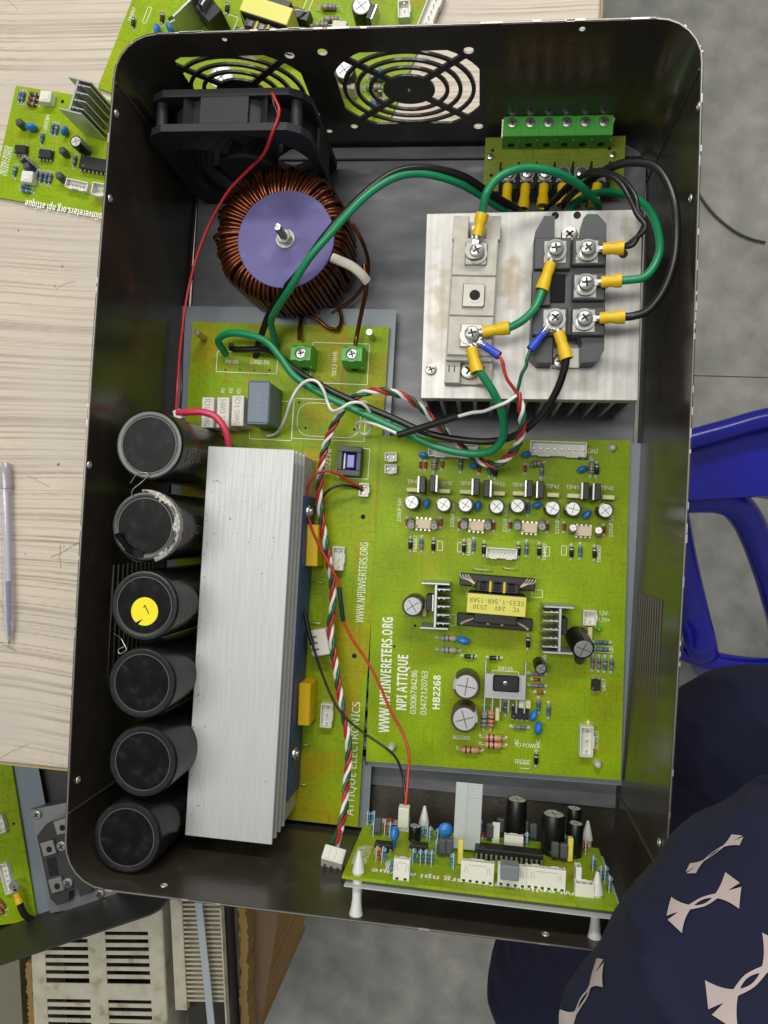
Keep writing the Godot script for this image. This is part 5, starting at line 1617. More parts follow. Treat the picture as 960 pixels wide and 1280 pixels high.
func wire(parent: Node3D, pts: Array, r: float, c: String, called := "wire", sub := 6):
	var g := Geo.new()
	g.tube(smooth(pts, sub), r, 10)
	return obj(called, g, wire_mat(c), parent)

const GREEN := "188556"
const BLACK := "1c1b1b"
const RED := "b3262c"
const WHITE := "e4e2dc"

func build_wires():
	var t := thing("green_cable", "thick green cable arching from the top screw of the pale module to the input board", "cable")
	lug(t, Vector3(0.0446, 0.0895, -0.122), Vector3(0.0484, 0.093, -0.1406))
	wire(t, [Vector3(0.0482, 0.093, -0.1393), Vector3(0.0487, 0.095, -0.1419), Vector3(0.0504, 0.1, -0.1491), Vector3(0.0571, 0.1, -0.1576), Vector3(0.069, 0.096, -0.1637), Vector3(0.084, 0.09, -0.1648), Vector3(0.0992, 0.076, -0.1644), Vector3(0.1118, 0.058, -0.1626), Vector3(0.1162, 0.038, -0.1637), Vector3(0.1138, 0.03, -0.1701), Vector3(0.111, 0.028, -0.1739)], 0.0022, GREEN)
	lug(t, terminal_spot(5), Vector3(0.1139, 0.029, -0.1705))

	t = thing("green_cable", "green cable curving around the right end of the module heatsink to its middle right screw", "cable")
	lug(t, Vector3(0.1046, 0.0902, -0.1047), Vector3(0.1224, 0.0925, -0.1056))
	wire(t, [Vector3(0.1212, 0.0925, -0.1054), Vector3(0.1255, 0.093, -0.1057), Vector3(0.1337, 0.094, -0.1071), Vector3(0.1392, 0.093, -0.1151), Vector3(0.1414, 0.09, -0.1259), Vector3(0.1391, 0.082, -0.1432), Vector3(0.1326, 0.07, -0.1585), Vector3(0.1232, 0.055, -0.169), Vector3(0.1122, 0.043, -0.174), Vector3(0.1023, 0.034, -0.1723), Vector3(0.1019, 0.03, -0.1701)], 0.0022, GREEN)
	lug(t, terminal_spot(4), Vector3(0.1033, 0.029, -0.1725))

	t = thing("green_cable", "short green cable joining the upper left screw of the dark module to the pale one", "cable")
	lug(t, Vector3(0.088, 0.0902, -0.1225), Vector3(0.0817, 0.091, -0.1003))
	wire(t, [Vector3(0.0822, 0.091, -0.1024), Vector3(0.0813, 0.092, -0.0978), Vector3(0.0782, 0.094, -0.0895), Vector3(0.0727, 0.094, -0.0834), Vector3(0.0671, 0.092, -0.0804), Vector3(0.0638, 0.091, -0.0794)], 0.0022, GREEN)
	lug(t, Vector3(0.0444, 0.0868, -0.0771), Vector3(0.0659, 0.0905, -0.0802))

	t = thing("black_cable", "large black cable looping wide past the right wall to the lower right screw", "cable")
	lug(t, Vector3(0.1047, 0.0902, -0.0857), Vector3(0.1249, 0.0925, -0.0865))
	wire(t, [Vector3(0.1233, 0.0925, -0.0865), Vector3(0.1292, 0.093, -0.0869), Vector3(0.1365, 0.096, -0.0898), Vector3(0.143, 0.1, -0.1002), Vector3(0.146, 0.104, -0.1152), Vector3(0.1451, 0.106, -0.1339), Vector3(0.1413, 0.104, -0.1503), Vector3(0.1347, 0.1, -0.1621), Vector3(0.1245, 0.094, -0.1672), Vector3(0.1153, 0.086, -0.1687), Vector3(0.1084, 0.07, -0.1707), Vector3(0.1012, 0.05, -0.1727), Vector3(0.0967, 0.032, -0.1741), Vector3(0.0943, 0.029, -0.1715)], 0.0022, BLACK)
	lug(t, terminal_spot(3), Vector3(0.0952, 0.0285, -0.1732))

	t = thing("black_cable", "pair of slim black wires twisted together beside the upper right screw", "cable")
	lug(t, Vector3(0.1046, 0.0902, -0.1228), Vector3(0.1228, 0.0925, -0.1227))
	for k in 2:
		var o: float = 2.0 if k else -2.0
		var pts := [Vector3(0.1216, 0.0925, -0.1227), Vector3(0.125, 0.0935, -0.1236), Vector3(0.1282, 0.095, -0.1268), Vector3(0.1319, 0.097, -0.1327), Vector3(0.1282, 0.096, -0.1398), Vector3(0.1254, 0.094, -0.1491), Vector3(0.1206, 0.091, -0.1581), Vector3(0.1138, 0.086, -0.1652), Vector3(0.1055, 0.078, -0.1696), Vector3(0.0979, 0.062, -0.1718), Vector3(0.0903, 0.04, -0.1716), Vector3(0.0856, 0.03, -0.1701)]
		for i in pts.size():
			var s := sin(i * 1.5) * 0.0011 * signf(o)
			pts[i] += Vector3(s * 0.7 + signf(o) * 0.0006, s, s * 0.7 - signf(o) * 0.0006)
		wire(t, pts, 0.0014, BLACK)
	lug(t, terminal_spot(2), Vector3(0.0836, 0.0285, -0.1727))

	t = thing("green_cable", "long green cable of the pair running from the input board across the coil", "cable")
	lug(t, terminal_spot(0), Vector3(0.0612, 0.0285, -0.1727))
	wire(t, [Vector3(0.0618, 0.029, -0.1705), Vector3(0.0563, 0.034, -0.1703), Vector3(0.0455, 0.046, -0.1719), Vector3(0.0338, 0.058, -0.1731), Vector3(0.0204, 0.068, -0.1731), Vector3(0.0071, 0.074, -0.1717), Vector3(-0.0057, 0.079, -0.1653), Vector3(-0.0194, 0.083, -0.1526), Vector3(-0.0351, 0.084, -0.134), Vector3(-0.0489, 0.08, -0.1195), Vector3(-0.062, 0.068, -0.1062), Vector3(-0.0743, 0.05, -0.1001), Vector3(-0.0816, 0.036, -0.096), Vector3(-0.0825, 0.026, -0.0905), Vector3(-0.0828, 0.018, -0.0852), Vector3(-0.0848, 0.012, -0.0824)], 0.0022, GREEN)

	t = thing("black_cable", "long black cable of the pair crossing the lilac disc beside the green one", "cable")
	lug(t, terminal_spot(1), Vector3(0.0721, 0.0285, -0.1707))
	wire(t, [Vector3(0.0716, 0.029, -0.1695), Vector3(0.0651, 0.032, -0.1712), Vector3(0.0502, 0.046, -0.1738), Vector3(0.0369, 0.058, -0.1769), Vector3(0.0225, 0.068, -0.1768), Vector3(0.0092, 0.074, -0.1749), Vector3(-0.0038, 0.078, -0.1698), Vector3(-0.0173, 0.081, -0.158), Vector3(-0.032, 0.081, -0.1425), Vector3(-0.0442, 0.0765, -0.1296), Vector3(-0.0564, 0.066, -0.1183), Vector3(-0.0713, 0.052, -0.1094), Vector3(-0.0828, 0.038, -0.0995), Vector3(-0.0901, 0.027, -0.0901), Vector3(-0.0948, 0.019, -0.0836), Vector3(-0.0975, 0.013, -0.0786)], 0.0022, BLACK)

	t = thing("green_cable", "long green cable sweeping from the power board under the module heatsink to the pale module", "cable")
	wire(t, [Vector3(-0.1179, 0.013, -0.0797), Vector3(-0.1189, 0.02, -0.0823), Vector3(-0.1192, 0.026, -0.086), Vector3(-0.1112, 0.031, -0.0891), Vector3(-0.0979, 0.034, -0.088), Vector3(-0.0839, 0.036, -0.0832), Vector3(-0.0742, 0.037, -0.0736), Vector3(-0.0637, 0.039, -0.0613), Vector3(-0.0475, 0.041, -0.0514), Vector3(-0.0295, 0.043, -0.0432), Vector3(-0.0102, 0.044, -0.0354), Vector3(0.0099, 0.045, -0.0268), Vector3(0.0297, 0.047, -0.0191), Vector3(0.0479, 0.05, -0.0162), Vector3(0.0604, 0.055, -0.0181), Vector3(0.0662, 0.063, -0.0257), Vector3(0.0648, 0.074, -0.0362), Vector3(0.0598, 0.084, -0.0453), Vector3(0.0537, 0.089, -0.0533), Vector3(0.0506, 0.0905, -0.0572)], 0.0023, GREEN)
	lug(t, Vector3(0.0442, 0.0872, -0.0763), Vector3(0.05, 0.0905, -0.0555))

	t = thing("black_cable", "long black cable passing below the module heatsink to the dark module's lower left screw", "cable")
	wire(t, [Vector3(-0.1139, 0.016, -0.085), Vector3(-0.1106, 0.022, -0.0815), Vector3(-0.1034, 0.024, -0.0806), Vector3(-0.088, 0.027, -0.0803), Vector3(-0.0757, 0.032, -0.0747), Vector3(-0.0627, 0.036, -0.065), Vector3(-0.0445, 0.039, -0.0549), Vector3(-0.0236, 0.041, -0.0457), Vector3(-0.0006, 0.043, -0.0369), Vector3(0.0195, 0.045, -0.0286), Vector3(0.0389, 0.047, -0.0248), Vector3(0.0578, 0.051, -0.0236), Vector3(0.0735, 0.058, -0.0271), Vector3(0.0858, 0.068, -0.0365), Vector3(0.0928, 0.08, -0.0484), Vector3(0.0957, 0.088, -0.0586), Vector3(0.0963, 0.091, -0.0656)], 0.0021, BLACK)
	lug(t, Vector3(0.0893, 0.0905, -0.0854), Vector3(0.0965, 0.0915, -0.0638))

	# thin twisted control leads
	var path := [Vector3(0.0717, 0.084, -0.0462), Vector3(0.0749, 0.08, -0.0382), Vector3(0.076, 0.074, -0.0313), Vector3(0.0756, 0.064, -0.0245), Vector3(0.0721, 0.05, -0.0177), Vector3(0.0643, 0.04, -0.0117), Vector3(0.0557, 0.036, -0.0127), Vector3(0.0467, 0.034, -0.0179), Vector3(0.0364, 0.032, -0.027), Vector3(0.0271, 0.032, -0.0356), Vector3(0.0179, 0.034, -0.0434), Vector3(0.008, 0.038, -0.0498), Vector3(-0.0025, 0.042, -0.0526), Vector3(-0.0132, 0.043, -0.0526), Vector3(-0.0244, 0.04, -0.0494), Vector3(-0.0331, 0.034, -0.0421), Vector3(-0.0394, 0.03, -0.0314), Vector3(-0.0442, 0.028, -0.0183), Vector3(-0.0462, 0.027, -0.003), Vector3(-0.0463, 0.027, 0.0122), Vector3(-0.0432, 0.027, 0.0299), Vector3(-0.0391, 0.027, 0.0474), Vector3(-0.035, 0.027, 0.0648), Vector3(-0.0336, 0.027, 0.0799), Vector3(-0.0343, 0.027, 0.095), Vector3(-0.0314, 0.027, 0.1099), Vector3(-0.0277, 0.028, 0.1269), Vector3(-0.0237, 0.028, 0.1441), Vector3(-0.0196, 0.029, 0.1584), Vector3(-0.0176, 0.03, 0.1728), Vector3(-0.0174, 0.035, 0.1884), Vector3(-0.0159, 0.045, 0.1993), Vector3(-0.0167, 0.056, 0.2093), Vector3(-0.0174, 0.063, 0.214)]
	var mid := smooth(path, 8)
	t = thing("twisted_lead", "twisted red, green and white lead winding down the power board to the white plug", "wire")
	var cs := [RED, "1e5a3c", WHITE]
	for k in 3:
		var pts := []
		var run := 0.0
		for i in mid.size():
			var d: Vector3 = (mid[mini(i + 1, mid.size() - 1)] - mid[maxi(i - 1, 0)]).normalized()
			if i > 0: run += (mid[i] - mid[i - 1]).length()
			var u := Vector3.UP.cross(d).normalized()
			var w := d.cross(u)
			var a := run * TAU / 0.021 + TAU * k / 3 + 0.5 * sin(run * 90.0)
			var r := 0.00135
			if i > mid.size() - 10: r = lerpf(0.0012, 0.0028, (i - mid.size() + 10) / 10.0); a = TAU * k / 3 + 1.2
			pts.append(mid[i] + u * cos(a) * r + w * sin(a) * r)
		var g := Geo.new()
		g.tube(pts, 0.00112, 8)
		obj("wire", g, wire_mat(cs[k]), t)
	lug(t, Vector3(0.0453, 0.0866, -0.0763), Vector3(0.0612, 0.0895, -0.0651), "1d45c4", 0.0024)
	wire(t, [Vector3(0.0603, 0.0895, -0.0659), Vector3(0.0631, 0.09, -0.062), Vector3(0.0641, 0.089, -0.0579), Vector3(0.0661, 0.088, -0.053), Vector3(0.0694, 0.086, -0.0492), Vector3(0.0717, 0.084, -0.0462)], 0.00095, RED)
	lug(t, Vector3(0.089, 0.0898, -0.0851), Vector3(0.0774, 0.091, -0.0685), "1d45c4", 0.0024)
	wire(t, [Vector3(0.0782, 0.091, -0.0702), Vector3(0.076, 0.0905, -0.0639), Vector3(0.0758, 0.0895, -0.0603), Vector3(0.0736, 0.088, -0.0558), Vector3(0.0727, 0.086, -0.051), Vector3(0.0717, 0.084, -0.0462)], 0.00095, "1e5a3c")
	var g := Geo.new()
	g.box(Vector3(0, 0, 0), Vector3(0.0125, 0.0085, 0.0125), 0.0005)
	for k in 3:
		g.box(Vector3(-0.0038 + 0.0038 * k, 0.0004, -0.0062), Vector3(0.0026, 0.006, 0.0012))
	var plug := obj("plug", g, mat("nylon", Color("dcdcd2"), 0.45), t)
	plug.transform = Transform3D(Basis(Vector3.UP, -0.17) * Basis(Vector3.RIGHT, 0.75), Vector3(-0.0173, 0.067, 0.22))
	g = Geo.new()
	for k in 3:
		g.box(Vector3(-0.0038 + 0.0038 * k, 0.0043, 0.0022), Vector3(0.0017, 0.0003, 0.0046))
	obj("slot", g, mat("slot_grey", Color("77766f"), 0.6), plug)

	t = thing("white_lead", "white lead with black shrink sleeve crossing over the thick green and black cables", "wire")
	wire(t, [Vector3(0.0717, 0.085, -0.0451), Vector3(0.0664, 0.084, -0.0412), Vector3(0.0602, 0.08, -0.0391), Vector3(0.0546, 0.074, -0.0376), Vector3(0.0479, 0.068, -0.0375), Vector3(0.0393, 0.062, -0.0358)], 0.001, WHITE)
	wire(t, [Vector3(0.0402, 0.063, -0.0362), Vector3(0.0273, 0.058, -0.0323), Vector3(0.0154, 0.054, -0.0287), Vector3(0.0044, 0.051, -0.0253)], 0.0021, BLACK, "shrink_sleeve")
	wire(t, [Vector3(0.0053, 0.051, -0.0258), Vector3(-0.0018, 0.049, -0.0287), Vector3(-0.0098, 0.045, -0.0319), Vector3(-0.0181, 0.04, -0.0343), Vector3(-0.0239, 0.032, -0.0342), Vector3(-0.0243, 0.025, -0.0307), Vector3(-0.0201, 0.022, -0.0287), Vector3(-0.016, 0.026, -0.0308), Vector3(-0.0145, 0.034, -0.0348), Vector3(-0.0143, 0.044, -0.0397), Vector3(-0.0185, 0.05, -0.0439), Vector3(-0.0252, 0.051, -0.0435), Vector3(-0.0315, 0.05, -0.04), Vector3(-0.0372, 0.046, -0.0395), Vector3(-0.0409, 0.044, -0.0451), Vector3(-0.0429, 0.046, -0.0511), Vector3(-0.0474, 0.047, -0.0567), Vector3(-0.0535, 0.047, -0.057), Vector3(-0.0597, 0.045, -0.0523), Vector3(-0.0645, 0.042, -0.0442), Vector3(-0.0702, 0.032, -0.0346), Vector3(-0.0783, 0.02, -0.0277), Vector3(-0.0858, 0.016, -0.0259)], 0.00095, WHITE)

	t = thing("fan_lead", "thin red and black lead running from the fan down the left wall", "wire")
	wire(t, [Vector3(-0.0703, 0.097, -0.2058), Vector3(-0.0682, 0.0975, -0.2023), Vector3(-0.0653, 0.098, -0.1949), Vector3(-0.0689, 0.096, -0.1848), Vector3(-0.0768, 0.085, -0.1784), Vector3(-0.0917, 0.07, -0.1752), Vector3(-0.1053, 0.062, -0.167), Vector3(-0.1184, 0.055, -0.1503), Vector3(-0.1278, 0.05, -0.1298), Vector3(-0.1341, 0.046, -0.1058), Vector3(-0.1365, 0.045, -0.0782), Vector3(-0.1361, 0.047, -0.0526), Vector3(-0.1326, 0.055, -0.0338)], 0.0009, RED)
	wire(t, [Vector3(-0.0706, 0.096, -0.206), Vector3(-0.0692, 0.0965, -0.2003), Vector3(-0.0664, 0.097, -0.1928), Vector3(-0.0708, 0.094, -0.1846), Vector3(-0.0788, 0.083, -0.1781), Vector3(-0.0938, 0.068, -0.1748), Vector3(-0.1074, 0.06, -0.1664), Vector3(-0.1201, 0.053, -0.1492), Vector3(-0.1295, 0.048, -0.128), Vector3(-0.1353, 0.044, -0.1039), Vector3(-0.1361, 0.043, -0.0762), Vector3(-0.1343, 0.045, -0.052), Vector3(-0.1309, 0.053, -0.0342)], 0.0008, BLACK)
	g = Geo.new()
	g.box(Vector3.ZERO, Vector3(0.0052, 0.006, 0.006), 0.0004)
	plug = obj("plug", g, mat("nylon", Color("dcdcd2"), 0.45), t)
	plug.transform = Transform3D(Basis(Vector3.UP, 0.3), Vector3(-0.13, 0.056, -0.0318))

	t = thing("pink_cable", "short thick pink cable bending behind the white cement resistors to the long heatsink", "cable")
	wire(t, [Vector3(-0.1303, 0.058, -0.0329), Vector3(-0.1223, 0.06, -0.0333), Vector3(-0.1139, 0.061, -0.0335), Vector3(-0.1057, 0.061, -0.0313), Vector3(-0.0997, 0.06, -0.0249), Vector3(-0.0975, 0.058, -0.0176), Vector3(-0.0973, 0.054, -0.0083)], 0.0021, "d03a5e")

	t = thing("control_lead", "thin red and black lead from the power board to the control board plug", "wire")
	wire(t, [Vector3(-0.0204, 0.018, 0.0049), Vector3(-0.0262, 0.024, 0.003), Vector3(-0.0331, 0.03, -0.0014), Vector3(-0.0411, 0.034, -0.0032), Vector3(-0.0476, 0.036, -0.0007), Vector3(-0.0513, 0.036, 0.0059), Vector3(-0.0527, 0.034, 0.0169), Vector3(-0.0494, 0.034, 0.0303), Vector3(-0.0424, 0.034, 0.0444), Vector3(-0.0352, 0.034, 0.0559), Vector3(-0.0297, 0.033, 0.0656), Vector3(-0.0284, 0.032, 0.0741), Vector3(-0.0259, 0.03, 0.089), Vector3(-0.0191, 0.03, 0.101), Vector3(-0.0099, 0.03, 0.1127), Vector3(-0.001, 0.031, 0.1267), Vector3(0.007, 0.032, 0.142), Vector3(0.0153, 0.034, 0.1545), Vector3(0.0204, 0.04, 0.1649), Vector3(0.0212, 0.048, 0.1757), Vector3(0.0214, 0.054, 0.1853), Vector3(0.0212, 0.056, 0.1915)], 0.0009, "b8361f")
	wire(t, [Vector3(-0.0291, 0.0325, 0.0686), Vector3(-0.0277, 0.032, 0.0775), Vector3(-0.0259, 0.03, 0.0895)], 0.0015, "14352c", "shrink_sleeve")
	wire(t, [Vector3(-0.0202, 0.018, 0.0069), Vector3(-0.0265, 0.022, 0.0049), Vector3(-0.0337, 0.025, 0.0049), Vector3(-0.04, 0.026, 0.0078), Vector3(-0.0453, 0.024, 0.0136), Vector3(-0.0493, 0.025, 0.0225), Vector3(-0.0532, 0.028, 0.0319), Vector3(-0.054, 0.03, 0.0456), Vector3(-0.0535, 0.03, 0.0633), Vector3(-0.052, 0.03, 0.0808), Vector3(-0.0478, 0.031, 0.0955), Vector3(-0.0435, 0.031, 0.1077), Vector3(-0.0378, 0.03, 0.1224), Vector3(-0.0301, 0.031, 0.1375), Vector3(-0.0217, 0.032, 0.1479), Vector3(-0.0102, 0.032, 0.1563), Vector3(0.0033, 0.033, 0.1636), Vector3(0.0121, 0.038, 0.1682), Vector3(0.0177, 0.046, 0.1757), Vector3(0.0204, 0.053, 0.1858), Vector3(0.021, 0.056, 0.1916)], 0.0008, BLACK)
	wire(t, [Vector3(-0.0505, 0.0305, 0.0857), Vector3(-0.0472, 0.031, 0.0974), Vector3(-0.0441, 0.0312, 0.1057)], 0.0015, BLACK, "shrink_sleeve")
	g = Geo.new()
	g.box(Vector3.ZERO, Vector3(0.0062, 0.006, 0.0115), 0.0004)
	plug = obj("plug", g, mat("nylon", Color("dcdcd2"), 0.45), t)
	plug.transform = Transform3D(Basis(Vector3.RIGHT, 0.1), Vector3(0.0208, 0.057, 0.1958))

	# a loose white plug lying on the power board
	g = Geo.new()
	g.box(Vector3(0, 0, 0), Vector3(0.0112, 0.0095, 0.0165), 0.0005)
	for k in 4:
		g.box(Vector3(-0.0058, 0.001, -0.006 + 0.004 * k), Vector3(0.0012, 0.006, 0.0022))
	var lp := obj("loose_plug", g, mat("nylon", Color("dcdcd2"), 0.45))
	lp.transform = Transform3D(Basis(Vector3.UP, 0.25) * Basis(Vector3.BACK, 0.12), Vector3(-0.0406, 0.0215, 0.1048))
	tag(lp, "loose white four way plug lying by the blue edge of the long heatsink", "plug")
	g = Geo.new()
	for k in 3:
		g.box(Vector3(-0.0028, 0.0048, -0.0042 + 0.004 * k), Vector3(0.0042, 0.0003, 0.001))
	obj("slot", g, mat("slot_grey", Color("77766f"), 0.6), lp)

func build_bench_things():
	# a small finished board lying left of the case
	var t := thing("small_board", "small populated green board lying left of the case's upper corner", "circuit board", flat_at(-0.2941, -0.0035, -0.2756, -0.1656))
	board(t, 0.1, 0.0822, board_picture(43, 320, 256, 0.35, 14, 1), 0.0016, [[0.0384, 0.0062, 0.0014]])
	text(t, "www.npiinvereters.org npi attique", 0.0271, 0.0782 + 0.0, 0.005, PI, null, 0.0001, "Droid Sans", "printed_text", 1.0, true)
	var wide: MeshInstance3D = t.get_child(t.get_child_count() - 1)
	wide.position.x += 0.038
	wide.position.z += 0.0045
	fit(wide, 0.076)
	fit(text(t, "03472120763", 0.0066, 0.0554, 0.003, -PI / 2), 0.021)
	fit(text(t, "03006784286", 0.0032, 0.0548, 0.003, -PI / 2), 0.021)
	fit(text(t, "HB3287", 0.0297, 0.0229, 0.0028, -PI / 2), 0.011)
	for q in [[0.0058, 0.0081], [0.0083, 0.0077], [0.0585, 0.0472], [0.0322, 0.0626], [0.036, 0.0626], [0.0398, 0.0626], [0.043, 0.0626], [0.0364, 0.0271], [0.0396, 0.0272], [0.0149, 0.0618], [0.0301, 0.0352]]:
		resistor(t, q[0], q[1], PI / 2)
	for q in [[0.0256, 0.0719], [0.0269, 0.0747]]:
		resistor(t, q[0], q[1], 0.0)
	for q in [[0.0169, 0.0052], [0.0168, 0.0088], [0.0164, 0.0124]]:
		axial(t, "resistor", q[0], q[1], 0.0066, 0.0016, 0.0, Color("6a4a3c"), ["2a1a12", "d0c8b8"])
	for q in [[0.0142, 0.0292], [0.0516, 0.0439], [0.0534, 0.0619], [0.0272, 0.059]]:
		var g := Geo.new()
		g.box(Vector3(0, 0.0045, 0), Vector3(0.0046, 0.008, 0.0048), 0.0008)
		obj("small_transistor", g, mat("grey_epoxy", Color("4a4c52"), 0.5), t, Vector3(q[0], 0, q[1]), 0.4)
	disc_cap(t, 0.0219, 0.0298, 0.2, 0.0044)
	disc_cap(t, 0.048, 0.0287, 1.2, 0.0036)
	chip(t, 0.017, 0.0465, 0.0088, 0.006, 4, 0.1)
	chip(t, 0.0367, 0.0469, 0.0098, 0.0064, 4, 0.05)
	chip(t, 0.08, 0.0487, 0.03, 0.009, 10, 0.0, Color("141416"), 0.005)
	elcap(t, 0.065, 0.039, 0.0042, 0.0145, Vector2.ZERO, 0.4, Color("121214"), Color("8b9096"), Color("e2e3e4"))
	elcap(t, 0.0292, 0.0576, 0.0032, 0.011, Vector2(-0.5, -0.3), 0.4, Color("2c2d30"), Color("8b9096"), Color("9c9ea0"))
	header(t, 0.0666, 0.0653, 0.0172, 0.0062, 6, -0.04, 0.006)
	header(t, 0.0848, 0.0664, 0.0105, 0.0085, 2, 0.0, 0.008)
	for q in [[0.0292, 0.0076], [0.0288, 0.0661]]:
		var g := Geo.new()
		g.box(Vector3(0, 0.0035, 0), Vector3(0.0088, 0.007, 0.0082), 0.0006)
		g.box(Vector3(0.0006, 0.0072, 0.0004), Vector3(0.005, 0.0005, 0.0044), 0.0002)
		obj("preset_block", g, mat("nylon", Color("dcdcd2"), 0.45), t, Vector3(q[0], 0, q[1]), 0.05)
	fin_sink(t, 0.0697, 0.017, -0.08, 0.0205, 0.034, 0.0095, 4, 0.0075)
	disc_cap(t, 0.0757, 0.0188, 0.0, 0.003, Color("b8351f"))
	# the larger board beyond the case's upper wall
	t = thing("spare_driver_board", "spare green driver board lying behind the case's upper wall under the grilles", "circuit board", flat_at(-0.2311, -0.0035, -0.2725, 1.2382))
	board(t, 0.1582, 0.2092, board_picture(47, 384, 512, 0.5, 20), 0.0016)
	var tr := transformer(t, 0.0768, 0.1088, PI / 2)
	power_transistor(t, 0.0698, 0.0666, PI / 2 - 0.2, 0.026)
	var g := Geo.new()
	g.box(Vector3(0, 0.0125, 0), Vector3(0.0016, 0.025, 0.03), 0.0002)
	obj("plate_heatsink", g, mat("cast", Color("c2c5c6"), 0.4, 0.85), t, Vector3(Vector3(0.0652, 0.01, 0.0576).x, 0, Vector3(0.0652, 0.01, 0.0576).z), 1.1)
	g = Geo.new()
	g.box(Vector3(0, 0.011, 0), Vector3(0.016, 0.02, 0.012), 0.0006)
	obj("relay", g, mat("epoxy", Color("17171a"), 0.42), t, Vector3(Vector3(0.0665, 0.018, 0.0696).x, 0, Vector3(0.0665, 0.018, 0.0696).z), 1.1)
	for q in [[0.0505, 0.0293, 0.4], [0.0544, 0.0379, 0.9], [0.0691, 0.1924, 0.2], [0.046, 0.1972, 0.2]]:
		disc_cap(t, q[0], q[1], q[2], 0.0042)
	for q in [[0.0513, 0.0085], [0.0813, 0.0707], [0.0608, 0.0278], [0.0574, 0.1965], [0.0556, 0.1764]]:
		diode(t, q[0], q[1], 0.3)
	for q in [[0.1026, 0.1402], [0.0953, 0.145], [0.0895, 0.1396], [0.0672, 0.1907], [0.0604, 0.1911], [0.0532, 0.1976]]:
		axial(t, "resistor", q[0], q[1], 0.0105, 0.002, PI / 2 + 0.3, Color("7d8f8c"), ["a8442c", "7a3324", "b9902f"])
	power_transistor(t, 0.0567, 0.0464, 0.8)
	elcap(t, 0.1002, 0.1684, 0.0068, 0.019, Vector2.ZERO, 1.0, Color("151515"), Color("6d6d66"), Color("d5d7d8"))
	elcap(t, 0.0266, 0.0958, 0.0085, 0.02, Vector2.ZERO, 1.0, Color("c8c9cb"), Color("b7b5ac"), Color("e4e5e6"))
	elcap(t, 0.057, 0.1739, 0.0068, 0.019, Vector2.ZERO, 1.0, Color("151515"), Color("6d6d66"), Color("d5d7d8"))
	power_transistor(t, 0.098, 0.1764, PI / 2, 0.02)
	film_cap(t, 0.0508, 0.1759, 0.2, Vector3(0.004, 0.012, 0.012), Color("c9c7b8"))
	film_cap(t, 0.0899, 0.1545, 0.2, Vector3(0.006, 0.008, 0.01), Color("cfc8bc"))
	header(t, 0.1176, 0.2087, 0.0345, 0.0092, 8, 0.0, 0.0065)
	header(t, 0.1146, 0.1914, 0.012, 0.008, 3, 0.4, 0.0065)
	fit(text(t, "1N4007", 0.0572, 0.0041, 0.0026, 0.0), 0.01)
	lines(t, [rect(0.0541, 0.0138, 0.0659, 0.0166), rect(0.0841, 0.1223, 0.1066, 0.1265), rect(0.0782, 0.0802, 0.0663, 0.0688)], 0.0004)
	# pen
	t = thing("ballpoint_pen", "clear ballpoint pen with violet ink lying at the left edge of the bench", "pen")
	var a := Vector3(-0.2814, -0.0014, -0.0017)
	var b := Vector3(-0.2693, -0.0014, 0.1271)
	var d := (b - a).normalized()
	var l := (b - a).length()
	var bt := Transform3D(Geo.up_basis(d), a)
	g = Geo.new()
	g.lathe([Vector2(0, 0), Vector2(0.0024, 0.0003), Vector2(0.0036, 0.004), Vector2(0.0041, 0.008), Vector2(0.0042, 0.0185), Vector2(0.0039, 0.0188), Vector2(0.0039, 0.016), Vector2(0, 0.016)], 18, bt)
	obj("end_cap", g, mat("smoke_plastic", Color(0.72, 0.7, 0.74, 0.6), 0.15, 0.0, {"transparency": BaseMaterial3D.TRANSPARENCY_ALPHA}), t)
	g = Geo.new()
	g.lathe([Vector2(0.0038, 0.0185), Vector2(0.0041, 0.07), Vector2(0.0042, l - 0.022), Vector2(0.0036, l - 0.014), Vector2(0.0015, l - 0.003), Vector2(0.0012, l - 0.003)], 18, bt)
	obj("barrel", g, mat("clear_barrel", Color(0.86, 0.84, 0.9, 0.3), 0.08, 0.0, {"transparency": BaseMaterial3D.TRANSPARENCY_ALPHA}), t)
	g = Geo.new()
	g.rod(a + d * 0.02, a + d * (l - 0.045), 0.0017, 10)
	obj("refill", g, mat("refill_white", Color("c5c0cf"), 0.4), t)
	g = Geo.new()
	g.rod(a + d * (l - 0.045), a + d * (l - 0.006), 0.0017, 10, 0.0012)
	obj("ink", g, mat("violet_ink", Color("3d3766"), 0.3), t)
	g = Geo.new()
	g.lathe([Vector2(0.0013, l - 0.006), Vector2(0.0008, l - 0.0012), Vector2(0, l)], 10, bt)
	obj("tip", g, mat("zinc", Color("b9bab6"), 0.3, 0.9), t)

func fit(o: MeshInstance3D, l: float) -> MeshInstance3D:   # stretch printed words to their printed length
	var w := o.mesh.get_aabb().size.x
	o.basis = o.basis * Basis.from_scale(Vector3(l / w, 1, 1))
	return o

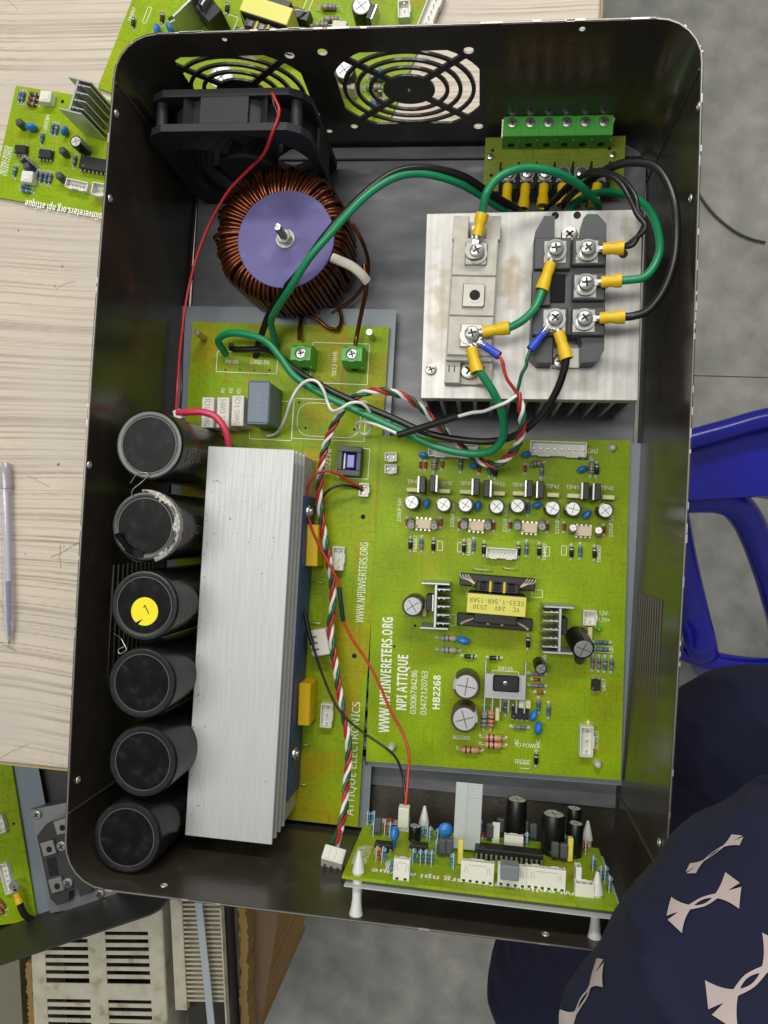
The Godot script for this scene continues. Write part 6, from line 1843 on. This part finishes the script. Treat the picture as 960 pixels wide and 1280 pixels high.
func build_below():
	# a second opened case standing lower, in front of the bench
	var t := thing("second_case", "second open black inverter case standing lower at the bench corner", "case", flat_at(-0.1445, -0.04, 0.3115, -2.7246))
	var paint := mat("black_paint_grey", Color("2b2a28"), 0.45)
	var p := [Vector2(0.15, 0.0)]
	for c in [[0.272, 0.028, -PI / 2], [0.272, 0.422, 0.0], [0.028, 0.422, PI / 2], [0.028, 0.028, PI]]:
		for i in 6:
			var a: float = c[2] + PI / 2 * i / 5
			p.append(Vector2(c[0] + 0.028 * cos(a), c[1] + 0.028 * sin(a)))
	p.append(Vector2(0.15, 0.0))
	wall_path(t, "side_wall", p, 0.0014, -0.1, 0.0, paint)
	var g := Geo.new()
	g.box(Vector3(0.15, -0.0995, 0.225), Vector3(0.298, 0.0014, 0.448), 0.0)
	obj("floor_plate", g, mat("dark_sheet", Color("474747"), 0.5, 0.2), t)
	# its board and insulating sheet
	t = thing("second_power_board", "green board inside the second case at the left picture edge", "circuit board", flat_at(-0.3101, -0.128, 0.3887, 1.8164))
	var pan := Node3D.new()
	pan.name = "panel"
	t.add_child(pan, true)
	pan.position = Vector3(0, 0, -0.13)
	board(pan, 0.2, 0.13, board_picture(53, 256, 256, 0.4, 12, 1), 0.0016, [[0.085, 0.123, 0.0013]])
	header(t, 0.0405, -0.0188, 0.0262, 0.0075, 6, 0.1, 0.006)
	header(t, 0.0875, -0.0162, 0.0152, 0.007, 3, 0.1, 0.006)
	for q in [[0.0191, -0.0295], [0.0145, -0.0319]]:
		axial(t, "resistor", q[0], q[1], 0.0105, 0.002, 0.5, Color("a8643c"), ["5a241a", "3a1a14", "b0804f"])
	g = Geo.new()
	g.box(Vector3(0.1, -0.003, -0.054), Vector3(0.202, 0.0006, 0.155), 0.0, Basis(Vector3.UP, 0.03))
	var sh := obj("insulating_sheet", g, mat("insulating_film", Color("7d8790"), 0.32))
	sh.transform = t.transform
	tag(sh, "blue grey plastic sheet edging the board in the second case", "plastic sheet")
	# module on its plate
	t = thing("module_plate", "steel grey plate with a dark power module in the second case", "power module", flat_at(-0.2905, -0.115, 0.3737, 1.8507))
	g = Geo.new()
	g.box(Vector3(0.044, -0.003, 0.031), Vector3(0.089, 0.006, 0.063), 0.0004)
	obj("plate", g, mat("satin_aluminium", Color("989a9b"), 0.45, 0.7), t)
	g = Geo.new()
	g.box(Vector3(0.044, -0.0165, 0.031), Vector3(0.086, 0.021, 0.06), 0.0004)
	obj("heatsink", g, mat("satin_aluminium", Color("989a9b"), 0.45, 0.7), t)
	var dark := mat("dark_moulding2", Color("37383a"), 0.45)
	var poly := []
	var q := [0.0677, 0.0069, 0.0755, 0.0167, 0.0764, 0.0265, 0.0717, 0.0262, 0.0716, 0.0343, 0.0773, 0.037, 0.0774, 0.0473, 0.0697, 0.0529, 0.0254, 0.0528, 0.0134, 0.0444, 0.0117, 0.0346, 0.0185, 0.0339, 0.0179, 0.0257, 0.0095, 0.0239, 0.0079, 0.0133, 0.0141, 0.008]
	for i in range(0, q.size(), 2):
		poly.append(Vector2(q[i], q[i + 1]))
	g = Geo.new()
	g.prism(poly, 0.0, 0.008, 0.0006)
	obj("module_body", g, dark, t)
	for v in [Vector3(0.0567, 0.01, 0.0165), Vector3(0.0256, 0.01, 0.0172), Vector3(0.0722, 0.01, 0.032)]:
		g = Geo.new()
		g.box(Vector3(0, 0.0092, 0), Vector3(0.0125, 0.0026, 0.0125), 0.0006)
		var o := obj("contact", g, mat("nickel", Color("b3b1aa"), 0.32, 0.9), t, Vector3(v.x, 0, v.z), 0.1)
		g = Geo.new()
		g.lathe([Vector2(0.0026, 0.0106), Vector2(0, 0.0106)], 16)
		obj("thread_hole", g, mat("hole", Color("101410"), 0.8), o, Vector3(-0.0012, 0, 0.0006))
	g = Geo.new()
	var rw := Vector3(0.0404, 0.008, 0.0158)
	g.box(Vector3(rw.x, 0.0081, rw.z), Vector3(0.015, 0.0006, 0.0085), 0.0)
	obj("resin_window", g, mat("resin", Color("141415"), 0.06), t)
	for v in [Vector3(0.0833, 0, 0.0058), Vector3(0.009, 0, 0.0482)]:
		screw(t, Vector3(v.x, 0.0, v.z), 0.0042, 0.0022)
	for v in [Vector3(0.0559, 0.008, 0.028), Vector3(0.025, 0.008, 0.0272)]:
		screw(t, Vector3(v.x, 0.0082, v.z), 0.0046, 0.002)
	# its loose cable
	t = thing("black_cable", "black cable with yellow ring lug lying loose on the second case's board", "cable")
	lug(t, Vector3(-0.3266, -0.117, 0.3557), Vector3(-0.3204, -0.117, 0.37))
	wire(t, [Vector3(-0.3209, -0.117, 0.3687), Vector3(-0.318, -0.118, 0.3764), Vector3(-0.3144, -0.12, 0.3824), Vector3(-0.3083, -0.125, 0.387), Vector3(-0.2985, -0.131, 0.3881), Vector3(-0.2813, -0.134, 0.3813)], 0.0028, BLACK)
	# beige ventilated housing
	t = thing("vented_housing", "beige sheet metal housing with slotted vents below the second case", "housing", flat_at(-0.1972, -0.3, 0.4452, -3.0249))
	var beige := mat("beige_paint", Color.WHITE, 0.55, 0.0, {"albedo_texture": ntex(0.012, 81, [[0.0, Color("a3987a")], [0.28, Color("cdc7ae")], [0.5, Color("d5d0b8")], [1.0, Color("dfdbc6")]], 512, 6), "uv1_triplanar": true, "uv1_scale": Vector3(6, 6, 6)})
	var cols := [[Vector3(0.0877, 0, -0.0602).x, Vector3(0.1377, 0, -0.0606).x], [Vector3(0.1583, 0, -0.0608).x, Vector3(0.2094, 0, -0.0613).x]]
	var rows := [[Vector3(0.1483, 0, -0.0295).z, Vector3(0.1511, 0, -0.0858).z], [Vector3(0.1519, 0, -0.1031).z, Vector3(0.1547, 0, -0.1591).z]]
	var x0: float = Vector3(0.0712, 0, -0.06).x
	var x1: float = Vector3(0.2256, 0, -0.0614).x
	var z0 := 0.08
	var z1 := -0.2
	g = Geo.new()
	var xs := [x0, cols[0][0], cols[0][1], cols[1][0], cols[1][1], x1]
	for i in [0, 2, 4]:
		g.box(Vector3((xs[i] + xs[i + 1]) / 2, 0, (z0 + z1) / 2), Vector3(xs[i + 1] - xs[i], 0.0012, z0 - z1), 0.0)
	var zs := [z0, rows[0][0], rows[0][1], rows[1][0], rows[1][1], z1]
	for c in cols:
		for i in [0, 2, 4]:
			g.box(Vector3((c[0] + c[1]) / 2, 0, (zs[i] + zs[i + 1]) / 2), Vector3(c[1] - c[0], 0.0012, zs[i] - zs[i + 1]), 0.0)
	obj("cover_frame", g, beige, t)
	for c in cols:
		for r in rows:
			for k in 6:
				g = Geo.new()
				g.box(Vector3((c[0] + c[1]) / 2, -0.0006, lerpf(r[0], r[1], (k + 0.75) / 6.6)), Vector3(c[1] - c[0], 0.0012, 0.0042), 0.0)
				obj("slat", g, beige, t)
	g = Geo.new()
	for e in [[(x0 + x1) / 2, z0, x1 - x0, 0.0014], [(x0 + x1) / 2, z1, x1 - x0, 0.0014], [x0, (z0 + z1) / 2, 0.0014, z0 - z1], [x1, (z0 + z1) / 2, 0.0014, z0 - z1]]:
		g.box(Vector3(e[0], -0.0306, e[1]), Vector3(e[2], 0.06, e[3]), 0.0)
	obj("side_panel", g, beige, t)
	g = Geo.new()
	g.box(Vector3((x0 + x1) / 2, -0.06, (z0 + z1) / 2), Vector3(x1 - x0 - 0.004, 0.002, z0 - z1 - 0.004))
	for k in 12:
		var rr := rng
		g.box(Vector3(rr.randf_range(x0 + 0.02, x1 - 0.02), -0.045, rr.randf_range(-0.13, 0.02)), Vector3(rr.randf_range(0.006, 0.03), 0.03, rr.randf_range(0.004, 0.02)), 0.001)
	obj("inner_parts", g, mat("dusty_dark", Color("3a3733"), 0.7), t)
	# ribbed grille of a second housing
	t = thing("ribbed_grille", "narrow cream ribbed grille next to the slotted housing", "grille", flat_at(-0.1972, -0.3, 0.4452, -3.0249))
	var cream := mat("cream_paint", Color.WHITE, 0.6, 0.0, {"albedo_texture": ntex(0.02, 83, [[0.0, Color("a39475")], [0.3, Color("d0c8b0")], [1.0, Color("e0dac6")]], 256, 5), "uv1_triplanar": true, "uv1_scale": Vector3(9, 9, 9)})
	var gx0: float = Vector3(0.0037, 0, -0.0509).x
	var gx1: float = Vector3(0.047, 0, -0.0513).x
	var gz0: float = Vector3(0.0225, 0, 0).z
	var gz1: float = Vector3(0.0281, 0, -0.1029).z
	g = Geo.new()
	g.box(Vector3(gx1 + 0.007, -0.003, (gz0 + gz1) / 2), Vector3(0.0135, 0.008, gz0 - gz1 + 0.02), 0.0006)
	g.box(Vector3(gx0 + 0.0006, -0.004, (gz0 + gz1) / 2 - 0.03), Vector3(0.0018, 0.01, gz0 - gz1 + 0.05), 0.0004)
	obj("frame", g, cream, t)
	for k in 23:
		g = Geo.new()
		g.box(Vector3((gx0 + gx1) / 2, -0.003, lerpf(gz0 + 0.004, gz1, k / 22.0)), Vector3(gx1 - gx0, 0.006, 0.0022), 0.0003)
		obj("rib", g, cream, t)
	g = Geo.new()
	g.box(Vector3((gx0 + gx1) / 2 + 0.004, -0.03, -0.08), Vector3(0.052, 0.02, 0.24), 0.001)
	obj("base", g, mat("dusty_dark", Color("3a3733"), 0.7), t)
	g = Geo.new()
	var pa := Vector3(-0.2244, -0.288, 0.4256)
	var pb := Vector3(-0.2112, -0.289, 0.5006)
	var pc := Vector3(-0.1972, -0.289, 0.5829)
	for e in [[pa, pb], [pb, pc]]:
		var dd: Vector3 = (e[1] - e[0])
		g.box((e[0] + e[1]) / 2, Vector3(0.0078, 0.0012, dd.length() + 0.0003), 0.0002, Basis(Vector3.UP, atan2(dd.x, dd.z)))
	var st := obj("plastic_band", g, mat("band", Color("bcc6cc"), 0.4))
	tag(st, "pale blue plastic band lying along the ribbed grille", "band")
	# cartons beside the housings
	for c in [[0, "brown cardboard carton with torn edge standing right of the ribbed grille", [-0.1892, 0.4642, -0.1486, 0.4595, -0.1527, 0.501, -0.1665, 0.6346, -0.1788, 0.6364]], [1, "carton with torn ochre edge at the lower left picture corner", [-0.4919, 0.5544, -0.4477, 0.5534, -0.4348, 0.6523, -0.4844, 0.6593]]]:
		t = thing("carton", c[1], "carton")
		poly = []
		for i in range(0, c[2].size(), 2):
			poly.append(Vector2(c[2][i], c[2][i + 1]))
		g = Geo.new()
		var low := Vector2(-0.13, 0.1) if c[0] == 0 else Vector2(-0.05, 0.05)   # it leans
		var ty := -0.36 if c[0] == 0 else -0.33
		for i in range(1, poly.size() - 1):
			g.tri(Geo.v3(poly[0], ty), Geo.v3(poly[i], ty), Geo.v3(poly[i + 1], ty), Vector3.UP)
		var mid2 := Vector2()
		for v in poly: mid2 += v / poly.size()
		for i in poly.size():
			var ea: Vector2 = poly[i]
			var eb: Vector2 = poly[(i + 1) % poly.size()]
			g.quad(Geo.v3(ea, ty), Geo.v3(eb, ty), Geo.v3(eb + low, -0.749), Geo.v3(ea + low, -0.749), Geo.v3((ea + eb) / 2 - mid2, 0))
		obj("body", g, mat(["kraft", "olive_card"][c[0]], [Color("7d6650"), Color("8a8a72")][c[0]], 0.85), t)
		g = Geo.new()
		var up := [Vector3(-0.19, -0.34, 0.4548), Vector3(-0.183, -0.34, 0.5077), Vector3(-0.1807, -0.34, 0.5609), Vector3(-0.1742, -0.34, 0.6223)] if c[0] == 0 else [Vector3(-0.4279, -0.32, 0.5454), Vector3(-0.4235, -0.32, 0.5809), Vector3(-0.4197, -0.32, 0.6075), Vector3(-0.4153, -0.32, 0.6428)]
		var pr := []
		var back := []
		for i in 40:
			var k := i / 39.0 * 3.0
			var j := mini(int(k), 2)
			var v: Vector3 = up[j].lerp(up[j + 1], k - j)
			pr.append(Vector2(v.x + rng.randf_range(-0.0018, 0.0018) - 0.003, v.z))
			back.push_front(Vector2(v.x + 0.0055 + rng.randf_range(-0.0022, 0.0022), v.z))
		g.prism(pr + back, -0.6, -0.334 if c[0] == 0 else -0.315)
		obj("torn_edge", g, mat("ochre_card", Color("a5834f"), 0.9), t)
	g = Geo.new()
	g.prism([Vector2(-0.2116, 0.4393), Vector2(-0.1902, 0.4369), Vector2(-0.1838, 0.5256), Vector2(-0.1798, 0.6231), Vector2(-0.1992, 0.6258)], -0.745, -0.34, 0.001)
	var w := obj("wooden_plank", g, mat("weathered_wood", Color.WHITE, 0.8, 0.0, {"albedo_texture": ntex(0.02, 85, [[0.0, Color("5f564a")], [1.0, Color("8a7f6e")]], 256, 5), "uv1_triplanar": true, "uv1_scale": Vector3(40, 4, 3)}))
	tag(w, "weathered grey brown plank between the ribbed grille and the carton", "plank")
	g = Geo.new()
	g.tube(smooth([Vector3(0.3681, -0.746, -0.5452), Vector3(0.384, -0.746, -0.5193), Vector3(0.4059, -0.746, -0.4934), Vector3(0.4348, -0.746, -0.4703), Vector3(0.4594, -0.746, -0.4589), Vector3(0.48, -0.746, -0.4539)]), 0.0019, 8)
	w = obj("floor_cable", g, wire_mat("3a3a38"))
	tag(w, "thin dark cable lying on the floor right of the case", "cable")

func build_chair():
	var t := thing("plastic_chair", "blue plastic chair standing on the floor right of the case", "chair")
	var m := mat("blue_plastic", Color.WHITE, 0.24, 0.0, {"albedo_texture": ntex(0.01, 99, [[0.0, Color("0f1288")], [0.5, Color("131796")], [1.0, Color("191ea6")]], 256, 5), "uv1_triplanar": true, "uv1_scale": Vector3(4, 4, 4)})
	var g := Geo.new()
	g.prism([Vector2(0.2147, -0.0538), Vector2(0.2535, -0.066), Vector2(0.2956, -0.0816), Vector2(0.3595, -0.1066), Vector2(0.4119, -0.106), Vector2(0.4156, -0.0107), Vector2(0.3401, -0.0229), Vector2(0.2166, -0.0103)], -0.33, -0.3, 0.006)
	obj("seat", g, m, t)
	g = Geo.new()
	g.tube(smooth([Vector3(0.2027, -0.28, -0.0553), Vector3(0.2482, -0.28, -0.0708), Vector3(0.2893, -0.28, -0.0843), Vector3(0.3298, -0.28, -0.0976), Vector3(0.3954, -0.28, -0.1101)], 5), 0.0105, 12)
	obj("rim", g, m, t)
	g = Geo.new()
	g.tube(smooth([Vector3(0.2143, -0.33, -0.0166), Vector3(0.2632, -0.33, -0.019), Vector3(0.305, -0.335, -0.0204), Vector3(0.3312, -0.35, -0.0095), Vector3(0.3582, -0.38, 0.0183), Vector3(0.3887, -0.42, 0.061), Vector3(0.4322, -0.5, 0.1127), Vector3(0.5283, -0.74, 0.1693)], 6), 0.0165, 12)
	obj("front_leg", g, m, t)
	g = Geo.new()
	g.tube(smooth([Vector3(0.259, -0.35, -0.0041), Vector3(0.284, -0.4, 0.0481), Vector3(0.3171, -0.46, 0.1114), Vector3(0.344, -0.5, 0.1711), Vector3(0.4194, -0.74, 0.2247)], 6), 0.0185, 12, 0.6)
	obj("side_leg", g, m, t)
	g = Geo.new()
	g.tube(smooth([Vector3(0.3146, -0.5, 0.1633), Vector3(0.3538, -0.5, 0.1744), Vector3(0.4018, -0.5, 0.1787), Vector3(0.4676, -0.5, 0.1756)], 6), 0.0125, 10)
	obj("stretcher", g, m, t)

# ---- the seated person: only the clothed legs come into the picture ----
var bones := []
var folds: FastNoiseLite

func body_distance(p: Vector3) -> float:
	var d := 1.0
	for b in bones:
		var a: Vector3 = b[0]
		var e: Vector3 = b[1] - a
		var k := clampf((p - a).dot(e) / e.length_squared(), 0.0, 1.0)
		var q := (p - a - e * k).length() - lerpf(b[2], b[3], k)
		var h := clampf(0.5 + 0.5 * (d - q) / 0.025, 0.0, 1.0)
		d = lerpf(d, q, h) - 0.025 * h * (1.0 - h)
	return d

func body_field(p: Vector3) -> float:
	return body_distance(p) + 0.0042 * folds.get_noise_3d(p.x * 0.6 + p.z * 0.5, p.y, p.z * 1.3 - p.x * 0.5) - 0.0035 * pow(maxf(0.0, 1.0 - absf(folds.get_noise_3d((p.x - p.z) * 0.9, p.y * 0.4 + 3.0, (p.x + p.z) * 0.22)) * 3.0), 2.0)

func build_person():
	var t := thing("person", "seated person in dark navy patterned trousers, legs at the lower right", "person")
	folds = noise(16.0, 91, 2)
	var near := [Vector3(0.1556, 0.185, 0.2835), Vector3(0.168, 0.19, 0.25), Vector3(0.1873, 0.19, 0.2111), Vector3(0.2194, 0.18, 0.1922), Vector3(0.2793, 0.15, 0.1824)]
	var far := [Vector3(0.3758, -0.1, 0.1975), Vector3(0.2687, -0.085, 0.1955), Vector3(0.2028, -0.16, 0.3171), Vector3(0.1587, -0.24, 0.4562), Vector3(0.1866, -0.42, 0.7263)]
	near = smooth(near, 3)
	for i in near.size() - 1:
		bones.append([near[i], near[i + 1], 0.059 + 0.0008 * i, 0.0598 + 0.0008 * i])
	for i in 4:
		bones.append([far[i], far[i + 1], [0.085, 0.075, 0.073, 0.066][i], [0.075, 0.073, 0.066, 0.058][i]])
	bones.append([near[-1], far[0], 0.075, 0.085])
	# surface nets over the cells near the bones
	var cell := 0.009
	var lo := Vector3(0.03, -0.45, 0.05)
	var hi := Vector3(0.36, 0.29, 0.6)
	var n := Vector3i(((hi - lo) / cell).ceil())
	var f := PackedFloat32Array()
	f.resize(n.x * n.y * n.z)
	for z in n.z:
		for y in n.y:
			var x := 0
			while x < n.x:
				var d := body_distance(lo + Vector3(x, y, z) * cell)
				if absf(d) < 0.03:
					f[x + n.x * (y + n.y * z)] = body_field(lo + Vector3(x, y, z) * cell)
					x += 1
				else:
					var hop := maxi(1, int((absf(d) - 0.02) / cell * 0.8))
					for k in mini(hop, n.x - x):
						f[x + k + n.x * (y + n.y * z)] = d
					x += hop
	var at := {}
	var st := SurfaceTool.new()
	st.begin(Mesh.PRIMITIVE_TRIANGLES)
	var count := 0
	var stepx := [1, n.x, n.x * n.y]
	for z in n.z - 1:
		for y in n.y - 1:
			for x in n.x - 1:
				var i := x + n.x * (y + n.y * z)
				var s := f[i] < 0
				if (f[i + 1] < 0) == s and (f[i + n.x] < 0) == s and (f[i + n.x + 1] < 0) == s and (f[i + stepx[2]] < 0) == s and (f[i + stepx[2] + 1] < 0) == s and (f[i + stepx[2] + n.x] < 0) == s and (f[i + stepx[2] + n.x + 1] < 0) == s:
					continue
				var sum := Vector3()
				var m := 0
				for c in 8:
					for ax in 3:
						if c & (1 << ax): continue
						var c2 := c | (1 << ax)
						var ia: int = i + (c & 1) + ((c >> 1) & 1) * n.x + ((c >> 2) & 1) * stepx[2]
						var ib: int = i + (c2 & 1) + ((c2 >> 1) & 1) * n.x + ((c2 >> 2) & 1) * stepx[2]
						if (f[ia] < 0) != (f[ib] < 0):
							var k := f[ia] / (f[ia] - f[ib])
							var pa := Vector3(c & 1, (c >> 1) & 1, (c >> 2) & 1)
							var pb := Vector3(c2 & 1, (c2 >> 1) & 1, (c2 >> 2) & 1)
							sum += pa.lerp(pb, k)
							m += 1
				var p := lo + (Vector3(x, y, z) + sum / m) * cell
				st.set_normal(normal_at(p))
				st.add_vertex(p)
				at[i] = count
				count += 1
	for i in at:
		var z: int = i / stepx[2]
		var y: int = (i / n.x) % n.y
		var x: int = i % n.x
		for ax in 3:
			var u := (ax + 1) % 3
			var w := (ax + 2) % 3
			var c := [x, y, z]
			if c[u] == 0 or c[w] == 0: continue
			var a := f[i] < 0
			if a == (f[i + stepx[ax]] < 0): continue
			var q := [i, i - stepx[u], i - stepx[u] - stepx[w], i - stepx[w]]
			if not (at.has(q[1]) and at.has(q[2]) and at.has(q[3])): continue
			for k in ([0, 2, 1, 0, 3, 2] if a else [0, 1, 2, 0, 2, 3]):
				st.add_index(at[q[k]])
	var cloth := mat("navy_cloth", Color.WHITE, 0.92, 0.0, {"albedo_texture": ntex(0.35, 95, [[0.0, Color("0b0e28")], [0.5, Color("0e1230")], [1.0, Color("131839")]], 512, 2),  "normal_enabled": true, "normal_texture": ntex(0.2, 93, [], 256, 2, 3.0), "normal_scale": 0.25, "uv1_triplanar": true, "uv1_scale": Vector3(30, 30, 30)})
	obj("trousers", st.commit(), cloth, t)
	# printed emblems on the near leg
	emblem(t, Vector3(0.1021, 0.34, 0.0989), Vector3(0.1902, 0.05, 0.2289), 0.0255, -0.2, 0.85)
	emblem(t, Vector3(0.1036, 0.34, 0.0896), Vector3(0.1946, 0.05, 0.2018), 0.022, -0.5, 0.5)
	emblem(t, Vector3(0.0806, 0.34, 0.1203), Vector3(0.1279, 0.05, 0.2909), 0.03, -0.75, 0.9)
	emblem(t, Vector3(0.1111, 0.34, 0.1123), Vector3(0.2164, 0.05, 0.2695), 0.029, -0.75, 0.9)

func normal_at(p: Vector3) -> Vector3:
	var e := 0.002
	return Vector3(body_field(p + Vector3(e, 0, 0)) - body_field(p - Vector3(e, 0, 0)), body_field(p + Vector3(0, e, 0)) - body_field(p - Vector3(0, e, 0)), body_field(p + Vector3(0, 0, e)) - body_field(p - Vector3(0, 0, e))).normalized()

func emblem(t: Node3D, c: Vector3, below: Vector3, size: float, turn: float, squash := 1.0):
	# two crossing arcs, wide at the ends and thin in the middle
	var way := (below - c).normalized()
	for i in 60:
		c += way * clampf(body_field(c) * 0.7, -0.01, 0.05)
	var n := normal_at(c)
	var x := Vector3(cos(turn), 0, sin(turn))
	x = (x - n * x.dot(n)).normalized()
	var z := x.cross(n)
	var g := Geo.new()
	for s in [-1.0, 1.0]:
		var rows := []
		for i in 29:
			var k := -1.0 + i / 14.0
			var mid: float = s * (-0.055 + 0.235 * pow(absf(k), 1.7))
			var half := 0.02 + 0.125 * pow(absf(k), 2.4)
			var row := []
			for j in 5:
				var v := -1.0 + j / 2.0
				var px: float = 0.5 * k * (1.0 - 0.14 * v * s * absf(k)) * size
				var pz: float = (mid + half * v) * size * squash
				var p: Vector3 = c + x * px + z * pz
				for it in 6:
					p -= normal_at(p) * body_field(p) * 0.8
				row.append(p + normal_at(p) * 0.0006)
			rows.append(row)
		for i in 28:
			for j in 4:
				g.quad(rows[i][j], rows[i + 1][j], rows[i + 1][j + 1], rows[i][j + 1], n, 1)
	obj("printed_emblem", g, mat("emblem_print", Color.WHITE, 0.8, 0.0, {"albedo_texture": ntex(0.35, 97, [[0.0, Color("958784")], [0.5, Color("b3a5a3")], [1.0, Color("c2b5b2")]], 256, 2), "uv1_triplanar": true, "uv1_scale": Vector3(40, 40, 40)}), t)
